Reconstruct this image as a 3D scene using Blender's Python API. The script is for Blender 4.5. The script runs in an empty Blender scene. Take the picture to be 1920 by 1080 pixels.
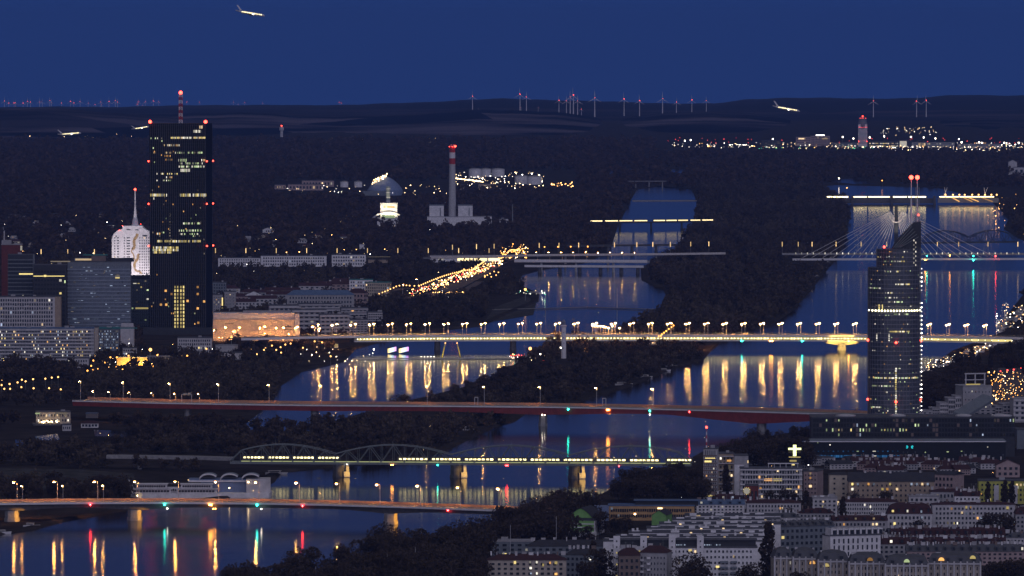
import bpy, math, random
import numpy as np
from mathutils import Vector
rnd = random.Random(7)
nrs = np.random.RandomState(11)
SC = bpy.context.scene
COL = SC.collection
F = 13889.0; H = 322.0; AZ = math.atan(496.0 / F)
CA, SA = math.cos(AZ), math.sin(AZ)
# ---------------------------------------------------------------- camera, sky, light, exposure
cam = bpy.data.cameras.new('camera'); camo = bpy.data.objects.new('camera', cam); COL.objects.link(camo)
cam.sensor_width = 36; cam.lens = F / 1920 * 36; cam.clip_start = 20; cam.clip_end = 250000
camo.location = (0, 0, H); camo.rotation_euler = (math.pi / 2 - AZ, 0, 0)
SC.camera = camo
W = bpy.data.worlds.new('World'); SC.world = W; W.use_nodes = True
wn = W.node_tree.nodes; wl = W.node_tree.links; wn.clear()
sky = wn.new('ShaderNodeTexSky'); sky.sky_type = 'NISHITA'; sky.sun_disc = False
sky.sun_elevation = math.radians(3.0); sky.sun_rotation = math.pi; sky.altitude = 300
sky.ozone_density = 10.0; sky.dust_density = 0.0
bg = wn.new('ShaderNodeBackground'); bg.inputs[1].default_value = 0.1
tc_ = wn.new('ShaderNodeTexCoord'); sx_ = wn.new('ShaderNodeSeparateXYZ'); rp_ = wn.new('ShaderNodeValToRGB')   # dusk colours by height above the horizon
el_ = rp_.color_ramp.elements
for pos, c in ((0.0, (.135, .385, 1.66)), (.010, (.13, .37, 1.60)), (.028, (.25, .28, .86)), (.06, (.36, .30, .56)), (.16, (.36, .36, .72))):
    e_ = el_[0] if pos == 0 else (el_[1] if pos == .16 else el_.new(pos)); e_.position = pos; e_.color = c + (1,)
add_ = wn.new('ShaderNodeMixRGB'); add_.blend_type = 'ADD'; add_.inputs[0].default_value = .03
wo = wn.new('ShaderNodeOutputWorld')
wl.new(tc_.outputs['Generated'], sx_.inputs[0]); wl.new(sx_.outputs[2], rp_.inputs[0])
wl.new(rp_.outputs[0], add_.inputs[1]); wl.new(sky.outputs[0], add_.inputs[2]); wl.new(add_.outputs[0], bg.inputs[0]); wl.new(bg.outputs[0], wo.inputs[0])
sl = bpy.data.lights.new('twilight_glow', 'SUN'); slo = bpy.data.objects.new('twilight_glow', sl); COL.objects.link(slo)
sl.energy = 1.12; sl.angle = math.radians(100); sl.color = (0.73, 0.72, 1.0)
slo.rotation_euler = (math.radians(90 - 22), 0, math.radians(14))
SC.view_settings.view_transform = 'Standard'; SC.view_settings.look = 'None'
SC.view_settings.exposure = 0.0; SC.view_settings.gamma = 1
cy = SC.cycles
cy.max_bounces = 4; cy.diffuse_bounces = 1; cy.glossy_bounces = 2; cy.transmission_bounces = 2; cy.volume_bounces = 0
cy.use_denoising = True; cy.denoiser = 'OPENIMAGEDENOISE'; cy.caustics_reflective = False; cy.caustics_refractive = False
cy.sample_clamp_indirect = 8

# ---------------------------------------------------------------- geometry of the view
def ray(px, py):
    xc = (px - 960) / F; yc = (540 - py) / F
    return (xc, CA + yc * SA, -SA + yc * CA)
def G(px, py, z=0.0):
    d = ray(px, py); t = (z - H) / d[2]
    return Vector((d[0] * t, d[1] * t, z))
def at(px, py, D):
    d = ray(px, py); t = D / d[1]
    return Vector((d[0] * t, D, H + d[2] * t))
def dist(py, z=0.0): return G(960, py, z).y
def S(D): return D / F
def proj(x, y, z=0.0):
    zz = z - H; dep = y * CA - zz * SA; up = y * SA + zz * CA
    return 960 + F * x / dep, 540 - F * up / dep
def inpoly(px, py, poly):
    c = False; n = len(poly); j = n - 1
    for i in range(n):
        xi, yi = poly[i]; xj, yj = poly[j]
        if (yi > py) != (yj > py) and px < (xj - xi) * (py - yi) / (yj - yi) + xi: c = not c
        j = i
    return c

# ---------------------------------------------------------------- objects
def tag(o, label=None, cat=None, group=None, kind=None):
    if label: o['label'] = label
    if cat: o['category'] = cat
    if group: o['group'] = group
    if kind: o['kind'] = kind
    return o
def thing(name, label, cat, loc=(0, 0, 0), rz=0.0, group=None):
    o = bpy.data.objects.new(name, None); COL.objects.link(o)
    o.location = loc; o.rotation_euler = (0, 0, rz); o.empty_display_size = 5
    return tag(o, label, cat, group)
def inst(name, me, parent=None, loc=(0, 0, 0), rz=0.0, sc=None):
    o = bpy.data.objects.new(name, me); COL.objects.link(o)
    o.location = loc; o.rotation_euler = (0, 0, rz)
    if sc is not None: o.scale = sc
    if parent is not None: o.parent = parent
    return o
def origin_of(p):
    v = Vector((0, 0, 0))
    while p is not None:
        v = v + Vector(p.location); p = p.parent
    return v
class MB:
    def __init__(s): s.v = []; s.f = []; s.m = []
    def face(s, pts, mi=0):
        b = len(s.v); s.v += [tuple(p) for p in pts]; s.f.append(tuple(range(b, b + len(pts)))); s.m.append(mi)
    def box(s, c, d, mi=0, rz=0.0):
        b = len(s.v); cr, sr = math.cos(rz), math.sin(rz)
        for dz in (-.5, .5):
            for dx, dy in ((-.5, -.5), (.5, -.5), (.5, .5), (-.5, .5)):
                x = dx * d[0]; y = dy * d[1]
                s.v.append((c[0] + x * cr - y * sr, c[1] + x * sr + y * cr, c[2] + dz * d[2]))
        for q in ((3, 2, 1, 0), (4, 5, 6, 7), (0, 1, 5, 4), (1, 2, 6, 5), (2, 3, 7, 6), (3, 0, 4, 7)):
            s.f.append(tuple(b + i for i in q)); s.m.append(mi)
    def prism(s, poly, z0, z1, mi=0, cap=None):
        b = len(s.v); n = len(poly)
        s.v += [(p[0], p[1], z0) for p in poly] + [(p[0], p[1], z1) for p in poly]
        for i in range(n):
            j = (i + 1) % n; s.f.append((b + i, b + j, b + n + j, b + n + i)); s.m.append(mi)
        s.f.append(tuple(b + n + i for i in range(n))); s.m.append(mi if cap is None else cap)
        s.f.append(tuple(b + n - 1 - i for i in range(n))); s.m.append(mi)
    def tube(s, pts, r0, r1=None, n=6, mi=0, capped=True):
        r1 = r0 if r1 is None else r1
        b = len(s.v); k = len(pts); pts = [Vector(p) for p in pts]
        for i, p in enumerate(pts):
            t = (pts[min(i + 1, k - 1)] - pts[max(i - 1, 0)]).normalized()
            up = Vector((0, 0, 1)) if abs(t.z) < .9 else Vector((1, 0, 0))
            u = t.cross(up).normalized(); w = u.cross(t); r = r0 + (r1 - r0) * i / max(1, k - 1)
            for a in range(n):
                q = p + u * (r * math.cos(2 * math.pi * a / n)) + w * (r * math.sin(2 * math.pi * a / n)); s.v.append(tuple(q))
        for i in range(k - 1):
            for a in range(n):
                c = (a + 1) % n
                s.f.append((b + i * n + a, b + i * n + c, b + (i + 1) * n + c, b + (i + 1) * n + a)); s.m.append(mi)
        if capped:
            s.f.append(tuple(b + n - 1 - a for a in range(n))); s.m.append(mi)
            s.f.append(tuple(b + (k - 1) * n + a for a in range(n))); s.m.append(mi)
    def lathe(s, c, prof, n=16, mi=0):
        b = len(s.v); k = len(prof)
        for r, z in prof:
            for a in range(n):
                s.v.append((c[0] + r * math.cos(2 * math.pi * a / n), c[1] + r * math.sin(2 * math.pi * a / n), c[2] + z))
        for i in range(k - 1):
            for a in range(n):
                d = (a + 1) % n
                s.f.append((b + i * n + a, b + i * n + d, b + (i + 1) * n + d, b + (i + 1) * n + a)); s.m.append(mi)
        s.f.append(tuple(b + n - 1 - a for a in range(n))); s.m.append(mi)
        s.f.append(tuple(b + (k - 1) * n + a for a in range(n))); s.m.append(mi)
    def ball(s, c, r, mi=0, n=8, sq=1.0):
        pr = [(max(.02, r * math.sin(math.pi * i / 6)), -r * sq * math.cos(math.pi * i / 6)) for i in range(7)]
        s.lathe(c, pr, n, mi)
    def sweep(s, path, prof, mi=0):
        """prof: closed (u, w) section, u horizontal across the path, w up; path: world points"""
        b = len(s.v); n = len(prof); k = len(path); path = [Vector(p) for p in path]
        for i, p in enumerate(path):
            t = path[min(i + 1, k - 1)] - path[max(i - 1, 0)]; t.z = 0; t.normalize(); nn = Vector((-t.y, t.x, 0))
            for u, w in prof: s.v.append(tuple(p + nn * u + Vector((0, 0, w))))
        for i in range(k - 1):
            for a in range(n):
                c = (a + 1) % n
                s.f.append((b + i * n + a, b + (i + 1) * n + a, b + (i + 1) * n + c, b + i * n + c)); s.m.append(mi)
        s.f.append(tuple(b + a for a in range(n))); s.m.append(mi)
        s.f.append(tuple(b + (k - 1) * n + n - 1 - a for a in range(n))); s.m.append(mi)
    def mesh(s, name, mats, org=Vector((0, 0, 0)), smooth=False):
        me = bpy.data.meshes.new(name)
        me.from_pydata([(x - org.x, y - org.y, z - org.z) for x, y, z in s.v], [], s.f)
        for q in (mats if isinstance(mats, (list, tuple)) else [mats]): me.materials.append(mt(q))
        if len(me.materials) > 1: me.polygons.foreach_set('material_index', s.m)
        if smooth: me.polygons.foreach_set('use_smooth', [True] * len(me.polygons))
        me.update(); return me
    def build(s, name, mats, parent=None, world=True, smooth=False):
        """world: the points are world points, else they are in the parent's frame"""
        org = origin_of(parent) if world and parent is not None else Vector((0, 0, 0))
        return inst(name, s.mesh(name, mats, org, smooth), parent)

# ---------------------------------------------------------------- materials
def lin(h):
    r = [int(h[i:i + 2], 16) / 255 for i in (0, 2, 4)]
    return tuple(c / 12.92 if c <= .04045 else ((c + .055) / 1.055) ** 2.4 for c in r) + (1,)
MATS = {}
def surf(name, base, rough=.75, var=.25, scale=.08, metal=0.0, spec=.3, streak=1.0):
    m = bpy.data.materials.new(name); m.use_nodes = True; nt = m.node_tree; p = nt.nodes['Principled BSDF']
    p.inputs['Roughness'].default_value = rough; p.inputs['Metallic'].default_value = metal
    p.inputs['Specular IOR Level'].default_value = spec
    tc = nt.nodes.new('ShaderNodeTexCoord'); mp = nt.nodes.new('ShaderNodeMapping'); mp.inputs['Scale'].default_value = (scale, scale, scale * streak)
    nz = nt.nodes.new('ShaderNodeTexNoise'); nz.inputs['Detail'].default_value = 6; nz.inputs['Roughness'].default_value = .65
    nz.inputs['Scale'].default_value = 3
    cr = nt.nodes.new('ShaderNodeValToRGB'); b = Vector(base[:3])
    cr.color_ramp.elements[0].position = .3; cr.color_ramp.elements[1].position = .72
    cr.color_ramp.elements[0].color = tuple(b * (1 - var)) + (1,); cr.color_ramp.elements[1].color = tuple(b * (1 + var)) + (1,)
    nt.links.new(tc.outputs['Object'], mp.inputs[0]); nt.links.new(mp.outputs[0], nz.inputs[0])
    nt.links.new(nz.outputs[0], cr.inputs[0]); nt.links.new(cr.outputs[0], p.inputs['Base Color'])
    MATS[name] = m; return m
def glow(name, col, k, rand=0.0, sample=False):
    """something that gives off light; rand: how much single lamps or windows differ"""
    m = bpy.data.materials.new(name); m.use_nodes = True; nt = m.node_tree; nt.nodes.clear()
    e = nt.nodes.new('ShaderNodeEmission'); e.inputs[0].default_value = tuple(col[:3]) + (1,); e.inputs[1].default_value = k
    o = nt.nodes.new('ShaderNodeOutputMaterial'); nt.links.new(e.outputs[0], o.inputs[0])
    if rand:
        oi = nt.nodes.new('ShaderNodeObjectInfo'); ge = nt.nodes.new('ShaderNodeNewGeometry')
        a = nt.nodes.new('ShaderNodeMath'); a.operation = 'ADD'; fr = nt.nodes.new('ShaderNodeMath'); fr.operation = 'FRACT'
        pw = nt.nodes.new('ShaderNodeMath'); pw.operation = 'POWER'; pw.inputs[1].default_value = 1.6
        mr = nt.nodes.new('ShaderNodeMapRange'); mr.inputs[3].default_value = k * (1 - rand); mr.inputs[4].default_value = k * (1 + rand)
        nt.links.new(oi.outputs['Random'], a.inputs[0]); nt.links.new(ge.outputs['Random Per Island'], a.inputs[1])
        nt.links.new(a.outputs[0], fr.inputs[0]); nt.links.new(fr.outputs[0], pw.inputs[0]); nt.links.new(pw.outputs[0], mr.inputs[0])
        nt.links.new(mr.outputs[0], e.inputs[1])
    m.cycles.emission_sampling = 'AUTO' if sample else 'NONE'
    MATS[name] = m; return m
def mt(n): return MATS[n]
surf('foliage', (.100, .074, .058), .8, .45, .5, spec=.1)
surf('foliage_mid', (.112, .082, .062), .8, .4, .3, spec=.1)
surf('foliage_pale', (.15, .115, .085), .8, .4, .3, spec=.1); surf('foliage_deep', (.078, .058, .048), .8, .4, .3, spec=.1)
surf('foliage_far', (.125, .085, .062), .9, .45, .02, spec=.0)
for n_ in ('foliage', 'foliage_mid', 'foliage_far', 'foliage_pale', 'foliage_deep'):          # leaves let light through
    nt_ = MATS[n_].node_tree; tl_ = nt_.nodes.new('ShaderNodeBsdfTranslucent'); ms_ = nt_.nodes.new('ShaderNodeMixShader'); ms_.inputs[0].default_value = .45; pb_ = nt_.nodes['Principled BSDF']
    nt_.links.new(pb_.inputs['Base Color'].links[0].from_socket, tl_.inputs[0]); nt_.links.new(pb_.outputs[0], ms_.inputs[1]); nt_.links.new(tl_.outputs[0], ms_.inputs[2]); nt_.links.new(ms_.outputs[0], nt_.nodes['Material Output'].inputs[0])
surf('bark', (.05, .045, .04), .9)
surf('ground', (.050, .041, .037), .95, .5, .01, spec=0)
surf('meadow', (.075, .07, .066), .95, .5, .03, spec=0)
surf('asphalt', (.09, .085, .08), .9, .3, .1)
surf('road_pale', (.24, .22, .20), .85, .25, .1)
surf('sett', (.12, .095, .09), .9, .3, .1)
surf('concrete', (.28, .27, .27), .8, .3, .15)
surf('concrete_dark', (.11, .105, .11), .8, .35, .15)
surf('concrete_pale', (.46, .45, .46), .75, .2, .15)
surf('steel', (.25, .28, .28), .5, .25, .3)
surf('steel_truss', (.17, .19, .19), .5, .25, .3)
surf('steel_dark', (.05, .055, .06), .5, .25, .3)
surf('red_girder', (.24, .05, .045), .55, .25, .1)
surf('barrier', (.44, .25, .16), .8, .25, .2)
surf('white', (.70, .68, .70), .6, .12, .1)
surf('white_warm', (.58, .54, .52), .7, .15, .1)
surf('cable', (.75, .72, .72), .5, .05, .1)
surf('red_paint', (.42, .04, .035), .5, .15, .2)
surf('yellow_paint', (.62, .50, .05), .5, .15, .2)
glow('lamp_amber', (1, .40, .08), 4.5, 0, True)
glow('lamp_warm', (1, .50, .15), 4, 0, True)
glow('lamp_white', (1, .86, .70), 14, 0, True)
glow('down_amber', (1, .40, .09), 1000, 0, True); glow('down_warm', (1, .48, .14), 800, 0, True)
glow('down_mast', (1, .40, .09), 480, 0, True)
glow('lamp_column', (1, .66, .28), 1.6, .4)
glow('spark_amber', (1, .50, .15), 9, .9); glow('spark_warm', (1, .70, .36), 10, .9)
glow('spark_white', (1, .93, .82), 12, .9); glow('spark_cool', (.7, .85, 1), 8, .9)
glow('spark_red', (1, .06, .05), 8, .5); glow('spark_green', (.15, 1, .55), 5, .7)
glow('beacon_red', (1, .05, .03), 13, 0, False)
glow('beacon_dim', (1, .05, .03), 5)
glow('nav_red', (1, .03, .03), 42, 0, True); glow('nav_green', (.02, .85, .62), 34, 0, True)
glow('nav_amber', (1, .36, .05), 38, 0, True); glow('nav_white', (1, .9, .75), 25, 0, True)
glow('lit_warm', (1, .72, .40), 1.0, .75); glow('lit_yellow', (1, .78, .28), .9, .6)
glow('lit_white', (1, .93, .78), .95, .75); glow('lit_cool', (.62, .74, 1), .5, .8)
glow('lit_green', (.80, 1, .52), .75, .8); glow('lit_amber', (1, .50, .14), .9, .7)
glow('lit_dim', (.75, .62, .45), .16, .9); glow('gallery', (1, .80, .30), .95, .35, True)
glow('gallery_dot', (1, .90, .55), 9, .2)
glow('train_window', (1, .84, .40), 3.6, .35, True)
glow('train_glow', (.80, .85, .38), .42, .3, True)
glow('dam_light', (1, .80, .40), 7, .3, True); glow('line_light', (1, .78, .38), 2.6, .3, True)
glow('cross_glow', (.95, 1, .42), 2.4)
glow('screen_cyan', (.03, .8, .9), 1.1, .3); glow('screen_blue', (.05, .22, .55), .35, .7)
glow('screen_rainbow', (1, .85, .9), 2.5, .3, True)
LIT = ['lit_warm', 'lit_warm', 'lit_yellow', 'lit_white', 'lit_white', 'lit_amber', 'lit_dim', 'lit_cool']
OFFICE = ['lit_white', 'lit_white', 'lit_green', 'lit_yellow', 'lit_dim', 'lit_dim']

def water_mat():
    m = bpy.data.materials.new('water'); m.use_nodes = True; nt = m.node_tree; nt.nodes.clear(); N = nt.nodes.new; K = nt.links.new
    out = N('ShaderNodeOutputMaterial'); mix = N('ShaderNodeMixShader'); df = N('ShaderNodeBsdfDiffuse'); gl = N('ShaderNodeBsdfGlossy'); fr = N('ShaderNodeFresnel')
    gl.distribution = 'BECKMANN'; df.inputs[0].default_value = (.022, .020, .026, 1); gl.inputs['Color'].default_value = (.92, .92, .92, 1); fr.inputs[0].default_value = 1.33
    ge = N('ShaderNodeNewGeometry'); fac = []
    for sx, sy, rot, det in ((.0035, .010, .10, 5), (.02, .06, -.06, 3)):
        mp = N('ShaderNodeMapping'); mp.inputs['Scale'].default_value = (sx, sy, 0); mp.inputs['Rotation'].default_value = (0, 0, rot)
        nz = N('ShaderNodeTexNoise'); nz.inputs['Scale'].default_value = 1; nz.inputs['Detail'].default_value = det
        K(ge.outputs['Position'], mp.inputs[0]); K(mp.outputs[0], nz.inputs[0]); fac.append(nz.outputs[0])
    mr = N('ShaderNodeMapRange'); mr.inputs[1].default_value = .3; mr.inputs[2].default_value = .7; mr.inputs[3].default_value = WR[0]; mr.inputs[4].default_value = WR[1]
    av = N('ShaderNodeMixRGB'); av.inputs[0].default_value = .35; K(fac[0], av.inputs[1]); K(fac[1], av.inputs[2]); K(av.outputs[0], mr.inputs[0]); K(mr.outputs[0], gl.inputs['Roughness'])
    bp = N('ShaderNodeBump'); bp.inputs['Strength'].default_value = .12; bp.inputs['Distance'].default_value = .04; K(fac[1], bp.inputs['Height']); K(bp.outputs[0], gl.inputs['Normal'])
    K(fr.outputs[0], mix.inputs[0]); K(df.outputs[0], mix.inputs[1]); K(gl.outputs[0], mix.inputs[2]); K(mix.outputs[0], out.inputs[0])
    MATS['water'] = m
WR = (.10, .145)
water_mat()

# ---------------------------------------------------------------- ground, water, hills
gm = MB(); gm.face([(-60000, -200, 0), (60000, -200, 0), (60000, 70000, 0), (-60000, 70000, 0)])
tag(gm.build('ground', 'ground'), kind='structure')
MAIN = [(-60, 1012), (60, 992), (120, 976), (230, 958), (300, 948), (420, 935), (505, 905), (520, 886), (640, 874), (780, 860), (830, 846),
        (870, 826), (920, 802), (960, 790), (990, 768), (1080, 755), (1170, 727), (1215, 709), (1262, 690), (1312, 676), (1325, 660),
        (1350, 640), (1440, 611), (1482, 582), (1515, 545), (1543, 510), (1562, 488), (1578, 460), (1584, 430), (1592, 400),
        (1580, 375), (1530, 352), (1560, 347), (1760, 352), (1860, 376), (1896, 410), (1886, 430), (1920, 450), (1990, 480), (1980, 530), (1925, 552),
        (1895, 590), (1890, 622), (1790, 660), (1735, 700), (1700, 775), (1560, 800), (1500, 812), (1400, 830), (1322, 850), (1258, 886), (1180, 906), (1128, 932),
        (1085, 948), (1010, 968), (940, 988), (880, 1010), (790, 1036), (700, 1062), (640, 1085), (560, 1115), (520, 1140), (-60, 1190)]
NEW = [(440, 806), (505, 752), (517, 726), (560, 697), (640, 678), (660, 655), (700, 644), (800, 622), (900, 611), (942, 592), (1004, 566), (1006, 552),
       (965, 532), (975, 516), (1012, 506), (1100, 492), (1140, 470), (1152, 430), (1172, 390), (1190, 356), (1230, 350), (1300, 355), (1312, 382), (1302, 420), (1284, 450),
       (1268, 474), (1206, 502), (1208, 526), (1250, 545), (1258, 560), (1242, 590), (1190, 611), (1150, 622), (1058, 642), (1000, 665),
       (958, 692), (900, 722), (800, 747), (760, 757), (640, 790), (590, 808)]
PONDS = [[(28, 824), (62, 828), (58, 838), (30, 836)], [(66, 818), (108, 813), (112, 824), (70, 832)], [(176, 806), (246, 808), (240, 819), (178, 818)],
         [(1130, 318), (1160, 313), (1184, 314), (1178, 325), (1140, 327)], [(1238, 318), (1285, 316), (1295, 322), (1270, 334), (1244, 326)],
         [(1540, 338), (1600, 345), (1640, 344), (1600, 334)]]
wm = MB()
for poly in [MAIN, NEW] + PONDS:
    pts = [G(x, y, .3) for x, y in poly]
    wm.face(pts if sum((pts[i - 1].x * pts[i].y - pts[i].x * pts[i - 1].y) for i in range(len(pts))) > 0 else pts[::-1])
tag(wm.build('water', 'water'), kind='structure')
def bank(poly, hgt, wid):
    b = MB(); pts = [G(x, y, 0) for x, y in poly]
    b.sweep(pts, [(-wid, -.5), (-wid * .3, hgt), (wid * .8, hgt), (wid * 1.6, -.5)])
    return b
for a, bb, nm in ((0, 33, 'island bank'), (33, 62, 'right bank')):
    tag(bank(MAIN[a:bb], 1.6, 5).build('river_bank', 'ground'), kind='structure')
tag(bank(NEW, 1.6, 5).build('river_bank', 'ground'), kind='structure')
# ---------------------------------------------------------------- far hills
def land_mat(name, dark, pale, cell, cut):
    m = bpy.data.materials.new(name); m.use_nodes = True; nt = m.node_tree; p = nt.nodes['Principled BSDF']
    p.inputs['Roughness'].default_value = .95; p.inputs['Specular IOR Level'].default_value = 0
    ge = nt.nodes.new('ShaderNodeNewGeometry'); mp = nt.nodes.new('ShaderNodeMapping'); mp.inputs['Scale'].default_value = (1 / cell, .5 / cell, 0)
    mp.inputs['Rotation'].default_value = (0, 0, .5)
    vo = nt.nodes.new('ShaderNodeTexVoronoi'); vo.inputs['Scale'].default_value = 1
    sp = nt.nodes.new('ShaderNodeSeparateColor'); cr = nt.nodes.new('ShaderNodeValToRGB')
    e = cr.color_ramp.elements; e[0].position = cut; e[0].color = dark + (1,); e[1].position = 1; e[1].color = pale + (1,)
    nz = nt.nodes.new('ShaderNodeTexNoise'); nz.inputs['Scale'].default_value = .0012; nz.inputs['Detail'].default_value = 3
    mr = nt.nodes.new('ShaderNodeMapRange'); mr.inputs[1].default_value = .42; mr.inputs[2].default_value = .58
    mx = nt.nodes.new('ShaderNodeMixRGB'); mx.inputs[1].default_value = dark + (1,)
    nt.links.new(ge.outputs['Position'], mp.inputs[0]); nt.links.new(mp.outputs[0], vo.inputs[0]); nt.links.new(vo.outputs['Color'], sp.inputs[0])
    nt.links.new(sp.outputs[0], cr.inputs[0]); nt.links.new(cr.outputs[0], mx.inputs[2])
    nt.links.new(ge.outputs['Position'], nz.inputs[0]); nt.links.new(nz.outputs[0], mr.inputs[0]); nt.links.new(mr.outputs[0], mx.inputs[0])
    nt.links.new(mx.outputs[0], p.inputs['Base Color']); MATS[name] = m
land_mat('hill_land', (.016, .014, .018), (.15, .125, .15), 900, .36)
land_mat('hill_far', (.03, .027, .035), (.08, .065, .075), 1500, .45)
def far_drop(D): return -.0000007 * max(0, D - 22000) ** 2
class Ridge:
    def __init__(s, prof, D0, D1, D2, m, seed):
        s.x = [p[0] for p in prof]; s.y = [p[1] for p in prof]; s.D0, s.D1, s.D2 = D0, D1, D2; s.ph = seed
        xs = np.arange(s.x[0], s.x[-1] + 1, 9.0); rows = [0, .15, .3, .45, .6, .75, .88, 1.0, 1.15, 1.5]
        b = MB(); n = len(xs)
        for t in rows:
            D = D0 + (D1 - D0) * t if t <= 1 else D1 + (D2 - D1) * (t - 1) * 2
            for px in xs: b.v.append((s.X(px, D), D, s.z(px, D)))
        for r in range(len(rows) - 1):
            for i in range(n - 1): b.f.append((r * n + i, r * n + i + 1, (r + 1) * n + i + 1, (r + 1) * n + i)); b.m.append(0)
        tag(b.build('hills', m, smooth=True), kind='structure')
    def X(s, px, D): return (px - 960) / F * D / CA
    def z(s, px, D):
        yc = float(np.interp(px, s.x, s.y)) + .7 * math.sin(px * .031 + s.ph) + .5 * math.sin(px * .083 + 2 * s.ph) + .25 * math.sin(px * .31 + s.ph)
        top = at(960, yc, s.D1).z; edge = min(1, max(0, (px - s.x[0]) / 60), max(0, (s.x[-1] - px) / 60))
        base = far_drop(D) - 3
        if D <= s.D1: t = max(0, (D - s.D0) / (s.D1 - s.D0)); k = t * t * (3 - 2 * t) * .5 + t * .5
        else: k = max(0, 1 - (D - s.D1) / (s.D2 - s.D1)); k = k * k
        return base + (max(top - far_drop(s.D1), -5)) * k * (.15 + .85 * edge) 
    def seat(s, px, yb):
        D = s.D0
        while D < s.D1:
            if proj(s.X(px, D), D, s.z(px, D))[1] <= yb: break
            D += 150
        return Vector((s.X(px, D), D, s.z(px, D)))
R4 = Ridge([(-1100, 209), (-120, 211), (200, 211), (300, 209), (400, 206), (560, 207), (680, 205), (780, 200), (860, 195), (940, 192), (1000, 193), (1100, 197),
            (1200, 200), (1290, 203), (1340, 203), (1400, 193), (1460, 190), (1600, 191), (1720, 191), (1780, 185), (1820, 183), (1880, 185), (2040, 187), (3000, 190)],
           24500, 40000, 56000, 'hill_far', 1)
R1 = Ridge([(-1000, 206), (-120, 204), (0, 203), (60, 201), (120, 202), (170, 206), (220, 210), (270, 215), (330, 219), (420, 224), (560, 230)], 20300, 24000, 26000, 'hill_land', 2)
R2 = Ridge([(140, 218), (200, 214), (300, 213), (380, 209), (480, 209), (560, 214), (640, 216), (720, 214), (800, 210), (860, 206), (900, 204), (960, 205),
            (1000, 206), (1040, 209), (1080, 213), (1120, 220), (1200, 226)], 20600, 26000, 29000, 'hill_land', 3)
R3 = Ridge([(1040, 227), (1100, 224), (1180, 217), (1240, 212), (1300, 208), (1340, 207), (1400, 211), (1460, 217), (1520, 223), (1700, 226), (1740, 219),
            (1780, 217), (1850, 216), (2040, 214), (2900, 216)], 20900, 26500, 30000, 'hill_land', 4)
bpy.data.objects.remove(bpy.data.objects['ground'])
gm = MB(); ds = [-300, 2000, 8000, 16000, 21000, 23000, 25000, 28000, 32000, 38000, 46000, 60000]
for D in ds:
    for X in (-40000, 40000): gm.v.append((X, D, far_drop(D)))
for i in range(len(ds) - 1): gm.f.append((2 * i, 2 * i + 1, 2 * i + 3, 2 * i + 2)); gm.m.append(0)
tag(gm.build('ground', 'ground'), kind='structure')

# ---------------------------------------------------------------- wind turbines on the ridges
def turbine_meshes():
    t = MB(); t.lathe((0, 0, 0), [(2.6, 0), (2.2, 30), (1.7, 60), (1.3, 78)], 10); n = MB(); n.box((0, 0, 79.4), (3.4, 9, 3.4))
    n.lathe((0, -5.2, 79.4), [(.4, -1.4), (1.5, -.6), (1.5, .6), (.4, 1.4)], 8)
    b = []
    for k in range(3):
        q = MB(); a = 2 * math.pi * k / 3; u = Vector((math.sin(a), 0, math.cos(a))); c = Vector((0, -5.6, 79.4))
        w = Vector((math.cos(a), 0, -math.sin(a)))
        for j in range(5):
            r = 1 + j * 8.5; h = (.8, 1.5, 1.1, .7, .2)[j]
            for e, d in ((-h, 0), (0, .35), (h, 0), (0, -.35)): q.v.append(tuple(c + u * r + w * e + Vector((0, d, 0))))
        for j in range(4):
            for e in range(4): q.f.append((j * 4 + e, j * 4 + (e + 1) % 4, j * 4 + 4 + (e + 1) % 4, j * 4 + 4 + e)); q.m.append(0)
        q.f.append((16, 17, 18, 19)); q.m.append(0)
        b.append(q.mesh('blade', 'white'))
    l = MB(); l.ball((0, 1.5, 82.6), 1.7, 0, 6)
    return t.mesh('tower', 'white'), n.mesh('nacelle', 'white'), b, l.mesh('beacon', 'beacon_red')
TM = turbine_meshes()
def turbine(p, sc, label, group):
    t = thing('wind_turbine', label, 'wind turbine', p, rnd.uniform(-.5, .5), group); t.scale = (sc, sc, sc)
    inst('tower', TM[0], t); inst('nacelle', TM[1], t); inst('beacon', TM[3], t)
    for b in TM[2]: inst('blade', b, t)
for px, yt, yb in ((886, 178, 205), (975, 174, 205), (987, 179, 205), (1048, 186, 211), (1062, 187, 212), (1069, 180, 212), (1075, 176, 213), (1083, 187, 216),
                   (1090, 203, 217), (1115, 181, 217), (1170, 183, 215), (1199, 186, 216), (1242, 182, 215), (1268, 189, 213), (1297, 185, 210), (1324, 186, 208),
                   (1009, 199, 208), (977, 199, 206), (897, 201, 206), (1637, 187, 217), (1718, 187, 217), (1736, 186, 217)):
    p = R4.seat(px, yb + 3); turbine(p, (yb - yt) * S(p.y) / 82, 'pale wind turbine with a red lamp on the ridge right of the chimney', 'large wind turbines on the far ridge')
for px, yt in ((9, 189), (17, 193), (27, 193), (30, 192), (44, 193), (52, 190), (58, 191), (75, 190), (80, 191), (94, 189), (97, 191), (116, 193), (133, 190), (139, 193), (151, 190), (166, 193),
               (179, 196), (190, 191), (191, 197), (205, 190), (217, 189), (221, 191), (258, 196), (260, 191), (268, 197), (273, 191), (288, 189), (298, 191), (351, 191), (374, 192),
               (438, 191), (447, 195), (459, 192), (493, 193), (636, 192), (10, 201), (29, 200), (131, 201), (640, 193),
               (1193, 199), (1210, 200), (1224, 199), (1231, 198), (1252, 200), (1278, 199), (1284, 198), (1290, 199), (1310, 199), (1331, 199), (1344, 199), (1360, 200), (1367, 198), (1371, 199), (1391, 198)):
    p = R4.seat(px, 212); p = Vector((R4.X(px, 39000), 39000, R4.z(px, 39000) - 4)); h = H - (yt - 44) * S(39000) - p.z
    if h > 20: turbine(p, h / 82, 'tiny wind turbine with a red lamp along the skyline', 'small wind turbines along the skyline')

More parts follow.
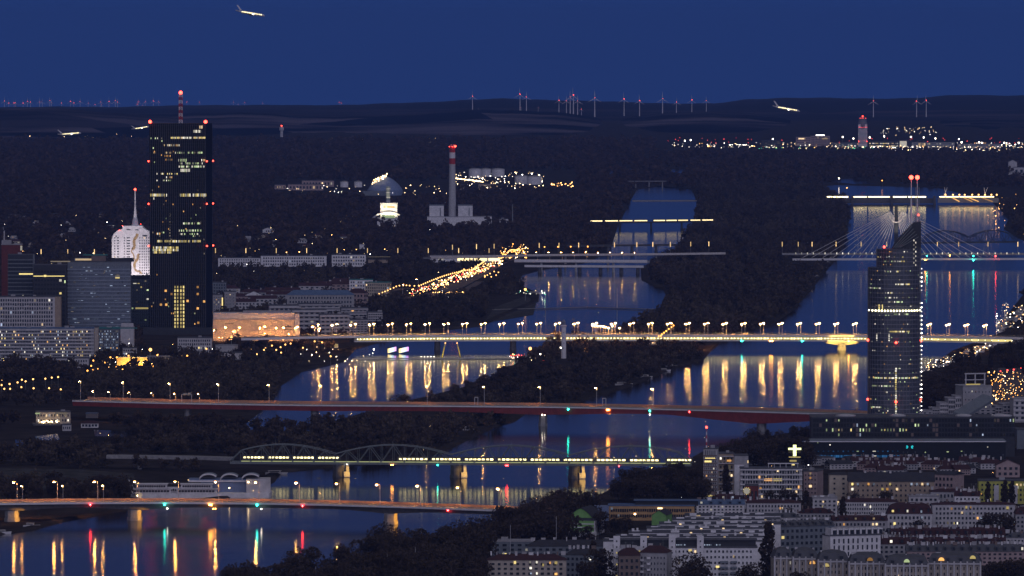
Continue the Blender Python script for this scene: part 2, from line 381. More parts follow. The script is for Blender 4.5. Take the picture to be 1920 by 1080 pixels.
# ---------------------------------------------------------------- lamps
LM = {}
def lamp_kind(key, h, head, polem, poler, down=None):
    """down: the bright glass facing the ground under the head"""
    p = MB(); hd = MB(); dn = MB()
    p.tube([(0, 0, -.5), (0, 0, h)], poler, poler * .7, 6)
    if head[0] == 'mushroom':
        r = head[1]; hd.lathe((0, 0, h), [(r, -.05), (r, r * .22), (r * .7, r * .5), (.05, r * .62)], 12); dn.lathe((0, 0, h), [(r * .84, -.16), (r * .84, -.10)], 12)
    elif head[0] == 'ball': hd.ball((0, 0, h + head[1] * .8), head[1], 0, 8)
    elif head[0] == 'column':
        hd.tube([(0, 0, h - head[2]), (0, 0, h + .4)], head[1], head[1], 6); dn.box((-.9, 0, h - .1), (1.3, .8, .12))
    elif head[0] == 'arm':
        p.tube([(0, 0, h - .3), (0, 0, h + .3), (-.8, 0, h + .9), (-2.0, 0, h + 1.0)], poler * .6, poler * .5, 5)
        hd.ball((-2.2, 0, h + .7), head[1], 0, 8, .6); dn.lathe((-2.2, 0, h + .7 - head[1] * .62), [(head[1] * .7, -.12), (head[1] * .7, 0)], 10)
    LM[key] = (p.mesh('pole', polem), hd.mesh('lamp_head', head[-1]), dn.mesh('lamp_glass', down) if down else None)
lamp_kind('bridge', 11.0, ('mushroom', 1.15, 'lamp_warm'), 'concrete_pale', .32, 'down_warm')
lamp_kind('quay', 12.2, ('arm', .75, 'lamp_amber'), 'concrete_pale', .26, 'down_amber')
lamp_kind('mast', 14.8, ('column', .42, 1.6, 'lamp_column'), 'concrete_pale', .24, 'down_mast')
lamp_kind('mast_far', 15, ('column', .5, 6, 'lamp_column'), 'concrete', .25)
lamp_kind('street', 8, ('ball', .75, 'lamp_amber'), 'steel', .14)
lamp_kind('street_warm', 8, ('ball', .75, 'lamp_warm'), 'steel', .14)
lamp_kind('street_white', 8, ('ball', .7, 'lamp_white'), 'steel', .14)
lamp_kind('flood', 22, ('ball', 1.7, 'lamp_white'), 'steel', .4)
lamp_kind('big_warm', 12, ('ball', 1.5, 'lamp_warm'), 'steel', .3)
NL = [0]
def lamp(key, p, label, group, rz=None, sc=1.0):
    t = thing('street_lamp', label, 'street lamp', p, rnd.uniform(0, 6.28) if rz is None else rz, group)
    if sc != 1: t.scale = (sc, sc, sc)
    inst('pole', LM[key][0], t); hd_ = inst('lamp_head', LM[key][1], t); NL[0] += 1
    if LM[key][2]: inst('lamp_glass', LM[key][2], hd_)
    return t
def lamps_px(key, pts, label, group, rz=None, dy=None, z=0):
    """pts: pixel of the lamp's head; stands on height z"""
    h = {'bridge': 11, 'quay': 13, 'mast': 15, 'mast_far': 15, 'flood': 23, 'big_warm': 13}.get(key, 8.6)
    for px, py in pts:
        q = G(px, py, z + h); lamp(key, (q.x, q.y, z), label, group, rz)

# ---------------------------------------------------------------- bridges
CLEAR = []
def path(pts, z): return [G(x, y, z) for x, y in pts]
def along(pth, px):
    """point of a path at a picture column"""
    for a, b in zip(pth, pth[1:]):
        xa, xb = proj(*a)[0], proj(*b)[0]
        if xa <= px <= xb: return a.lerp(b, (px - xa) / max(1e-6, xb - xa))
    return pth[0] if px < proj(*pth[0])[0] else pth[-1]
def resample(pth, step):
    out = [pth[0]]
    for a, b in zip(pth, pth[1:]):
        n = max(1, int((b - a).length / step))
        for i in range(1, n + 1): out.append(a.lerp(b, i / n))
    return out
def girder(b, pth, u0, u1, top, depth, mi=0):
    k = len(pth); base = len(b.v)
    for i, p in enumerate(pth):
        t = pth[min(i + 1, k - 1)] - pth[max(i - 1, 0)]; t.z = 0; t.normalize(); n = Vector((-t.y, t.x, 0)); d = depth(p)
        for u, w in ((u0, top), (u1, top), (u1 - .6, -d), (u0 + .6, -d)): b.v.append(tuple(p + n * u + Vector((0, 0, w))))
    for i in range(k - 1):
        for a in range(4):
            c = (a + 1) % 4; b.f.append((base + i * 4 + a, base + i * 4 + 4 + a, base + i * 4 + 4 + c, base + i * 4 + c)); b.m.append(mi)
    b.f.append((base, base + 1, base + 2, base + 3)); b.m.append(mi); e = base + (k - 1) * 4; b.f.append((e + 3, e + 2, e + 1, e)); b.m.append(mi)
def rail(b, pth, u, h, step, mi=0):
    q = resample(pth, step); k = len(q); tops = []
    for i, p in enumerate(q):
        t = q[min(i + 1, k - 1)] - q[max(i - 1, 0)]; t.z = 0; t.normalize(); n = Vector((-t.y, t.x, 0)); r = p + n * u
        b.tube([r, r + Vector((0, 0, h))], .06, .06, 4, mi); tops.append(r + Vector((0, 0, h)))
    b.tube(tops, .09, .09, 4, mi); b.tube([t - Vector((0, 0, h * .5)) for t in tops], .07, .07, 4, mi)
def nav(parent, p, col, r=.55):
    b = MB(); b.ball(p, r, 0, 8); b.build('navigation_light', 'nav_' + col, parent)
def pier(parent, p, w, d, ztop, name='pier', m='concrete', zb=-2):
    b = MB(); x, y = p.x, p.y; hw, hd = w / 2, d / 2
    pl = [(x - hw, y - hd + w * .4), (x - hw * .5, y - hd), (x + hw * .5, y - hd), (x + hw, y - hd + w * .4), (x + hw, y + hd - w * .4), (x + hw * .5, y + hd), (x - hw * .5, y + hd), (x - hw, y + hd - w * .4)]
    b.prism(pl, zb, ztop); b.prism([((a - x) * 1.12 + x, (c - y) * 1.03 + y) for a, c in pl], zb, 2.2)
    b.build(name, m, parent)
def flood(parent, p, target, col, power, ang=70):
    """a floodlight housing with its own lamp"""
    b = MB(); b.box(p, (.8, .5, .6)); h = b.build('floodlight', 'steel_dark', parent)
    l = bpy.data.lights.new('floodlight_lamp', 'SPOT'); l.energy = power; l.color = col; l.spot_size = math.radians(ang); l.spot_blend = .6; l.shadow_soft_size = .3
    o = bpy.data.objects.new('floodlight_lamp', l); COL.objects.link(o); o.parent = h
    o.location = Vector(p) - origin_of(h) ; d = Vector(target) - Vector(p); o.location = Vector(p) + d.normalized() * 1.0 - origin_of(h)
    o.rotation_euler = d.to_track_quat('-Z', 'Y').to_euler()
V3 = lambda x, y, z: Vector((x, y, z))

# near road bridge
P1 = path([(-70, 943.5), (0, 942.5), (120, 941), (300, 940.5), (480, 941.5), (620, 944), (700, 946.5), (800, 949.5), (945, 955), (1040, 958.5)], 12)
P1 = resample(P1, 12)
b1 = thing('road_bridge', 'low grey road bridge nearest the camera, crossing the river at the lower left', 'bridge', P1[len(P1) // 2])
q = MB(); q.sweep(P1, [(-9, -.7), (-9, 0), (9, 0), (9, -.7)]); q.build('deck', 'road_pale', b1)
q = MB(); q.sweep(P1, [(-9.6, -.9), (-9.6, .35), (-9.1, .35), (-9.1, -.9)]); q.build('edge_beam', 'white', b1)
q = MB(); q.sweep(P1, [(9.0, -.2), (9.0, 1.5), (9.2, 1.5), (9.2, -.2)]); q.build('noise_barrier', 'barrier', b1)
pier1 = [along(P1, x) for x in (27, 257, 737)]
q = MB(); girder(q, P1, -7.6, 7.6, -.75, lambda p: 3.2 + 2.0 * max(0, 1 - min((p - r).length for r in pier1) / 34) ** 1.5); q.build('girder', 'concrete_dark', b1)
q = MB(); rail(q, P1, -9.3, 1.3, 7); rail(q, P1, 9.3, 1.5, 4); q.build('railing', 'steel', b1)
for k, p in enumerate(pier1):
    pier(b1, p + V3(-1.5, 0, 0), 8.5, 19, 7.2)
    flood(b1, (p.x + 17, p.y - 15, 5.0), (p.x + 2.0, p.y - 5, 3.2), (1, .43, .04), 30000, 46)
for x, c in ((171, 'red'), (310, 'green'), (394, 'amber'), (397.5, 'amber'), (483, 'green'), (568, 'red'), (840, 'red')):
    p = along(P1, x); nav(b1, p + V3(0, -10.2, -1.3), c)
for x, c in ((315, 'white'), (401, 'amber'), (405, 'amber'), (491, 'white')):
    p = along(P1, x); nav(b1, p + V3(0, -9.6, -3.8), c, .35)
for k in range(-1, 13):
    p = along(P1, 31 + 75.7 * k)
    if 31 + 75.7 * k < 960: lamp('quay', p + V3(0, 5.5, 0), 'amber street lamp on the low grey bridge nearest the camera', 'lamps along the nearest bridge', 0)
for k in range(12):
    p = along(P1, 44 + 75.7 * k)
    if k in (0, 1, 2): lamp('mast', p + V3(0, -8.6, 0), 'slim unlit-looking mast on the low grey bridge nearest the camera', 'slim masts along the nearest bridge', 0, .75)

# truss railway bridge
def truss_bridge(name, label, cat, p0, p1, spans, hs, z, npan, wid, rad, m, depth=2.2, heads=1.0):
    root = thing(name, label, cat, p0); L = (p1 - p0); L.z = 0; ln = L.length; t = L.normalized(); n = V3(-t.y, t.x, 0)
    lo = MB(); di = MB()
    for side in (-1, 1):
        tops = []; x0 = 0
        off = n * (side * wid / 2)
        for si, sp in enumerate(spans):
            sl = ln * sp; prev = None
            for j in range(npan + 1):
                u = j / npan; h = hs[0] + (hs[1] - hs[0]) * math.sin(math.pi * u) ** .9
                if (si == 0 and j == 0) or (si == len(spans) - 1 and j == npan): h = .4
                bt = p0 + t * (x0 + sl * u) + off; tp = bt + V3(0, 0, h)
                if j or si == 0: tops.append(tp)
                if h > 1: di.tube([bt, tp], rad * .55, rad * .55, 4)
                if prev is not None:
                    if j % 2: di.tube([prev[0], tp], rad * .8, rad * .8, 4)
                    else: di.tube([prev[1], bt], rad * .8, rad * .8, 4)
                prev = (bt, tp)
            x0 += sl
        q = MB(); q.tube(tops, rad * 1.15, rad * 1.15, 6); q.build('top_chord', m, root)
        q = MB(); q.sweep([p0 + off - V3(0, 0, depth * .5), p1 + off - V3(0, 0, depth * .5)], [(-.4, -depth * .5), (-.4, depth * .5), (.4, depth * .5), (.4, -depth * .5)]); q.build('bottom_chord', m, root)
    x0 = 0
    for sp in spans:
        for j in range(2, npan - 1, 1):
            u = j / npan; h = hs[0] + (hs[1] - hs[0]) * math.sin(math.pi * u) ** .9
            bt = p0 + t * (x0 + ln * sp * u) + V3(0, 0, h); di.tube([bt - n * wid / 2, bt + n * wid / 2], rad * .4, rad * .4, 4)
        x0 += ln * sp
    di.build('web_members', m, root)
    q = MB(); q.sweep([p0 - V3(0, 0, .6), p1 - V3(0, 0, .6)], [(-wid / 2 + .5, -.5), (-wid / 2 + .5, 0), (wid / 2 - .5, 0), (wid / 2 - .5, -.5)]); q.build('track_deck', 'steel_dark', root)
    return root, t, n, ln
T0 = G(433, 864.5, 11); T1 = G(1297, 869, 11)
tb, tt, tn, tl = truss_bridge('railway_bridge', 'grey steel truss railway bridge of four humped spans with lit trains inside', 'bridge', T0, T1,
                              (.228, .252, .256, .264), (5.5, 12.2), 11, 10, 11, .31, 'steel_truss', 1.7)
for x in (640, 860, 1081):
    f0 = (x - 433) / 864.0; p = T0.lerp(T1, f0)
    pier(tb, p + V3(-.8, 0, 0), 9, 17, 9.2, 'pier', 'concrete_dark')
    q = MB(); q.box((p.x + 5.0, p.y - 9.6, 5.0), (2.0, 1.2, 9.0)); q.box((p.x + 4.4, p.y - 9.6, 2.5), (4.2, 1.6, 4)); q.build('pier_nose', 'concrete_pale', tb)
    flood(tb, (p.x + 10, p.y - 22, 4), (p.x + 4.8, p.y - 10, 4.5), (1, .55, .06), 11000, 44)
for x, c in ((652, 'white'), (735, 'amber'), (738, 'amber'), (822, 'green'), (950, 'red'), (953, 'red'), (1161, 'red')):
    p = T0.lerp(T1, (x - 433) / 864.0); nav(tb, p + V3(0, -6.3, -1.8), c, .4)
for x in (518, 738, 960, 1181):
    p = T0.lerp(T1, (x - 433) / 864.0); q = MB(); q.tube([p + V3(0, -5.5, 12), p + V3(0, -5.5, 15.6)], .14, .06, 5); q.build('mast', 'steel', tb)
def train(name, label, x0, x1, ncar, off, zz, win, nw, dim=1.0):
    a = T0.lerp(T1, (x0 - 433) / 864.0) + tn * off; b = T0.lerp(T1, (x1 - 433) / 864.0) + tn * off
    root = thing(name, label, 'train', a + V3(0, 0, zz)); L = (b - a).length; cl = L / ncar; rz = math.atan2(tt.y, tt.x)
    for c in range(ncar):
        ce = a + tt * (cl * (c + .5)) + V3(0, 0, zz)
        q = MB(); q.box(ce + V3(0, 0, 2.0), (cl - .7, 2.9, 3.2), 0, rz); q.box(ce + V3(0, 0, 3.75), (cl - 1.2, 2.3, .4), 0, rz); q.box(ce + V3(0, 0, .3), (cl - 3, 2.3, .5), 0, rz)
        body = q.build('carriage', 'concrete_dark', root)
        for k in range(nw):
            u = (k + .5) / nw - .5; w = MB(); pc = ce + tt * (u * (cl - 2.6)) - tn * 1.5 + V3(0, 0, 2.35); w.box(pc, ((cl - 2.6) / nw * .70, .12, 1.15), 0, rz); w.build('window', win, body)
    return root
train('passenger_train', 'lit train of eight carriages along the right half of the truss bridge', 746, 1240, 8, -2.4, 0, 'train_window', 7)
train('passenger_train', 'lit train of four carriages in the leftmost spans of the truss bridge', 452, 640, 4, 2.4, .3, 'train_window', 6)
train('passenger_train', 'short lit railcar at the right end of the truss bridge', 1247, 1300, 1, 2.4, 0, 'train_window', 7)
q = MB(); q.sweep([T0 + tn * -4.9 + V3(8, 0, 0), T1 + tn * -4.9], [(-.1, -.5), (-.1, .55), (.1, .55), (.1, -.5)]); q.build('train_glow_strip', 'train_glow', tb)  # glowing strip along the deck edge, stands in for the trains' light
va = path([(200, 853), (226, 853), (362, 855), (433, 857)], 10)
vd = thing('rail_viaduct', 'plain grey viaduct among dark trees left of the truss bridge', 'bridge', va[1])
q = MB(); q.sweep(va, [(-5, -2.4), (-5, 0), (5, 0), (5, -2.4)]); q.build('deck', 'concrete', vd)
for x in (262, 340): pier(vd, along(va, x), 2.6, 8, 7.6)

# red girder bridge
P3 = resample(path([(150, 750), (300, 754), (480, 757), (600, 758.5), (850, 760), (1020, 761.5), (1150, 763.5), (1300, 767), (1450, 771.2), (1600, 776), (1680, 778.5)], 16), 14)
b3 = thing('road_bridge', 'long red girder road bridge crossing the river at mid height of the view', 'bridge', P3[len(P3) // 2])
q = MB(); q.sweep(P3, [(-12, -.8), (-12, 0), (12, 0), (12, -.8)]); q.build('deck', 'road_pale', b3)
q = MB(); q.sweep(P3, [(-12.5, -.7), (-12.5, .3), (-12.1, .3), (-12.1, -.7)]); q.build('edge_beam', 'white', b3)
q = MB(); q.sweep(P3, [(12.0, -.2), (12.0, 2.0), (12.25, 2.0), (12.25, -.2)]); q.build('noise_barrier', 'barrier', b3)
p3p = [along(P3, x) for x in (352, 590, 1018, 1428)]; d3 = (3.6, 3.8, 5.6, 9.0)
q = MB(); girder(q, P3, -12.0, 12.0, -.85, lambda p: max([4.2] + [4.2 + (d - 3.4) * max(0, 1 - (p - r).length / 78) for r, d in zip(p3p, d3)])); q.build('girder', 'red_girder', b3)
q = MB(); rail(q, P3, -12.2, 1.1, 8); rail(q, P3, 12.2, 1.3, 5); q.build('railing', 'steel', b3)
for p, w, dd in zip(p3p, (5.0, 6, 6.5, 7), (14, 18, 20, 22)): pier(b3, p, w, dd, 16 - 3.4, 'pier', 'concrete')
q = MB(); q.ball(p3p[2] + V3(-.6, -11.6, -6.3), .45); q.ball(p3p[2] + V3(1.4, -11.6, -6.3), .45); q.build('pier_light', 'lamp_white', b3)
for x, c in ((1065, 'green'), (1138, 'amber'), (1141, 'amber'), (1218, 'green'), (1292, 'red'), (1505, 'red')):
    nav(b3, along(P3, x) + V3(0, -13.0, -1.6), c, .6)
for x, c in ((1067, 'white'), (1140, 'amber'), (1143.5, 'amber'), (1218, 'white'), (1294, 'red'), (1504, 'red')):
    nav(b3, along(P3, x) + V3(0, -11.4, -4.5), c, .36)
gr = MB()
for i, x in enumerate((597, 602, 607, 611, 631, 636, 641, 650, 654)):
    p = along(P3, x) + V3(0, -11.0, -3.0)
    pts = [p + V3(.85 * math.cos(a * .55), 0, 1.1 * math.sin(a * .55)) for a in range(3 + i % 3, 13)]; gr.tube(pts, .16, .16, 4)
gr.build('graffiti', 'white', b3)
for x in (146, 230, 318, 409, 504, 602, 801, 908, 1013, 1119, 1225):
    lamp('mast', along(P3, x) + V3(0, 8, 0), 'tall slim mast light on the long red girder bridge', 'tall mast lights on the red bridge', 0)
for x in (178, 208, 246, 288, 331, 375):
    t = lamp('quay', along(P3, x) + V3(0, -11, 0), 'curved amber lamp at the left end of the red girder bridge', 'curved lamps at the left end of the red bridge', 0, .62)
def gantry(p, w, h, label, sign=None):
    t = thing('sign_gantry', label, 'sign gantry', p); q = MB()
    for dx in (-w / 2, w / 2): q.box(p + V3(dx, 0, h / 2), (.5, .5, h))
    q.box(p + V3(0, 0, h), (w, .5, .6)); q.build('frame', 'concrete_pale', t)
    if sign: q = MB(); q.box(p + V3(-w * .12, -.5, h + .3), (w * .45, .2, 1.6)); q.box(p + V3(w * .3, -.5, h + .5), (w * .3, .2, 2.1)); q.build('sign_panel', sign, t)
gantry(along(P3, 350) + V3(0, 0, 0), 8, 6.6, 'sign gantry with two panels over the left end of the red bridge', 'steel')
gantry(along(P3, 893) + V3(0, 0, 0), 2.6, 6.6, 'narrow white frame standing on the middle of the red bridge')
gantry(along(P3, 1133) + V3(0, 0, 0), 2.6, 7.0, 'narrow white frame standing on the red bridge right of its tall pier')

# lamp-lined bridge with the lit gallery
P4 = resample(path([(440, 634), (560, 631), (660, 629.2), (800, 628), (1000, 627.3), (1200, 627.3), (1400, 627.5), (1600, 627.9), (1750, 629.2), (1905, 632), (1990, 634)], 15), 15)
b4 = thing('road_bridge', 'brightly lit bridge lined with pairs of round lamps above a glowing yellow gallery', 'bridge', P4[len(P4) // 2])
q = MB(); q.sweep(P4, [(-13, -1.1), (-13, 0), (13, 0), (13, -1.1)]); q.build('deck', 'sett', b4)
q = MB(); q.sweep(P4, [(-13.6, -1.7), (-13.6, .5), (-13.1, .5), (-13.1, -1.7)]); q.build('edge_beam', 'white', b4)
q = MB(); q.sweep([p for p in P4 if proj(*p)[0] > 640], [(-11.5, -4.9), (-11.5, -1.2), (11.5, -1.2), (11.5, -4.9)]); q.build('box_girder', 'concrete', b4)
q = MB(); q.sweep([p for p in P4 if proj(*p)[0] > 640], [(-13.4, -5.9), (-13.4, -5.0), (-10, -5.0), (-10, -5.9)]); q.build('bottom_flange', 'white', b4)
q = MB(); rail(q, P4, -13.3, 1.2, 6); rail(q, P4, 13.3, 1.2, 6); q.build('railing', 'steel', b4)
for x0 in np.arange(668, 1900, 12.5):
    a, c = along(P4, x0), along(P4, x0 + 11.6); q = MB(); q.sweep([a, c], [(-12.0, -4.3), (-12.0, -2.1), (-11.6, -2.1), (-11.6, -4.3)]); gp = q.build('gallery_panel', 'gallery', b4)
    for u in (.25, .75):
        p = a.lerp(c, u); q = MB(); q.ball(p + V3(0, -12.5, -3.1), .42, 0, 6, .8); q.build('gallery_lamp', 'gallery_dot', gp)
for x, w in ((820, 5.5), (962, 6)): pier(b4, along(P4, x), w, 24, 9, 'pier', 'concrete_dark')
pm = along(P4, 1578); pier(b4, pm, 7.2, 24, 7.0, 'pier', 'concrete')
q = MB(); q.v = []; 
for s_, yy in ((0, -12.4), (1, 12.4)):
    q.v += [(pm.x - 19, pm.y + yy, 9.0), (pm.x + 19, pm.y + yy, 9.0), (pm.x + 15, pm.y + yy * .8, 6.9), (pm.x + 4, pm.y + yy * .7, 5.2), (pm.x - 4, pm.y + yy * .7, 5.2), (pm.x - 15, pm.y + yy * .8, 6.9)]
q.f = [(0, 1, 2, 3, 4, 5), (11, 10, 9, 8, 7, 6)] + [(i, (i + 1) % 6 + 0, (i + 1) % 6 + 6, i + 6) for i in range(6)]; q.m = [0] * 8
q.build('pier_haunch', 'concrete_pale', b4)
for dx in (-14, 14): flood(b4, (pm.x + dx, pm.y - 26, 2.5), (pm.x + dx * .35, pm.y - 11, 8), (1, .62, .12), 38000, 80)
for x, c in ((1390, 'green'), (1443, 'amber'), (1447, 'amber'), (1503, 'green'), (1590, 'amber')): nav(b4, along(P4, x) + V3(0, -14, -5.6), c, .7)
for k in range(37):
    xa = 596 + 34.85 * k
    for dx, off in ((0, 11.5), (-7.5, -11.5)):
        x = xa + dx
        if x < 1875 and not (x < 610 and off < 0): lamp('bridge', along(P4, x) + V3(0, off, 0), 'round warm lamp in the pairs along the brightly lit bridge', 'lamp pairs along the brightly lit bridge', 0, 1.0)
for i, (x, y) in enumerate(((1111, 609), (1116, 609), (1121, 610), (1126, 610.5), (1131, 611), (1135, 612), (1141, 613.5), (1148, 610), (1162, 614))):
    q = G(x, y, 22); lamp('bridge', (q.x, q.y, 11), 'warm lamp in the tight row behind the brightly lit bridge on the island', 'tight lamp row behind the lit bridge', 0, .95)
ra = [G(1222, 645, 7), G(1240, 637, 9), G(1258, 630.5, 12), G(1264, 628.5, 14)]
rp = thing('bridge_ramp', 'amber lit ramp running down from the lamp bridge onto the dark island', 'ramp', ra[0]); q = MB(); q.sweep(ra, [(-4, -1), (-4, 0), (4, 0), (4, -1)]); q.build('roadway', 'concrete_pale', rp)
for x, y, z in ((1235, 629.5, 9), (1241, 626, 10), (1245, 623, 10.5), (1249, 620, 11.5), (1254, 616, 12), (1259, 612.5, 13), (1263, 609.5, 14), (1214, 632, 4), (1176, 636, 0), (1239, 629, 8)):
    q = G(x, y, z + 9); lamp('street', (q.x, q.y, z), 'amber lamp beside the ramp on the dark island', 'amber lamps beside the island ramp')
# bridges farther up the river
def slab_bridge(pts, z, label, hw, dep, m, mdeck='asphalt', piers=(), pw=3, name='road_bridge', edge=None, zp=None):
    p = path(pts, z); t = thing(name, label, 'bridge', p[0])
    q = MB(); q.sweep(p, [(-hw, -dep), (-hw, -.3), (hw, -.3), (hw, -dep)]); q.build('girder', m, t)
    q = MB(); q.sweep(p, [(-hw - .8, -.3), (-hw - .8, 0), (hw + .8, 0), (hw + .8, -.3)]); q.build('deck', mdeck, t)
    if edge: q = MB(); q.sweep(p, [(-hw - 1.2, -dep * .8), (-hw - 1.2, .8), (-hw - .9, .8), (-hw - .9, -dep * .8)]); q.build('edge_beam', edge, t)  # edge made tall and pale to stand in for car light along the deck
    for x in piers: pier(t, along(p, x), pw, hw * 1.6, z - dep, 'pier', m)
    return t, p
t, p_front = slab_bridge([(966, 487), (1100, 487.5), (1216, 488.2)], 16, 'pale wide bridge deck in front of the stacked bridges over the side channel', 9, 3.4, 'concrete_pale', edge='white', piers=(1015, 1080, 1150))
t, p = slab_bridge([(985, 497.5), (1100, 498), (1209, 498.8)], 10, 'lowest of the stacked bridges with four squat piers over the side channel', 7, 2.6, 'concrete_dark', piers=(1012, 1050, 1087, 1126, 1165, 1196), pw=4.5, edge='white')
t, p5 = slab_bridge([(800, 482), (985, 477.5), (1100, 476.5), (1250, 475.2), (1355, 473.8)], 14, 'long flat bridge behind the stacked bridges with slim mast lights', 8, 2.4, 'concrete', edge='white_warm', piers=(1060, 1140, 1230))
for x in (848, 893, 926, 1011, 1048, 1085, 1152, 1194, 1224, 1257, 1295, 1329): lamp('mast_far', along(p5, x), 'pale column light along the long flat bridge up the side channel', 'column lights on the long flat bridge', 0)
for x in range(985, 1215, 23): lamp('quay', along(p_front, x) + V3(0, -7, 0), 'added amber lamp brightening the pale wide front deck of the stacked bridges', 'added lamps brightening the stacked bridges', 0, .8)  # evenly spaced lamps added to brighten the front deck
for x in (1021, 1046, 1070, 1102): lamp('street', along(p5, x) + V3(0, -6, 0), 'amber lamp along the long flat bridge up the side channel', 'amber lamps on the long flat bridge', 0, 1.2)
t, p = slab_bridge([(1064, 459.5), (1140, 458.6), (1276, 457.6)], 11, 'dark low bridge behind the stacked bridges of the side channel', 5, 2.5, 'concrete_dark', piers=(1140, 1185, 1230), pw=4)
t, p8 = slab_bridge([(1100, 416.8), (1220, 415.8), (1340, 414.6)], 12, 'thin bridge with a glowing train line far up the side channel', 4, 1.6, 'steel_dark', piers=(1162, 1221, 1278), pw=3)
for k, (xa, xb) in enumerate(((1106, 1131), (1133, 1158), (1160, 1185), (1188, 1213), (1224, 1246), (1248, 1268), (1270, 1289), (1293, 1312), (1315, 1336))):
    a, c = along(p8, xa), along(p8, xb); tr = thing('train_carriage', 'lit carriage on the thin bridge far up the side channel', 'train', a, 0, 'lit carriages on the thin far bridge')
    q = MB(); q.sweep([a, c], [(-2.6, .4), (-2.6, 3.2), (.6, 3.2), (.6, .4)]); q.build('body', 'concrete_dark', tr)
    q = MB(); q.sweep([a.lerp(c, .02), a.lerp(c, .98)], [(-2.9, 1.2), (-2.9, 2.7), (-2.7, 2.7), (-2.7, 1.2)]); q.build('window_band', 'line_light', tr)
t, p = slab_bridge([(1178, 338.5), (1249, 338.3)], 14, 'small pale three-legged bridge farthest up the side channel', 6, 2.2, 'concrete', piers=(1192, 1217, 1242), pw=2.5)
t, p = slab_bridge([(1186, 375.2), (1306, 374.8)], 2, 'low weir with a thin pale rail far up the side channel', 1.5, 1.6, 'white_warm')
# floating footbridges
t, p = slab_bridge([(925, 580), (1000, 578), (1100, 575.3), (1160, 577), (1265, 580.5)], 1.6, 'long thin floating bridge with two masts below the stacked bridges', 1.6, .9, 'concrete', 'concrete')
for x, h in ((1023, 20), (1157, 22)): q = MB(); a = along(p, x); q.tube([a, a + V3(0, 0, h)], .45, .3, 6); q.build('mast', 'concrete_pale', t)
t, p7 = slab_bridge([(662, 672.5), (720, 671.5), (850, 671), (1000, 670.5)], 1.5, 'white floating footbridge with two yellow leaning arms by the lit screens', 2, .8, 'white', 'white')
for a, b_ in ((828.5, 835), (863.5, 857)):
    q = MB(); p0 = along(p7, a); p1 = at(b_, 644, p0.y); q.tube([p0 + V3(0, -2, 0), p1], .75, .45, 6); q.build('lift_arm', 'yellow_paint', t)
    q = MB(); q.ball(p1 + V3(0, -.6, .4), .6); q.build('arm_light', 'lamp_warm', t)
    flood(t, p0 + V3(-3, -9, .8), p0.lerp(p1, .55) + V3(0, -1, 0), (1, .85, .3), 5000, 70)
for x in range(790, 815, 6): q = MB(); q.ball(along(p7, x) + V3(0, -2, 1.4), .3); q.build('rail_light', 'lamp_white', t)

# cable-stayed bridge
CB = G(1681, 501, 0); DC_ = CB.y
cs = thing('cable_stayed_bridge', 'cable-stayed bridge with a dark slim pylon and white fanning cables', 'bridge', CB)
pf = [at(x, 484 + (x - 1681) * -.002, DC_) for x in (1486, 1580, 1681, 1800, 1990)]; pb = [at(x, 474.5, DC_ + 22) for x in (1466, 1580, 1681, 1800, 1990)]
q = MB(); q.sweep(pf, [(-6, -2.6), (-6, -.3), (6, -.3), (6, -2.6)]); q.build('front_girder', 'white', cs)
q = MB(); q.sweep(pb, [(-7, -2.4), (-7, 0), (7, 0), (7, -2.4)]); q.build('rear_deck', 'concrete', cs)
zt = at(1681, 391, DC_).z
q = MB(); q.prism([(CB.x - 2.6, DC_ + 8), (CB.x + 2.6, DC_ + 8), (CB.x + 2.6, DC_ + 14), (CB.x - 2.6, DC_ + 14)], -1, zt - 12)
q.prism([(CB.x - 2.0, DC_ + 8.5), (CB.x + 2.0, DC_ + 8.5), (CB.x + 2.0, DC_ + 13), (CB.x - 2.0, DC_ + 13)], zt - 12, zt + 4); q.build('pylon', 'steel_dark', cs)
q = MB(); ring = [V3(CB.x + 8.5 * math.cos(a), DC_ + 7, zt - 9.5 + 9 * math.sin(a)) for a in np.linspace(math.pi * 1.0, math.pi * 2.0, 12)]; q.tube(ring, .9, .9, 6); q.build('cable_saddle', 'white', cs)
for dx in (-7, 7): flood(cs, (CB.x + dx * 3, DC_ - 14, 20), (CB.x + dx * .5, DC_ + 7, zt - 10), (1, .82, .6), 100000, 46)
for sx, xs in ((-1, (1665, 1655, 1645, 1635, 1623, 1610, 1596, 1580, 1562, 1543, 1522, 1505)), (1, (1697, 1707, 1717, 1727, 1739, 1752, 1766, 1782, 1800, 1819, 1840, 1868))):
    for i, x in enumerate(xs):
        e = at(x, 483, DC_); q = MB(); q.tube([V3(CB.x + sx * (2.4 + i * .45), DC_ + 6, zt - 12.5 + i * .75), e], .24, .24, 4); q.build('stay_cable', 'cable', cs)
for k, x in enumerate(range(1492, 1920, 11)):
    q = MB(); a = at(x, 475, DC_ + 14); q.box(a, (.9, .4, 2.4)); q.build('rail_light', 'lit_white', cs)
for x in (1467, 1497, 1523, 1568, 1615, 1663, 1758, 1798, 1853, 1909):
    a = at(x, 474.5, DC_ + 22); lamp('mast_far', a + V3(0, 6, 0), 'pale column light standing on the cable-stayed bridge', 'column lights on the cable-stayed bridge', 0, .95)
for x, y, c in ((1738, 480, 'green'), (1781, 479, 'amber'), (1825, 480, 'green'), (1867, 480, 'red'), (1735, 487.5, 'amber'), (1825, 488, 'green')): nav(cs, at(x, y, DC_ - 9), c, .75)
a0, a1 = G(1728, 454, 12), G(1905, 452, 12)
truss_bridge('railway_bridge', 'dark truss railway bridge behind the cables of the cable-stayed bridge', 'bridge', a0, a1, (.5, .5), (6, 16), 12, 8, 9, .5, 'steel_dark')
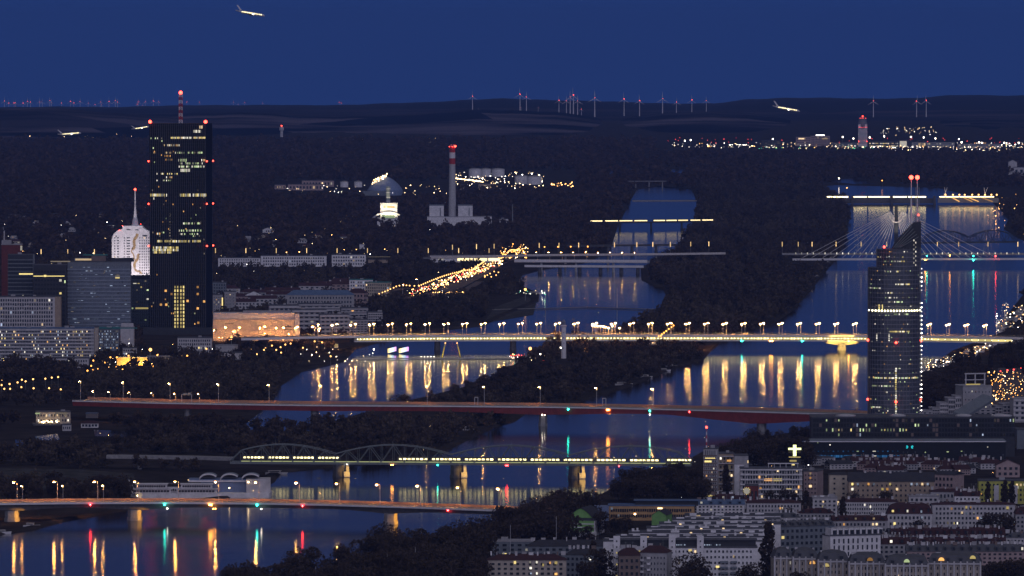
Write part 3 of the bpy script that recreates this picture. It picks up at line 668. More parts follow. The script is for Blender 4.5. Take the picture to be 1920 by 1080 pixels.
# power station and lock across the far river
PS = G(1650, 383, 0); DP = PS.y; s_ = S(DP)
ps = thing('river_dam', 'long dam across the far river topped by a continuous line of light', 'dam', PS)
X = lambda x: at(x, 400, DP).x
q = MB(); q.box(((X(1545) + X(1752)) / 2, DP + 6, 6), (X(1752) - X(1545), 12, 9)); 
for x in (1548, 1598, 1672, 1752): q.box((X(x), DP - 1, 7), (4, 16, 16))
q.build('dam_wall', 'concrete_dark', ps)
for i, (xa, xb) in enumerate(((1546, 1560), (1562, 1590), (1596, 1625), (1628, 1668), (1674, 1700), (1703, 1736))):
    q = MB(); q.box(((X(xa) + X(xb)) / 2, DP - .6, 13.2), (X(xb) - X(xa), .6, 1.9)); q.build('light_line', 'dam_light', ps)
lk = thing('lock_gate', 'amber lit lock with white crane masts right of the long dam', 'lock', (X(1815), DP - 10, 0))
q = MB(); q.box((X(1815), DP - 4, 7), (X(1872) - X(1758), 10, 8)); q.build('lock_wall', 'concrete', lk)
for x0, x1 in ((1767, 1776), (1775, 1771), (1842, 1852), (1848, 1845)):
    q = MB(); q.tube([V3(X(x0), DP, 8), V3(X(x1), DP, 8 + 22)], .9, .5, 5); q.build('crane_mast', 'white', lk)
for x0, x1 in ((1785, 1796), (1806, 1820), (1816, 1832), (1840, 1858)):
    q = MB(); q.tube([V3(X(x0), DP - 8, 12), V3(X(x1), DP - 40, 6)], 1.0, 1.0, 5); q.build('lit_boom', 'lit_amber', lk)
q = MB(); q.box((X(1812), DP - 9.5, 13.6), (X(1870) - X(1768), .5, 1.6)); q.build('light_line', 'dam_light', lk)
for x in (1772, 1786, 1798, 1808, 1822, 1834, 1846, 1858, 1868): lamp('big_warm', (X(x), DP - 12, 4), 'strong amber lamp on the lock right of the long dam', 'amber lamps on the far lock', 0)
for x, y, k in ((1573, 339, 'street_white'), (1654, 343, 'street'), (1588, 357, 'street_warm')):
    a = G(x, y, 9); lamp(k, (a.x, a.y, 0), 'single channel light on the far water above the dam', 'channel lights above the far dam', 0, 1.6)
# ---------------------------------------------------------------- buildings
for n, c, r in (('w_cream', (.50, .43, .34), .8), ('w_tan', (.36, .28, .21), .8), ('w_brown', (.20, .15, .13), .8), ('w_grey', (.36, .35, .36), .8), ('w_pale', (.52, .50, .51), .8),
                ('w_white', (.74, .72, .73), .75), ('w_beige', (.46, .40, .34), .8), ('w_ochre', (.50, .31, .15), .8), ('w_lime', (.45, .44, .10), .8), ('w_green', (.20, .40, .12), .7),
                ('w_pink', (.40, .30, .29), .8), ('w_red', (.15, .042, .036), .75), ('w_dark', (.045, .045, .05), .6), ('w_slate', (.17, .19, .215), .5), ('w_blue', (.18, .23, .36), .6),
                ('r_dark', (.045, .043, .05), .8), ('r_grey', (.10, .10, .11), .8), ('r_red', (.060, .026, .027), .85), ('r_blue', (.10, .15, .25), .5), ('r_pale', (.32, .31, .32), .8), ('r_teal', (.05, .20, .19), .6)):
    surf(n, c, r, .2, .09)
surf('w_steelblue', (.27, .31, .38), .5, .15, .1)
surf('glass_tower', (.07, .075, .095), .3, .4, .12, spec=.6)
surf('glass', (.025, .028, .034), .25, .5, .2, spec=.5); surf('glass_black', (.012, .012, .014), .35, .4, .15, spec=.35)
surf('glass_blue', (.15, .18, .22), .3, .4, .2, spec=.6)
UNIT = {}
def unit(m):
    if m not in UNIT: b = MB(); b.box((0, 0, 0), (1, 1, 1)); UNIT[m] = b.mesh('pane', m)
    return UNIT[m]
def windows(parent, quads, name='window', cap=100, order=True):
    """quads: (x, y, z, w, h, material, turn) in the building's frame; the largest showing become parts of their own"""
    if order: quads = sorted(quads, key=lambda q: -(q[3] * q[4] * (4 if q[5].startswith('lit') else 1)))
    for x, y, z, w, h, m, a in quads[:cap]: inst(name, unit(m), parent, (x, y, z), a, (w, .3, h))
    rest = quads[cap:]
    if rest:
        b = MB(); ms = sorted(set(q[5] for q in rest))
        for x, y, z, w, h, m, a in rest: b.box((x, y, z), (w, .3, h), ms.index(m), a)
        tag(b.build(name, ms, parent, world=False), kind='stuff')
def roof(b, W_, dep, h, kind, rh, mi=0, ov=.5):
    x, y0, y1 = W_ / 2 + ov, -ov, dep + ov; ym = dep / 2
    if kind == 'gable': r = [(-x, ym), (x, ym)]
    elif kind == 'hip': k = min(W_ * .3, dep * .5); r = [(-x + k, ym), (x - k, ym)]
    elif kind == 'gable_front':
        b.face([(-x, y0, h), (0, y0, h + rh), (0, y1, h + rh), (-x, y1, h)], mi); b.face([(x, y0, h), (x, y1, h), (0, y1, h + rh), (0, y0, h + rh)], mi); b.face([(-x, y1, h), (0, y1, h + rh), (x, y1, h)], mi)
        return
    elif kind == 'mansard':
        k = rh * .45; b.v += []
        lo = [(-x, y0, h), (x, y0, h), (x, y1, h), (-x, y1, h)]; hi = [(-x + k, y0 + k, h + rh), (x - k, y0 + k, h + rh), (x - k, y1 - k, h + rh), (-x + k, y1 - k, h + rh)]
        tp = [(-x + 3 * k, ym, h + rh * 1.35), (x - 3 * k, ym, h + rh * 1.35)]
        for i in range(4): j = (i + 1) % 4; b.face([lo[i], lo[j], hi[j], hi[i]], mi)
        b.face([hi[0], hi[1], tp[1], tp[0]], mi); b.face([hi[2], hi[3], tp[0], tp[1]], mi); b.face([hi[1], hi[2], tp[1]], mi); b.face([hi[3], hi[0], tp[0]], mi)
        return
    a0, a1 = (r[0][0], ym, h + rh), (r[1][0], ym, h + rh)
    b.face([(-x, y0, h), (x, y0, h), a1, a0], mi); b.face([(x, y1, h), (-x, y1, h), a0, a1], mi)
    b.face([(-x, y1, h), (-x, y0, h), a0], mi); b.face([(x, y0, h), (x, y1, h), a1], mi)
def bld(name, label, x0, x1, yt, yb, dep=13, yaw=0.0, wall='w_grey', rk='flat', rm='r_dark', rh=0, rows=0, cols=0, lit=.03, ww=.5, wh=.5, side=0, tones=LIT, glass='glass',
        cat='building', group=None, apron=None, chim=0, top=.06, bot=.08, bands=None, lits=(), plain=False, dorm=0, D=None):
    """pixel box of the front face (x0..x1, top yt, foot yb); rh in pixels; rows x cols of windows; bands: proud floor bands"""
    D = D or dist(yb); s = S(D); W_ = (x1 - x0) * s / math.cos(yaw); h = (yb - yt) * s; r_h = rh * s
    c = at((x0 + x1) / 2, yb, D); c.z = 0 if abs(c.z) < 1 else c.z
    t = thing(name, label, cat, c, yaw, group)
    q = MB(); q.box((0, dep / 2, h / 2 - .5), (W_, dep, h + 1))
    if rk == 'gable_front': q.face([(-W_ / 2, 0, h), (W_ / 2, 0, h), (0, 0, h + r_h)])
    if rk == 'gable':
        for e in (-1, 1): q.face([(e * W_ / 2, 0, h), (e * W_ / 2, dep, h), (e * W_ / 2, dep / 2, h + r_h)])
    wl_ = q.build('wall', wall, t, world=False)
    q = MB()
    if rk == 'flat':
        q.box((0, dep / 2, h + .15), (W_ + .6, dep + .6, .3))
        for yy in (-.2, dep + .2): q.box((0, yy, h + .62), (W_ + .5, .25, .65))
        rf = q.build('roof', [rm] if rm != 'r_dark' else ['r_grey'], t, world=False)
    else: roof(q, W_, dep, h, rk, r_h); rf = q.build('roof', rm, t, world=False)
    for k in range(chim):
        cx = (-.5 + (k + .5) / chim + rnd.uniform(-.2, .2) / chim) * W_; cyy = dep * rnd.uniform(.35, .65); zt_ = h + (r_h if rk != 'flat' else 0)
        q = MB(); cw_ = rnd.choice((.6, .8, 1.4, 2.6)); ch_ = rnd.uniform(.7, 1.5); q.box((cx, cyy, zt_ + ch_ / 2 - .4), (cw_, .7, ch_ + .8)); q.box((cx, cyy, zt_ + ch_ + .1), (cw_ + .25, .9, .22)); q.build('chimney', rnd.choice(['w_white', 'w_pale', 'w_pale', 'w_grey', 'w_brown']), rf, world=False)
        if rnd.random() < .3: q = MB(); q.tube([V3(cx + 1.5, cyy, zt_ - .3), V3(cx + 1.5, cyy, zt_ + 3.4)], .07, .05, 4); q.box((cx + 1.5, cyy, zt_ + 3.1), (1.3, .06, .06)); q.box((cx + 1.5, cyy, zt_ + 2.7), (.9, .06, .06)); q.build('aerial', 'steel', rf, world=False)
    if rk == 'flat' and h > 8 and not plain:
        q = MB()
        for k in range(max(1, int(W_ / 22))):
            q.box((rnd.uniform(-.4, .4) * W_, dep * rnd.uniform(.4, .7), h + 1.2), (rnd.uniform(2, 5), rnd.uniform(2, 4), rnd.uniform(1.4, 2.6)))
        q.build('roof_plant', 'r_pale', rf, world=False)
    for k in range(dorm):
        dx = (-.5 + (k + .5) / dorm) * W_; q = MB(); q.box((dx, dep * .16, h + r_h * .42), (W_ / dorm * .34, dep * .3, r_h * .62)); d_ = q.build('dormer', rm, rf, world=False)
        m_ = rnd.choice(tones) if rnd.random() < lit * 1.6 else glass
        inst('window', unit(m_), t, (dx, dep * .01 - .12, h + r_h * .42), 0, (W_ / dorm * .22, .3, r_h * .40))
    qs = []
    if rows and cols:
        fh = h * (1 - top - bot) / rows; cw = W_ * .94 / cols
        for r_ in range(rows):
            z = h * bot + fh * (r_ + .5)
            for c_ in range(cols):
                m_ = rnd.choice(tones) if rnd.random() < lit else glass
                jw, jh = rnd.uniform(.82, 1.08), rnd.uniform(.8, 1.06); qs.append((-W_ * .47 + cw * (c_ + .5), -.08, z + fh * wh * (1 - jh) * .5, cw * ww * jw, fh * wh * jh, m_, 0))
            if side:
                sw = dep * .9 / side
                for c_ in range(side):
                    m_ = rnd.choice(tones) if rnd.random() < lit else glass
                    sx = -1 if (yaw > 0 or (yaw == 0 and (x0 + x1) / 2 > 960)) else 1
                    qs.append((sx * (W_ / 2 + .08), dep * .05 + sw * (c_ + .5), z, sw * ww, fh * wh, m_, math.pi / 2))
    for px0, px1, py, ph, m_ in lits:
        qs.append((((px0 + px1) / 2 - (x0 + x1) / 2) * s, -.14, (yb - py) * s, (px1 - px0) * s, ph * s, m_, 0))
    if qs: windows(t, qs)
    if bands:
        n, m_, th, pr = bands; q = MB()
        for k in range(n + 1): q.box((0, -pr / 2, h * bot + h * (1 - top - bot) * k / n), (W_ + .2, pr, h / n * th))
        q.build('floor_band', m_, t, world=False)
    ap = 17 / s if apron is None else apron
    CLEAR.append([(x0 - 3, yb - 5), (x1 + 3, yb - 5), (x1 + 3, yb + ap), (x0 - 3, yb + ap)])
    t['_d'] = 0; del t['_d']
    return t, s, W_, h, D
def part_box(t, name, m, c, d, rz=0): b = MB(); b.box(c, d, 0, rz); return b.build(name, m, t, world=False)
def beacon(parent, p, r=1.0, m='beacon_red', name='beacon'): b = MB(); b.ball(p, r, 0, 8); return b.build(name, m, parent, world=False)

# --- black tower
surf('rib', (.10, .098, .105), .5, .2, .2)
yb = 627; D = dist(yb); s = S(D); TWX = 333
ctr = at(TWX, yb, D); ctr.z = 0
tw = thing('skyscraper', 'very tall black glass tower with a red and white mast and red corner lamps', 'skyscraper', ctr)
lx = lambda px: (px - TWX) * s; lz = lambda py: (yb - py) * s
HT = lz(231)
fold = []; nf = 28; xl, xr = lx(280.5), lx(386.5)
for i in range(nf * 2 + 1):
    u = i / (nf * 2); wave = 2.2 * math.sin(u * math.pi * 2.6 + .6)
    fold.append((xl + (xr - xl) * u, wave + (-.55 if i % 2 else .15)))
poly = fold + [(lx(397.5), 14), (lx(397), 30), (xl + 2, 30)]
q = MB(); q.prism(poly, -1, HT); q.build('facade', 'glass_black', tw, world=False)
q = MB()
for i in range(1, nf * 2, 2): x, y = fold[i]; q.box((x, y - .12, HT / 2), (.34, .5, HT))
q.build('mullion', 'rib', tw, world=False)
q = MB(); 
for z in np.arange(4, HT, 3.66):
    for i in range(0, nf * 2, 1):
        (xa, ya), (xb, yb_) = fold[i], fold[i + 1]; q.box(((xa + xb) / 2, (ya + yb_) / 2 - .04, z), (math.hypot(xb - xa, yb_ - ya), .12, .5), 0, math.atan2(yb_ - ya, xb - xa))
q.build('spandrel', 'w_dark', tw, world=False)
def fy(x):
    u = (x - xl) / (xr - xl); return 2.2 * math.sin(u * math.pi * 2.6 + .6)
ql = []
def strip(x0, x1, y, h, dens, tones, w=1.5):
    x = x0
    while x < x1:
        if rnd.random() < dens: ql.append((lx(x + w / 2), fy(lx(x)) - 1.0, lz(y), w * s * .82, h * s, rnd.choice(tones), 0))
        x += w + .5
Wm, Gn, Yl = ['lit_warm', 'lit_amber', 'lit_white'], ['lit_green', 'lit_green', 'lit_white', 'lit_dim'], ['lit_yellow', 'lit_yellow', 'lit_white']
strip(321, 387, 258, 3.4, .92, ['lit_warm', 'lit_white', 'lit_yellow'], 2); strip(363, 378, 246, 5, 1, ['lit_white'], 2); strip(374, 381, 238, 5.5, 1, ['lit_warm'], 3)
strip(283, 310, 259, 3, .25, Gn); strip(308, 338, 272, 3.6, .7, Wm); strip(288, 293, 286, 3, .8, Wm); strip(308, 322, 286, 3.4, .8, ['lit_dim', 'lit_warm']); strip(329, 383, 286, 3.4, .75, Gn)
strip(309, 323, 292, 3.4, .8, ['lit_dim', 'lit_amber']); strip(311, 324, 299, 3.4, .9, ['lit_dim', 'lit_amber']); strip(335, 351, 300, 5, .9, Gn); strip(378, 386, 300, 4, .8, Wm)
strip(337, 381, 306, 3.4, .75, Gn); strip(336, 384, 312, 3.4, .8, Gn); strip(339, 356, 319, 5.5, 1, ['lit_white', 'lit_green']); strip(294, 334, 325.5, 3, .5, Yl); strip(312, 324, 332, 3.2, .8, Wm)
strip(294, 322, 338, 2.6, .25, Gn); strip(282, 314, 365.5, 5, .9, Yl); strip(282, 290, 372, 4, .8, Yl); strip(338, 388, 365.5, 5.4, .88, Yl)
strip(344, 377, 418.6, 3.4, .8, Gn); strip(336, 377, 432, 3.6, .82, Gn); strip(338, 371, 438.5, 3, .6, Gn); strip(293, 301, 438, 3.4, .9, Wm); strip(295, 377, 452, 4, .85, Yl)
for yy in (464, 468.5, 473): strip(287, 334 if yy < 470 else 320, yy, 4.0, .93, ['lit_yellow', 'lit_yellow', 'lit_white'], 2.2)
for yy in np.arange(400, 462, 5.2): ql.append((lx(319), fy(lx(319)) - 1, lz(yy), 1.0, 1.4, 'lit_dim', 0))
for yy in np.arange(538, 614, 6.75):
    for xx in (328.5, 333.5, 339.5, 344.5): ql.append((lx(xx), fy(lx(xx)) - 1.0, lz(yy), 1.35, 2.5, 'lit_yellow', 0))
for _ in range(70):
    ql.append((lx(rnd.uniform(284, 384)), -1.9, lz(rnd.choice(np.arange(264, 612, 6.6))), .8, 1.5, rnd.choice(['lit_dim', 'lit_dim', 'lit_amber', 'lit_green']), 0))
for x, y in ((311, 545), (322, 551), (371, 538), (371, 551), (383, 565), (312, 571), (302, 571), (352, 564), (371, 578), (372, 605)): ql.append((lx(x), -1.9, lz(y), 2.2, 2.2, 'lit_amber', 0))
windows(tw, ql, 'lit_window', 100)
for x, y, r in ((282, 229.5, 1.7), (386, 229.5, 1.7)): beacon(tw, (lx(x), 0, lz(y) + .8), r)
for y in (302, 382, 461):
    for x, yy in ((279, 0), (388.5, -1), (398.5, 20)): beacon(tw, (lx(x), yy, lz(y)), .8)
mst = MB(); red = MB(); mx_, my_ = lx(338.5), 12; m0, m1 = HT, lz(176); nseg = 9
for k in range(nseg):
    za, zb_ = m0 + (m1 - m0) * k / nseg, m0 + (m1 - m0) * (k + 1) / nseg; b_ = (mst, red)[k % 2]
    for dx, dy in ((-1.6, -1.6), (1.6, -1.6), (1.6, 1.6), (-1.6, 1.6)): b_.tube([(mx_ + dx, my_ + dy, za), (mx_ + dx, my_ + dy, zb_)], .42, .42, 5)
    for e in (-1, 1): b_.tube([(mx_ + e * 1.6, my_ - 1.6, za), (mx_ - e * 1.6, my_ - 1.6, zb_)], .3, .3, 4); b_.tube([(mx_ - 1.6, my_ + e * 1.6, za), (mx_ + 1.6, my_ + e * 1.6, zb_)], .3, .3, 4)
    b_.box((mx_, my_, zb_), (3.8, 3.8, .5))
mst.build('mast', 'white', tw, world=False); red.build('mast_red_section', 'red_paint', tw, world=False); beacon(tw, (mx_, my_, m1 + 1.2), 1.9)
q = MB()
for x0, y0, w, h in ((324, 626, 1.6, 4), (327, 625, 1.6, 4.4), (329.5, 627, 2, 2.2), (332, 625.5, 1.5, 4.2), (334.5, 626, 2.4, 2), (337.5, 625.5, 1.5, 4.4)): q.box((lx(x0 + w / 2), -4.5, lz(y0)), (w * s, .4, h * s))
q.build('sign_lettering', 'screen_cyan', tw, world=False)
q = MB(); q.box((lx(333), 6, 3), (lx(403) - lx(274), 24, 8)); q.build('podium', 'w_dark', tw, world=False)
CLEAR.append([(270, 600), (410, 600), (410, 665), (270, 665)])

# --- white high-rise with the needle
yb = 612; D = dist(yb) + 260; s = S(D); XC = 246; c = at(XC, 612, D); c.z = 0; zb0 = 0
hi = thing('high_rise', 'white high-rise with rounded shoulders, curling tan mural and a red-tipped needle', 'skyscraper', c)
hx = lambda px: (px - XC) * s; hz_ = lambda py: at(XC, py, D).z
prof = [(210, 640), (210, 448), (212, 441), (217, 435), (223, 431), (230, 430), (230, 424), (266, 423.5), (270, 428), (275, 432), (281, 434), (281, 640)]
q = MB(); n = len(prof); b0 = 0
for yy in (0, 22):
    for px, py in prof: q.v.append((hx(px), yy, max(-1, hz_(py))))
q.f = [tuple(range(n)), tuple(range(2 * n - 1, n - 1, -1))] + [(i, i + n, (i + 1) % n + n, (i + 1) % n) for i in range(n)]; q.m = [0] * len(q.f)
q.build('wall', 'w_white', hi, world=False)
q = MB(); zr = hz_(424)
q.lathe((hx(253), 9, 0), [((262.5 - 243.5) / 2 * s, zr - 1), (7.0 / 9.5 * 4.6, zr + 2), (3.2, zr + 5), (2.0, zr + 10), (1.25, zr + 17), (.75, zr + 22), (.62, hz_(358))], 12)
q.build('needle', 'white', hi, world=False); beacon(hi, (hx(253), 9, hz_(355.5)), 1.25)
for x, y in ((230, 423), (224, 431.5), (264.5, 420)): beacon(hi, (hx(x), -1, hz_(y)), .35)
qs = []
for r_ in range(22):
    py = 446 + r_ * 5.1
    for px, w, h, p in ((215.5, 2, 1.7, 1), (221.5, 3.4, 1.7, 1), (241, 6.5, 1.6, 1), (262.5, 1.6, 2.2, 1), (267, 1.6, 2.2, 1), (271, 1.6, 2.2, 1), (275, 1.6, 2.2, 1), (279, 1.6, 2.2, 1), (233.5, 1.8, 1.8, 1)):
        if not (px > 265 and py < 440): qs.append((hx(px), -.1, hz_(py), w * s, h * s, 'lit_warm' if rnd.random() < .03 else 'glass', 0))
for px, py, w, h in ((257, 431, 6, 1.6), (241, 430.5, 7, 1.6), (272, 442, 9, 2.6), (218, 443, 1.8, 2.8)): qs.append((hx(px), -.1, hz_(py), w * s, h * s, 'glass', 0))
windows(hi, qs)
for dx in (-14, 14): flood(hi, V3(*(origin_of(hi) + V3(dx, -75, 2))), V3(*(origin_of(hi) + V3(dx * .3, 0, 75))), (1, .88, .92), 230000, 75)
q = MB()
for pts, wd in (([(258, 438), (256.5, 444), (252, 449), (251.5, 456), (253, 462), (249, 468)], 5.2), ([(249, 464), (246.5, 472), (250, 476), (252, 483), (253, 488)], 2.2), ([(261, 476), (258, 480), (259.5, 484), (255, 490), (252, 495), (252.5, 502)], 4.6), ([(252, 503), (256, 508), (262, 509), (266, 513)], 3.0)):
    for (xa, ya), (xb, yb_) in zip(pts, pts[1:]):
        nx, ny = (yb_ - ya), -(xb - xa); l_ = math.hypot(nx, ny) or 1; nx, ny = nx / l_ * wd / 2, ny / l_ * wd / 2
        q.face([(hx(xa - nx), -.22, hz_(ya - ny)), (hx(xa + nx), -.22, hz_(ya + ny)), (hx(xb + nx), -.22, hz_(yb_ + ny)), (hx(xb - nx), -.22, hz_(yb_ - ny))])
surf('mural', (.44, .30, .14), .8, .25, .3); q.build('mural', 'mural', hi, world=False)

# --- round glass tower in front on the right: two joined drums
yb = 848; D = dist(yb); s = S(D); XC = 1677; c = at(XC, yb, D); c.z = 0
mi_ = thing('glass_tower', 'round dark glass tower with a slanted crown, twin antennas and a belt of lights', 'skyscraper', c)
lx = lambda px: (px - XC) * s; lz = lambda py: (yb - py) * s
R = 16.5; ax_, bx_ = lx(1627) + R, lx(1725.5) - R
def hull(scale=1.0, n=20, aa=None, bb=None):
    a_ = ax_ if aa is None else aa; b_ = bx_ if bb is None else bb; r = R * scale; pts = []
    for k in range(n + 1): t_ = math.pi / 2 + math.pi * k / n; pts.append((a_ + r * math.cos(t_), r * math.sin(t_)))
    for k in range(n + 1): t_ = -math.pi / 2 + math.pi * k / n; pts.append((b_ + r * math.cos(t_), r * math.sin(t_)))
    return pts
q = MB(); q.prism(hull(), -1, lz(500)); q.build('lower_drum', 'glass_tower', mi_, world=False)
hu = lambda k=1.0: hull(k, 20, lx(1643) + R, bx_)
q = MB(); q.prism(hu(), lz(500), lz(466)); q.build('upper_drum', 'glass_tower', mi_, world=False)
surf('facade_frame', (.21, .21, .24), .5, .3, .2)
q = MB(); z = 6.0; nfl = 0
while z < lz(502): q.prism(hull(1.012), z, z + .62); z += 3.35
while z < lz(466): q.prism(hu(1.012), z, z + .62); z += 3.35
q.build('floor_slab', 'facade_frame', mi_, world=False)
q = MB()
def perim(pts, step):
    out = []
    for (xa, ya), (xb, yb_) in zip(pts, pts[1:]):
        l_ = math.hypot(xb - xa, yb_ - ya); n = max(1, round(l_ / step))
        for k in range(n): out.append((xa + (xb - xa) * k / n, ya + (yb_ - ya) * k / n, math.atan2(yb_ - ya, xb - xa)))
    return out
for x, y, a in perim(hull(1.014), 2.4):
    if y < 3: q.box((x, y, lz(500) / 2), (.2, .2, lz(500)), 0, a)
for x, y, a in perim(hu(1.014), 2.4):
    if y < 3: q.box((x, y, (lz(500) + lz(463)) / 2), (.2, .2, lz(463) - lz(500)), 0, a)
q.build('mullion', 'facade_frame', mi_, world=False)
# slanted crown: a fin rising to the right
q = MB(); fz = [(1672, 466), (1680, 451), (1692, 438), (1707, 423), (1713, 416.5), (1725.5, 414.5), (1725.5, 466)]
for yy in (-5, 9):
    for px, py in fz: q.v.append((lx(px), yy, lz(py)))
n = len(fz); q.f = [tuple(range(n - 1, -1, -1)), tuple(range(n, 2 * n))] + [(i, (i + 1) % n, (i + 1) % n + n, i + n) for i in range(n)]; q.m = [0] * len(q.f)
q.build('crown_fin', 'w_dark', mi_, world=False)
q = MB()
for k in range(5): o_ = k * 3.0; q.tube([V3(lx(1674 + k * 3), -5.4, lz(463)), V3(lx(1708 + k * 3.2), -5.4, lz(423 + k * 5))], .22, .22, 4)
q.build('crown_rib', 'steel', mi_, world=False)
for x in (1708, 1719.5): q = MB(); q.tube([V3(lx(x), 3, lz(418)), V3(lx(x), 3, lz(375))], .8, .7, 6); q.tube([V3(lx(x), 3, lz(375)), V3(lx(x), 3, lz(335))], .5, .3, 6); q.build('antenna', 'white', mi_, world=False); beacon(mi_, (lx(x), 3, lz(332)), 1.6)
q = MB()
for x in (1716, 1723): q.tube([V3(lx(x), 2, lz(418)), V3(lx(x), 2, lz(350))], .2, .2, 4)
for py in range(352, 418, 9): q.box((lx(1719.5), 2, lz(py)), (3.0, .3, .3))
q.build('antenna_cage', 'steel', mi_, world=False)
for x, y in ((1655, 461), (1626.5, 637), (1677.5, 640), (1726, 638), (1626.5, 748), (1677.5, 751), (1725.5, 749), (1721, 402)):
    beacon(mi_, (lx(x), -R - 1 if 1640 < x < 1700 else -3, lz(y)), .85 if y > 500 or x == 1655 else .6)
for py in np.arange(503, 779, 8.05):
    if not 548 < py < 560: beacon(mi_, (lx(1727.2), -2.5, lz(py)), .42, 'spark_white', 'edge_lamp')
def front_y(px):
    x = lx(px)
    for a_ in (ax_, bx_):
        pass
    if x < ax_: return -math.sqrt(max(0, R * R - (x - ax_) ** 2))
    if x > bx_: return -math.sqrt(max(0, R * R - (x - bx_) ** 2))
    return -R
ql = []
def mw(px, py, w, h, m): ql.append((lx(px), front_y(px) * 1.02 - .1, lz(py), w * s, h * s, m, 0))
for k in range(18): 
    px = 1628.5 + k * 5.6
    if px < 1724: beacon(mi_, (lx(px), front_y(px) * 1.03 - .3, lz(580.5)), .62, 'gallery_dot', 'belt_lamp')
for px in (1646, 1652): mw(px, 574.5, 1.6, 11, 'lit_yellow')
for k in range(14): mw(1629 + k * 7, 570.5, 6.2, .9, 'lit_dim')
for a_, b_, y, dns, tn_ in ((1676, 1702, 531, .9, ['lit_white', 'lit_yellow']), (1628, 1648, 538.5, .85, ['lit_white', 'lit_green']), (1657, 1690, 547, .5, OFFICE), (1657, 1700, 556, .6, OFFICE), (1660, 1690, 564, .6, OFFICE),
                            (1664, 1701, 619.5, .9, ['lit_yellow', 'lit_white']), (1671, 1702, 587, .5, ['lit_green', 'lit_white']), (1628, 1720, 706.5, .75, ['lit_white', 'lit_green', 'lit_yellow']), (1634, 1672, 721.5, .7, ['lit_green', 'lit_white']),
                            (1630, 1650, 761.5, .95, ['lit_green', 'lit_white']), (1652, 1686, 507, .35, OFFICE), (1643, 1700, 480, .3, OFFICE), (1643, 1700, 488, .3, OFFICE), (1646, 1660, 733, .5, OFFICE), (1636, 1665, 768, .3, OFFICE)):
    x = a_
    while x < b_:
        if rnd.random() < dns: mw(x + 1, y, 1.7, 2.6, rnd.choice(tn_))
        x += 2.3
for k in range(22): mw(1677.5 + rnd.uniform(-.3, .3), 689 + k * 4.2, 2.6, 3.0, rnd.choice(['lit_white', 'lit_white', 'lit_yellow']))
for y in (625, 628, 632, 636): mw(1642, y, 2, 2.6, 'lit_white'); mw(1664.5, y, 2.2, 2.6, 'lit_white')
for k in range(4): mw(1668 + k * 6, 779, 4.4, 2.4, 'lit_yellow')
for _ in range(150): mw(rnd.uniform(1630, 1722), rnd.choice(np.arange(506, 776, 8.3)), 1.2, 1.7, rnd.choice(['lit_dim', 'lit_dim', 'lit_white', 'lit_green', 'lit_amber']))
for _ in range(16): mw(rnd.uniform(1646, 1700), rnd.choice((470, 479, 488, 494)), 1.3, 1.8, rnd.choice(['lit_dim', 'lit_white', 'lit_amber']))
q = MB()
for k in range(12): q.box((lx(1711 + (k % 2) * 3.5), -R * .84, lz(449 + k * 4.2)), (.6, .3, 1.2))
q.build('stair_light', 'lit_white', mi_, world=False)
windows(mi_, ql, 'lit_window', 100)
CLEAR.append([(1600, 770), (1740, 770), (1740, 860), (1600, 860)])
# shopping hall at its foot
t, s, W_, h, D = bld('shopping_hall', 'long dark brown glazed hall at the foot of the round glass tower', 1521, 1903, 783, 856, 34, 0, 'w_dark', rm='r_grey', rows=4, cols=0, cat='shopping hall', plain=True)
qs = []
for r_, py in enumerate((788, 797, 806, 815)):
    for k in range(66):
        px = 1524 + k * 5.75; m_ = 'glass_black' if rnd.random() < .8 else ('w_brown' if rnd.random() < .5 else 'glass')
        if py == 806 and 1543 < px < 1706 and rnd.random() < .62: m_ = rnd.choice(['lit_green', 'lit_green', 'lit_yellow', 'lit_dim'])
        elif rnd.random() < .07: m_ = rnd.choice(['lit_green', 'lit_dim', 'lit_cool'])
        qs.append(((px + 2.5 - 1712) * s, -.1, (856 - py) * s, (2.2 if m_.startswith('lit') else 4.6) * s, (6.2 if not m_.startswith('lit') else rnd.choice((3.5, 5, 6))) * s, m_, 0))
windows(t, qs, cap=100)
for x0, x1 in ((1568, 1606), (1670, 1700), (1793, 1824), (1860, 1900)): q = MB(); q.lathe(((x0 + x1 - 3424) / 2 * s, 15, h + .4), [((x1 - x0) / 2 * s, 0), ((x1 - x0) / 2 * s, .9), (2, 1.6)], 16); q.build('roof_light', 'w_pale', t, world=False)
t, s, W_, h, D = bld('shopping_hall', 'lower glazed mall front with a blue lit strip and long slanted roof edge', 1505, 1886, 829, 868, 12, 0, 'glass_black', rm='w_blue', cat='shopping hall', plain=True)
q = MB(); q.face([((1509 - 1695.5) * s, -1, h + .6), ((1888 - 1695.5) * s, -1, h + .6), ((1883 - 1695.5) * s, 9, h + 2.2), ((1516 - 1695.5) * s, 9, h + 2.2)]); q.build('canopy', 'w_slate', t, world=False)
q = MB(); q.box((0, -1.3, h + .5), (379 * s, .4, .7)); q.build('roof_edge', 'white', t, world=False)
qs = [((1505 + k * 3.1 - 1695.5 + 1.5) * s, -.15, (868 - y_) * s, 2.6 * s, 4.5 * s if y_ > 850 else 2 * s, 'screen_blue', 0) for k in range(60) for y_ in ((855.5,) if k % 3 else (855.5, 846)) if not 38 < k < 42]
qs += [((x - 1695.5) * s, -.25, (868 - y) * s, w * s, 1.8 * s, m_, 0) for x, y, w, m_ in ((1608, 846, 4, 'lit_green'), (1606, 855, 8, 'lit_green'), (1639, 846, 6, 'lit_white'), (1639, 855, 8, 'lit_white'), (1777, 847, 4, 'lit_green'), (1803, 846, 3, 'lit_green'), (1735, 848, 2, 'lit_green'), (1533, 830, 2, 'lit_green'), (1556, 834, 2, 'lit_white'), (1852, 838, 2, 'lit_white'), (1556, 845, 3, 'lit_dim'))]
windows(t, qs)
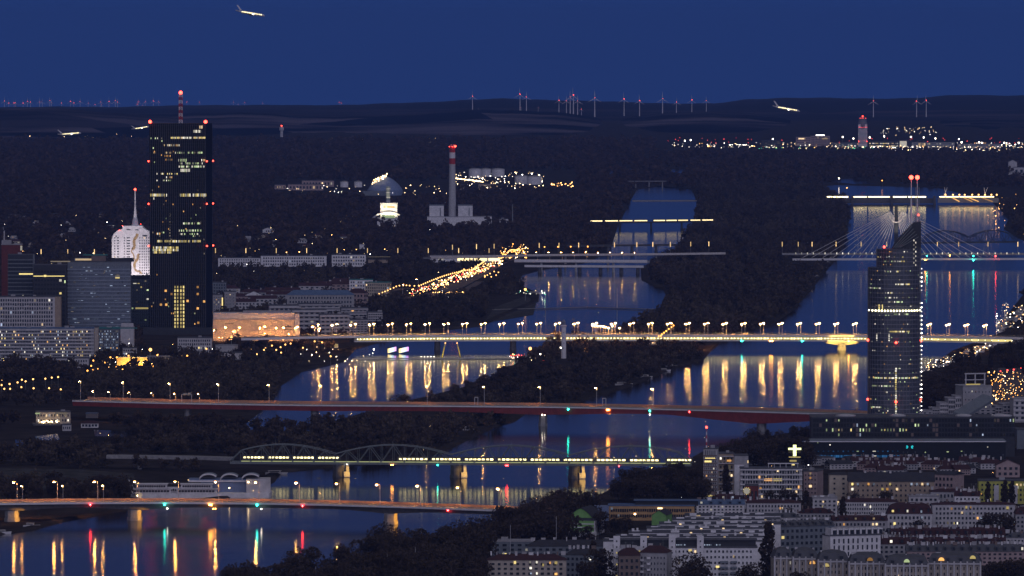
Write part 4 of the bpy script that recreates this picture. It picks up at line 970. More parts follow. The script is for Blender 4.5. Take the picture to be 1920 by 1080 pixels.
q = MB()
for x0, w in ((1699, 3), (1709, 3)): q.tube([V3((x0 + w * .5 + w * .5 * math.cos(a) - 1695.5) * s, -.4, (868 - 838 + 2 * math.sin(a)) * s) for a in np.linspace(-2.6 if x0 < 1705 else .3, 2.6 if x0 < 1705 else 5.6, 8)], .35, .35, 5)
q.build('sign_lettering', 'screen_cyan', t, world=False)
# ---------------------------------------------------------------- left district
t, s, W_, h, D = bld('office_block', 'wide blue-grey office slab with rows of pale glazing below the white high-rise', 127, 245, 491, 628, 18, 0, 'w_slate', rows=17, cols=30, lit=.0, ww=.8, wh=.55, glass='glass_blue', top=.05, bot=.09, cat='office building', apron=6)
q = MB()
for k in range(17): 
    z = h * .09 + h * .86 / 17 * k; q.box((0, -.4, z), (W_ + .3, .7, 1.15)); 
q.build('floor_band', 'w_steelblue', t, world=False)
lt = []
for _ in range(75): lt.append((rnd.uniform(-.46, .46) * W_, -.26, h * .09 + h * .86 / 17 * (rnd.randrange(17) + .56), rnd.uniform(1, 3), .5, rnd.choice(['lit_cool', 'lit_cool', 'lit_dim']), 0))
lt.append(((220.5 - 186) * s, -.3, (628 - 519.5) * s, 8 * s, 4.4 * s, 'lit_yellow', 0)); windows(t, lt, 'lit_window')
for x0, x1, y0, m_ in ((139, 166, 484, 'w_slate'), (171, 198, 480, 'w_brown'), (209, 250, 484, 'w_dark')): part_box(t, 'roof_plant', m_, (((x0 + x1) / 2 - 186) * s, 10, h + (491 - y0) * s / 2), ((x1 - x0) * s, 9, (491 - y0) * s))
inst('lit_window', unit('lit_warm'), t, ((156 - 186) * s, 5.2, h + 2.4), 0, (30 * s, .3, 1.8)); part_box(t, 'roof_plant', 'r_teal', ((178 - 186) * s, 12, h + 7), (46 * s, 6, 1.2))
t, s, W_, h, D = bld('office_block', 'narrow glass office wing with projecting floors at the right end of the blue-grey slab', 246, 280, 518, 622, 14, 0, 'w_dark', rows=16, cols=8, lit=.03, ww=.85, wh=.5, glass='glass_blue', cat='office building', tones=OFFICE, apron=6, bands=(16, 'w_slate', .22, .8),
      lits=[(254, 278, 578, 3.4, 'lit_yellow'), (247, 250, 578, 3, 'lit_green'), (250, 256, 531, 2, 'lit_white'), (258, 262, 531, 2, 'lit_yellow'), (246, 270, 516.5, 1.4, 'lit_dim')])
t, s, W_, h, D = bld('tower_block', 'dark red slab tower with a bright roof corner at the left edge', 3, 41, 459, 621, 12, 0, 'w_red', cat='tower block', apron=4, rm='r_pale', lits=[(38.5, 42, 465, 9, 'lit_white')])
part_box(t, 'roof_plant', 'r_pale', ((12 - 22) * s, 6, h + 2.5), (18 * s, 6, 5)); q = MB(); q.tube([V3(-8, 5, h + 4), V3(-8, 5, h + 15)], .8, .6, 6); q.build('roof_mast', 'w_pale', t, world=False)
t, s, W_, h, D = bld('office_block', 'curved glass office with gridded floors beside the dark red tower', 15, 62, 478, 628, 14, 0, 'w_dark', rows=18, cols=14, lit=.03, ww=.8, wh=.6, tones=OFFICE, cat='office building', apron=4, bands=(18, 'w_slate', .2, .5), lits=[(36, 62, 513.5, 2.6, 'lit_yellow')])
part_box(t, 'corner_fin', 'w_slate', (W_ / 2 + .5, 4, h / 2), (2, 6, h + 1))
bld('office_block', 'dark office block with a thin yellow roof-edge light beside the curved glass office', 63, 124, 497, 630, 16, 0, 'w_dark', rows=14, cols=10, lit=.02, ww=.8, wh=.5, glass='glass_black', tones=OFFICE, cat='office building', apron=4, lits=[(63, 121, 517.5, 1.3, 'lit_yellow'), (95, 132, 490, 2.0, 'lit_dim'), (121, 123, 528, 5, 'lit_green')])
t, s, W_, h, D = bld('apartment_block', 'pale grid-fronted apartment block of nine floors at the left edge', -12, 103, 557, 634, 15, 0, 'w_pale', rows=9, cols=24, lit=.06, ww=.62, wh=.66, top=.03, bot=.08, glass='glass', cat='apartment block', apron=5)
part_box(t, 'end_wall', 'w_tan', (W_ / 2 + 3, 7.5, h / 2), (6, 15, h))
bld('apartment_block', 'long banded apartment slab with dozens of scattered lit windows at the lower left', -12, 176, 616, 680, 14, 0, 'w_grey', rows=9, cols=62, lit=.2, ww=.6, wh=.5, top=.04, bot=.06, cat='apartment block', apron=4, bands=(9, 'w_pale', .34, .9), rm='r_blue')
bld('apartment_block', 'narrow blank grey stair tower at the end of the long banded slab', 176, 184, 614, 672, 14, 0, 'w_beige', cat='apartment block', plain=True, apron=4)
t, s, W_, h, D = bld('office_block', 'short block with a chequered white dot facade under a teal roof line', 184, 223, 616, 658, 14, 0, 'w_slate', rows=7, cols=14, lit=.62, ww=.45, wh=.5, tones=['lit_cool', 'lit_cool', 'lit_dim'], cat='office building', apron=4, rm='r_teal')
part_box(t, 'roof_edge', 'r_teal', (0, -.6, h + .5), (W_ + 36, .6, 1.1))
t, s, W_, h, D = bld('concrete_tower', 'blank pale square tower with a corner of light beside the chequered block', 226, 251, 614, 652, 12, 0, 'w_pale', rm='r_pale', cat='tower', apron=4, plain=True, lits=[(228, 250, 650, 1.4, 'lit_dim')])
part_box(t, 'roof_plant', 'w_pale', (0, 5, h + 2), (W_ * .9, 9, 4))
bld('low_building', 'small pale building under the blank square tower', 230, 256, 653, 668, 10, 0, 'w_pale', rows=2, cols=6, lit=.1, cat='building', apron=2, plain=True)
bld('office_block', 'pale five-bay office with square windows below the black tower', 333, 397, 634, 668, 14, 0, 'w_pale', rows=4, cols=15, lit=.10, ww=.55, wh=.6, top=.04, bot=.16, cat='office building', apron=3)
bld('office_block', 'dark low wing with a red upright light at the foot of the white high-rise', 285, 306, 560, 612, 12, 0, 'w_slate', rows=8, cols=5, lit=.04, cat='office building', apron=3, lits=[(302.5, 304.5, 587, 21, 'spark_red')])
bld('tower_block', 'grey twin tower block with a lit stair line right of the black tower', 399, 417, 553, 590, 9, 0, 'w_grey', rows=7, cols=4, lit=.2, ww=.3, wh=.35, cat='tower block', apron=3, lits=[(416, 418, 571, 26, 'lit_yellow')])
bld('tower_block', 'blank grey tower block beside the grey twin tower', 421, 442, 547, 588, 9, 0, 'w_grey', rows=6, cols=3, lit=.12, ww=.22, wh=.22, cat='tower block', apron=3)
bld('tower_block', 'low grey block with a small roof house behind the grey twin tower', 399, 424, 530, 556, 9, 0, 'w_slate', rows=4, cols=5, lit=.04, cat='tower block', apron=3)
t, s, W_, h, D = bld('sports_hall', 'large windowless beige hall washed in orange lamp light', 399, 552, 600, 639, 28, 0, 'w_beige', rm='r_pale', cat='hall', apron=4, plain=True)
part_box(t, 'upper_wall', 'w_pale', (0, 14, h + 3.6), (W_ * .99, 26, 7.2)); part_box(t, 'roof_slab', 'r_pale', ((500 - 475.5) * s, 14, h + 8), (90 * s, 20, 2))
windows(t, [((x - 475.5) * s, -.1, (639 - y) * s, w * s, hh * s, 'glass', 0) for x, y, w, hh in ((405, 618, 5, 3), (430, 607, 16, 1.2), (537, 612, 18, 1.2), (540, 618, 16, 1.2), (540, 611, 2, 3))])
part_box(t, 'stair_tower', 'w_pale', ((557 - 475.5) * s, 5, h / 2 + 3), (9 * s, 8, h + 6))
for x, y in ((404, 619), (421, 613), (440, 621), (446, 613), (486, 614), (493, 611), (520, 614), (527, 613), (498, 625), (539, 626), (412, 636), (435, 633), (555, 614), (562, 612), (590, 611), (596, 615), (596, 619), (418, 637), (515, 640)):
    q = at(x, y, dist(639) - 14 - 8 * (x > 553)); lamp('quay', (q.x, q.y, 0), 'amber lamp in front of the beige hall and the lit bridge approach', 'amber lamps by the beige hall', None, max(.3, q.z / 13))
# terraced housing, red roofs, school and far rows
for k, (x0, x1, yt, yb) in enumerate(((505, 560, 573, 620), (548, 612, 581, 626), (600, 655, 590, 632), (648, 690, 600, 626), (690, 717, 586, 612), (560, 640, 570, 600), (640, 690, 578, 606))):
    bld('terrace_house', ('leftmost', 'second', 'third', 'lowest', 'rightmost', 'topmost left', 'topmost right')[k] + ' grey stepped block of the terraced estate behind the lit bridge', x0, x1, yt, yb, 14, .12, 'w_grey', rows=5 if k < 5 else 3, cols=6, lit=.03, ww=.6, wh=.42, cat='terraced housing', group='terraced estate blocks', bands=(5, 'w_pale', .3, 1.2), apron=2)
t, s, W_, h, D = bld('school', 'long blue-roofed building with a hipped end behind the terraced estate', 538, 664, 553, 580, 16, .03, 'w_grey', 'hip', 'r_blue', 9, 3, 22, .02, cat='school', apron=8)
bld('brick_house', 'brown end wing with a dark hip roof beside the long blue roof', 650, 682, 549, 577, 14, -.35, 'w_pink', 'hip', 'r_red', 8, 3, 5, .02, side=3, cat='house', apron=4)
bld('apartment_block', 'pale rounded apartment block with turquoise roof terraces right of the red roofs', 684, 726, 530, 556, 16, -.3, 'w_cream', rows=4, cols=10, lit=.06, side=4, rm='r_teal', cat='apartment block', apron=5)
bld('apartment_block', 'white lit low block in front of the turquoise roof terraces', 655, 699, 525, 547, 12, 0, 'w_white', rows=3, cols=9, lit=.3, rm='r_teal', cat='apartment block', apron=4)
REDS = [(450, 500, 548, 562), (495, 560, 545, 560), (560, 620, 536, 548), (600, 660, 533, 545), (420, 470, 556, 570), (440, 480, 566, 580), (470, 520, 560, 574), (500, 545, 552, 566), (405, 450, 541, 553), (620, 668, 528, 540), (545, 580, 560, 571), (596, 625, 558, 571)]
for k, (x0, x1, yt, yb) in enumerate(REDS):
    bld('house', 'dark red-roofed house in the huddle of roofs below the white row building', x0, x1, yt, yb, 11, rnd.uniform(-.3, .3), rnd.choice(['w_pale', 'w_grey', 'w_pink']), rnd.choice(['gable', 'hip']), 'r_red', 6, 2, 6, .03, side=2, cat='house', group='red-roofed houses below the white row', chim=2, apron=5)
for k, (x0, x1, yt, yb) in enumerate(((460, 492, 553, 570), (590, 606, 556, 571))):
    bld('house', 'white-gabled house among the red roofs, ' + ('left of' if k == 0 else 'right below') + ' the long blue roof', x0, x1, yt, yb, 10, 0, 'w_white', 'gable_front', 'r_dark', 7, 1, 3, 0, cat='house', apron=4)
for k, (x0, x1, yt) in enumerate(((409, 488, 484), (489, 612, 480), (622, 686, 478))):
    bld('row_building', 'long white flat-roofed row building, ' + ('left lower part', 'middle part with lit stair', 'right part with tall columns')[k], x0, x1, yt, 500, 12, 0, 'w_white', rows=3, cols=int((x1 - x0) / 4.6), lit=.05, ww=.55, wh=.5, cat='row building', apron=7)
bld('low_building', 'long low shed with a thin lit roof line right of the white row', 690, 733, 487, 493, 10, 0, 'w_tan', cat='shed', apron=4, lits=[(690, 732, 481.5, 1, 'lit_dim')], plain=True)
t, s, W_, h, D = bld('station', 'white station hall with glowing window bands beside the highway lights', 806, 938, 480, 492, 12, 0, 'w_white', cat='station', plain=True, apron=4, rm='r_pale',
      lits=[(858, 886, 486.5, 4.6, 'line_light'), (889, 913, 486.5, 4.6, 'line_light'), (916, 937, 486.5, 4.6, 'line_light'), (822, 832, 486, 3, 'lit_white')])
bld('billboard', 'small white roadside board among the trees above the station', 674, 684, 458, 467, 1.2, 0, 'w_white', cat='billboard', plain=True, apron=3)
# suburb houses behind the towers
for k in range(46):
    x = rnd.uniform(-5, 640); y = rnd.uniform(404, 470) if x < 420 else rnd.uniform(436, 472)
    if 205 < x < 400: continue
    w = rnd.uniform(8, 20); bld('house', 'small pale suburban house among dark trees behind the towers', x, x + w, y - rnd.uniform(4, 7), y, 9, rnd.uniform(-.4, .4), rnd.choice(['w_pale', 'w_white', 'w_grey', 'w_cream']), rnd.choice(['gable', 'gable_front', 'hip']), rnd.choice(['r_dark', 'r_red', 'r_pale']), 3.5, 1, 4, .12, cat='house', group='suburban houses behind the towers', apron=5)
# lower left: underpass, restaurant, pavilion, small blocks
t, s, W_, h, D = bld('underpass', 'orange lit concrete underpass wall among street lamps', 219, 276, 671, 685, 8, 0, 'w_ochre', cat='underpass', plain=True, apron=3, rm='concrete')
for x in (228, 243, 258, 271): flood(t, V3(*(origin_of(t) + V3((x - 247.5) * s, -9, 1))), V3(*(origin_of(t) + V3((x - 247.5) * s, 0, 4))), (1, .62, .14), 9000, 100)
t, s, W_, h, D = bld('underpass', 'darker concrete arcade right of the orange underpass', 276, 318, 669, 682, 8, 0, 'concrete_dark', cat='underpass', plain=True, apron=3, rm='concrete')
for x in range(280, 318, 6): part_box(t, 'pillar', 'concrete', ((x - 297) * s, -.6, h / 2), (.7, .8, h))
bld('low_building', 'pale low office with a small roof tower among dark trees at the lower left', 98, 166, 672, 690, 12, 0, 'w_pale', rows=2, cols=14, lit=.12, cat='building', apron=4)
bld('concrete_tower', 'pale slim blank block left of the low office', 81, 92, 663, 684, 8, 0, 'w_pale', cat='tower', plain=True, apron=5)
bld('low_building', 'small white flat hall with a bright floodlit end by the lit bridge approach', 412, 456, 662, 674, 10, .2, 'w_pale', cat='building', plain=True, apron=3)
bld('low_building', 'pale skewed hall right of the five-bay office', 404, 440, 648, 664, 10, -.3, 'w_pale', rm='r_pale', cat='building', apron=3, plain=True)
bld('low_building', 'small white lit kiosk below the lit bridge approach', 616, 634, 645, 652, 8, .1, 'w_white', cat='kiosk', plain=True, apron=3, lits=[(618, 633, 648, 5, 'lit_yellow')])
t, s, W_, h, D = bld('restaurant', 'low riverside restaurant with a lit terrace at the far lower left', 68, 132, 773, 795, 12, .1, 'w_cream', rows=2, cols=12, lit=.25, cat='restaurant', rm='r_grey', apron=10, lits=[(66, 75, 775, 2.2, 'lit_green'), (104, 126, 775, 3, 'lit_dim')])
for k in range(26):
    inst('terrace_light', unit('spark_warm'), t, (rnd.uniform(-.45, .2) * W_, -rnd.uniform(6, 20), rnd.uniform(2, 3.2)), 0, (.7, .7, .7))
part_box(t, 'terrace', 'concrete_dark', (-6, -12, .6), (W_ * .8, 22, 1.2))
bld('pavilion', 'white open pavilion with a red hipped roof beside the riverside restaurant', 152, 184, 794, 802, 9, 0, 'w_white', 'hip', 'r_red', 5, 1, 5, 0, ww=.7, wh=.7, cat='pavilion', apron=8)
bld('pavilion', 'small blue-roofed hut behind the white open pavilion', 161, 183, 776, 784, 8, 0, 'w_slate', rm='r_blue', cat='hut', plain=True, apron=5)
bld('low_building', 'small grey hut beside the restaurant boats', 117, 133, 797, 808, 7, 0, 'w_pale', rows=1, cols=4, lit=.1, cat='hut', apron=6, plain=True)
# ---------------------------------------------------------------- across the middle: power plant, tanks
t, s, W_, h, D = bld('power_plant', 'white power plant hall with two boiler cubes and a tall red and white chimney', 801, 922, 407, 424, 30, 0, 'w_white', rm='r_pale', cat='power plant', apron=2, plain=True)
for x0, x1, y0 in ((805, 832, 386), (859, 886, 386)):
    cx = ((x0 + x1) / 2 - 861.5) * s; part_box(t, 'boiler_house', 'w_white', (cx, 16, h + (407 - y0) * s / 2), ((x1 - x0) * s, 22, (407 - y0) * s)); part_box(t, 'boiler_roof', 'w_slate', (cx, 16, h + (407 - y0) * s + .8), ((x1 - x0) * s + 1, 22, 1.6)); part_box(t, 'stair', 'w_slate', (cx + 6, 4.6, h + 8), (1.2, 1, 13))
zt = lambda y: (424 - y) * s; cx = (848 - 861.5) * s
for y0, y1, r0, r1, m_ in ((420, 308, 6.2, 4.9, 'concrete_pale'), (308, 297, 4.9, 4.8, 'red_paint'), (297, 286, 4.8, 4.7, 'white'), (286, 275, 4.7, 4.6, 'red_paint')):
    q = MB(); q.lathe((cx, 14, 0), [(r0, zt(y0)), (r1, zt(y1))], 16); q.build('chimney', m_, t, world=False)
q = MB()
for dx in (-2, 2): q.lathe((cx + dx, 14, 0), [(1.3, zt(275)), (1.3, zt(271))], 8)
q.build('flue', 'steel', t, world=False); beacon(t, (cx + 4.6, 9, zt(274.5)), 1.7); beacon(t, (cx - 4.6, 9, zt(275)), .6); beacon(t, (cx, 9, zt(275)), .6)
bld('low_building', 'small white annex right of the power plant hall', 937, 953, 411, 423, 10, 0, 'w_white', rows=2, cols=4, lit=.1, cat='building', apron=2)
part_t = thing('antenna_mast', 'thin lattice mast right of the power plant', 'mast', G(961, 423)); q = MB(); q.tube([G(961, 423), G(961, 423) + V3(0, 0, 34)], .9, .6, 5); q.build('mast', 'steel', part_t)
t, s, W_, h, D = bld('incineration_plant', 'floodlit plant with a round arch and a slim steel stack among dark trees', 707, 747, 409, 424, 22, 0, 'w_white', rm='r_pale', cat='power plant', apron=3, plain=True)
part_box(t, 'boiler_house', 'w_white', ((729 - 727) * s, 10, h + 12), (32 * s, 16, 24)); cx0 = (728 - 727) * s
q = MB(); q.lathe(((727.5 - 727) * s, 12, 0), [(3.4, h + 24), (3.2, (424 - 350) * s)], 12); q.build('stack', 'steel', t, world=False)
q = MB()
for y in (355, 362, 371, 378): q.lathe(((727.5 - 727) * s, 12, (424 - y) * s), [(3.6, 0), (3.6, 1.2)], 12)
q.build('stack_ring', 'white', t, world=False)
q = MB(); q.tube([V3((728 + 35 * math.cos(a) - 727) * s, -3, (27 * math.sin(a) - 1) * s) for a in np.linspace(math.pi, .9, 18)], 1.7, 1.7, 6); q.build('arch', 'concrete_pale', t, world=False)
q = MB(); q.box((cx0, -1.2, h + 2.5), (24 * s, .5, 4)); q.build('lit_window', 'lit_green', t, world=False)
q = MB(); q.box((cx0 - 6, 1.7, h + 17.5), (3.2, .4, 3)); q.box((cx0 + 4, 1.7, h + 17.5), (12, .4, 2.6)); q.build('sign_lettering', 'w_ochre', t, world=False)
for dx in (-12, 0, 12): flood(t, V3(*(origin_of(t) + V3(dx, -16, h + 6))), V3(*(origin_of(t) + V3(dx, 2, h + 15))), (1, .88, .55), 24000, 100)
def tank(x0, x1, yt, yb, label, m='w_white'):
    D = dist(yb); s = S(D); c = at((x0 + x1) / 2, yb, D); c.z = 0; t = thing('storage_tank', label, 'storage tank', c, 0, 'storage tanks across the river'); r = (x1 - x0) / 2 * s; hh = (yb - yt) * s
    q = MB(); q.lathe((0, 0, 0), [(r, -.5), (r, hh)], 24); q.build('shell', m, t, world=False); q = MB(); q.lathe((0, 0, hh), [(r + .4, 0), (r + .4, .5), (r * .5, 1.8), (.2, 2.4)], 24); q.build('tank_roof', 'r_pale', t, world=False)
    CLEAR.append([(x0 - 2, yb - 3), (x1 + 2, yb - 3), (x1 + 2, yb + 14), (x0 - 2, yb + 14)])
for x0, x1, yt, yb in ((879, 903, 317, 333), (901, 921, 317, 331), (922, 946, 317, 331), (965, 990, 330, 345), (988, 1016, 331, 346), (638, 653, 341, 351), (664, 679, 341, 351)): tank(x0, x1, yt, yb, 'pale round storage tank in the brightly lit depot across the river' if x0 > 700 else 'small pale round tank left of the domed hall')
t = thing('domed_hall', 'blue domed hall with rows of white roof lights left of the chimney', 'hall', G(722, 366)); c = G(722, 366); s = S(c.y)
q = MB(); q.lathe((c.x, c.y, 0), [(33 * s, 0), (33 * s, 10 * s), (26 * s, 20 * s), (16 * s, 29 * s), (7 * s, 34 * s), (1, 36 * s)], 28); q.build('dome', 'w_blue', t, smooth=False)
q = MB(); q.box((c.x - 20 * s, c.y - 30, 4 * s), (52 * s, 20, 9 * s)); q.build('annex', 'w_slate', t)
for r_ in range(4):
    for k in range(7): p = at(698 + k * 4 + r_ * 1.2, 345 - k * 1.9 - r_ * 2.6 + 0 * k, c.y - 26 * s + r_ * 6 * s); q = MB(); q.ball(p, .9, 0, 6); q.build('roof_light', 'spark_warm', t)
CLEAR.append([(680, 360), (760, 360), (760, 382), (680, 382)])
for x0, x1, yt, yb, lab in ((566, 626, 339, 350, 'long pale warehouse with a row of roof lamps left of the small tanks'), (515, 535, 347, 355, 'short pale warehouse with corner lamps at the left end of the depot'), (540, 606, 346, 357, 'low grey warehouse in front of the long pale warehouse'), (850, 872, 347, 356, 'dim shed right of the tall chimney'), (897, 928, 345, 356, 'brown shed below the round tanks')):
    bld('warehouse', lab, x0, x1, yt, yb, 20, 0, 'w_pink' if x0 < 600 else 'w_tan', rows=1, cols=10, lit=.25, tones=['lit_warm', 'lit_white'], cat='warehouse', apron=3, plain=True)
# airport
s0 = S(dist(272))
t, s, W_, h, D = bld('control_tower', 'white airport control tower widening upward with bands of red lights', 1609.5, 1626, 233, 275, 20, 0, 'w_white', rm='r_pale', cat='control tower', apron=2, plain=True)
q = MB(); q.lathe((0, 10, 0), [(9.5 * s / 1.0 * .86, h - 8 * s), (10 * s * .86, h + 2 * s), (8.6 * s * .86, h + 5 * s), (8.8 * s * .86, h + 12 * s), (2, h + 14 * s)], 14); q.build('cab', 'w_slate', t, world=False)
for x in (1611, 1614.5, 1618, 1622, 1625): beacon(t, ((x - 1618) * s, -11, (275 - 238.5) * s), .75, 'beacon_dim')
for x in (1612.5, 1616, 1618.5, 1623): beacon(t, ((x - 1618) * s, -11, (275 - 221.5) * s), .8, 'beacon_dim')
beacon(t, (0, 8, (275 - 218) * s), 1.5); beacon(t, ((1610 - 1618) * s, -4, (275 - 265) * s), 1.0); beacon(t, ((1625.5 - 1618) * s, -4, (275 - 265) * s), 1.0)
q = MB()
for k in range(13): q.box((0, -.4, (275 - 241 - k * 2.3) * s), (15.5 * s, .5, .9))
q.build('facade_line', 'w_slate', t, world=False)
for x0, x1, yt, yb, w, lab, lt in ((1428, 1467, 264, 276, 'w_dark', 'airport hotel with a dotted facade left of the control tower', .42), (1493, 1520, 257, 274, 'w_pink', 'brown airport office block with lit top floors, left half', .06), (1520, 1556, 255, 274, 'w_pink', 'brown airport office block with a white roof sign, right half', .08),
                                   (1628, 1686, 266, 277, 'w_dark', 'airport terminal with glowing halls right of the control tower', .75), (1686, 1710, 264, 277, 'w_dark', 'bright white glazed airport hall in the middle of the terminal', .0), (1710, 1790, 267, 277, 'w_grey', 'dim airport pier right of the bright glazed hall', .22), (1560, 1608, 268, 276, 'w_slate', 'dark low airport building left of the control tower', .2), (1796, 1876, 270, 278, 'w_grey', 'far right airport sheds under floodlights', .15)):
    ex = [(1687, 1700, 270, 11, 'lit_white')] if x0 == 1686 else ([(1497, 1508, 260, 2.4, 'lit_warm')] if x0 == 1493 else ([(1530, 1546, 253.8, 2, 'spark_white'), (1541, 1552, 260, 2.4, 'lit_warm')] if x0 == 1520 else ([(1722, 1726, 272, 7, 'lit_warm'), (1728, 1731, 272, 7, 'lit_warm'), (1732, 1735, 272, 7, 'lit_warm')] if x0 == 1710 else [])))
    bld('airport_building', lab, x0, x1, yt, yb, 30, 0, w, rows=4 if x0 < 1600 else 2, cols=int((x1 - x0) / 3), lit=lt, ww=.6, wh=.45, tones=['lit_warm', 'lit_white', 'lit_yellow'] if x0 != 1428 else ['lit_dim'], cat='airport building', apron=2, lits=ex, plain=True)
for x0, x1, yt, yb, lab, m_ in ((571, 583, 265, 268, 'small white lit shed at the left of the far plain', 'spark_white'), (599, 619, 265, 268, 'longer white lit shed on the far plain', 'spark_white'), (725, 733, 263.5, 269, 'pale far shed with a blue-white lit end', 'spark_cool'), (792, 811, 264, 268, 'far shed with a double row of lights left of the chimney top', 'spark_warm')):
    bld('shed', lab, x0, x1, yt, yb, 30, 0, 'w_grey', cat='shed', apron=1, plain=True, lits=[(x0 + 1, x1 - 1, (yt + yb) / 2, 1.6, 'lit_white')])
t = thing('water_tower', 'lone pale water tower with a red lamp on the far plain', 'water tower', G(528, 257)); c = G(528, 257); q = MB(); q.lathe((c.x, c.y, 0), [(4, 0), (4, 18), (6.5, 19), (6.5, 27), (1, 30)], 12); q.build('shaft', 'w_pale', t); q = MB(); q.ball(c + V3(0, 0, 32), 1.6); q.build('beacon', 'beacon_red', t)
bld('silo_building', 'pale silo building with a taller left part at the far right edge', 1891, 1907, 304, 328, 18, 0, 'w_pale', cat='silo', apron=3, plain=True, rk='gable_front', rh=4, rm='r_pale'); bld('low_building', 'pale hall beside the silo building at the far right edge', 1900, 1940, 314, 329, 14, 0, 'w_pale', rows=1, cols=4, lit=0, cat='building', apron=3, plain=True)
# ---------------------------------------------------------------- lower right town
t, s, W_, h, D = bld('tower_block', 'slim grey tower block with brown window bands and a red and white mast', 1319, 1344, 842, 935, 12, -.12, 'w_pale', rows=11, cols=7, lit=.06, ww=.6, wh=.42, top=.13, bot=.05, side=0, cat='tower block', lits=[(1322, 1341, 858.8, 1.8, 'lit_yellow'), (1321, 1334, 865, 3.2, 'lit_yellow'), (1323, 1343, 929.5, 3, 'lit_yellow')], bands=(11, 'w_brown', .3, .2), apron=3)
q = MB(); qr = MB(); z0, z1 = h, (935 - 803) * s; xm = (1323.5 - 1331.5) * s
for k in range(6): (q, qr)[k % 2].tube([V3(xm, 4, z0 + (z1 - z0) * k / 6), V3(xm, 4, z0 + (z1 - z0) * (k + 1) / 6)], .55 - .05 * k, .5 - .05 * k, 6)
q.build('mast', 'white', t, world=False); qr.build('mast_red_section', 'red_paint', t, world=False); beacon(t, (xm, 4, z1 + .6), .7)
for k in range(6): part_box(t, 'louvre', 'steel_dark', ((1322.5 + k * 3.6 - 1331.5) * s, -.2, (935 - 848.5) * s), (1.4 * s, .3, 9 * s))
bld('apartment_block', 'grey link block with long balconies beside the slim tower block', 1347, 1376, 851, 926, 12, 0, 'w_tan', rows=8, cols=4, lit=.06, ww=.5, wh=.6, cat='apartment block', bands=(5, 'w_pale', .12, 1.4), apron=3, lits=[(1363, 1371, 863.5, 3.5, 'lit_amber'), (1362, 1370, 876, 9, 'lit_dim'), (1362, 1370, 890, 9, 'lit_dim')])
t, s, W_, h, D = bld('apartment_block', 'white blank-walled end block joined to the balcony building', 1377, 1403, 855, 932, 14, 0, 'w_white', cat='apartment block', apron=3, plain=True, lits=[(1401, 1403.4, 865.5, 5, 'lit_warm')])
part_box(t, 'upper_wall', 'w_grey', (0, -.12, h - 8 * s), (W_ - .1, .3, 15 * s))
t, s, W_, h, D = bld('apartment_block', 'broad pale balcony building with a roof pergola and a few bright rooms', 1388, 1504, 879, 938, 14, 0, 'w_pale', rows=6, cols=22, lit=.05, ww=.62, wh=.56, top=.03, bot=.03, cat='apartment block', bands=(6, 'w_white', .16, 1.5), apron=0, lits=[(1433, 1448, 899.5, 4.4, 'lit_amber'), (1450, 1466, 899.5, 5, 'lit_yellow'), (1457, 1459.6, 882.5, 4, 'lit_warm'), (1493, 1495.6, 882.5, 4, 'lit_warm'), (1424, 1428, 916, 4.5, 'lit_amber'), (1474, 1484, 917, 2, 'lit_yellow'), (1435, 1437, 891.5, 4, 'lit_white')])
q = MB(); q.box(((1469 - 1446) * s, 2, h + 3.4), (58 * s, .35, .35)); q.box(((1469 - 1446) * s, 8, h + 3.4), (58 * s, .35, .35))
for x in range(1441, 1500, 11): q.box(((x - 1446) * s, 2, h + 1.7), (.3, .3, 3.4))
q.build('pergola', 'white', t, world=False)
for k in range(9): part_box(t, 'balcony_divider', 'w_white', ((1398 + k * 12.6 - 1446) * s, -.8, h * .5), (.25, 1.5, h * .94))
for k, (x0, x1, yt, yb) in enumerate(((1405, 1425, 852, 872), (1427, 1443, 848, 862), (1445, 1463, 843, 856), (1503, 1522, 866, 880), (1522, 1540, 860, 873), (1540, 1562, 858, 871))):
    bld('row_house', ('lowest', 'middle', 'topmost', 'lower', 'second', 'upper')[k] + ' grey stepped house ' + ('on the bank left' if k < 3 else 'on the slope right') + ' of the glowing cross', x0, x1, yt, yb, 20, .2, 'w_grey', rows=2, cols=4, lit=.03, cat='row house', apron=4)
t, s, W_, h, D = bld('apartment_block', 'reddish brown end block with three lit windows right of the balcony building', 1507, 1532, 884, 932, 20, -.25, 'w_pink', rows=5, cols=4, lit=0, ww=.35, wh=.4, cat='apartment block', apron=3, lits=[(1518, 1521, 887.5, 4, 'lit_warm'), (1518, 1521, 896, 3.6, 'lit_amber'), (1517, 1522, 911.5, 4.4, 'lit_warm')])
t, s, W_, h, D = bld('brick_building', 'narrow brick stub tower with a bright clock below the balcony building', 1398, 1422, 911, 946, 8, 0, 'w_red', cat='tower', plain=True, apron=2, rows=1, cols=3, lit=0)
q = MB(); q.lathe((0, 0, 0), [(2.0, 0), (2.0, .5)], 16); o = q.build('clock_face', 'lit_white', t, world=False); o.location = ((1400 - 1410) * s, -.4, (946 - 920.5) * s); o.rotation_euler = (math.pi / 2, 0, 0)
for k in range(12): a = k * math.pi / 6; part_box(t, 'clock_ray', 'lit_yellow', ((1400 - 1410) * s + 2.3 * math.cos(a), -.7, (946 - 920.5) * s + 2.3 * math.sin(a)), (.45, .3, .45))
t = thing('illuminated_cross', 'glowing yellow-white cross on a small lit pavilion tower', 'illuminated cross', G(1490, 885)); c = G(1490, 885); s = S(c.y); Z = lambda y: (885 - y) * s
q = MB(); q.box((c.x, c.y, Z(844.5)), (6 * s, 1, 21 * s)); q.box((c.x, c.y - .1, Z(841.5)), (24 * s, 1, 3.6 * s)); q.build('cross', 'cross_glow', t)
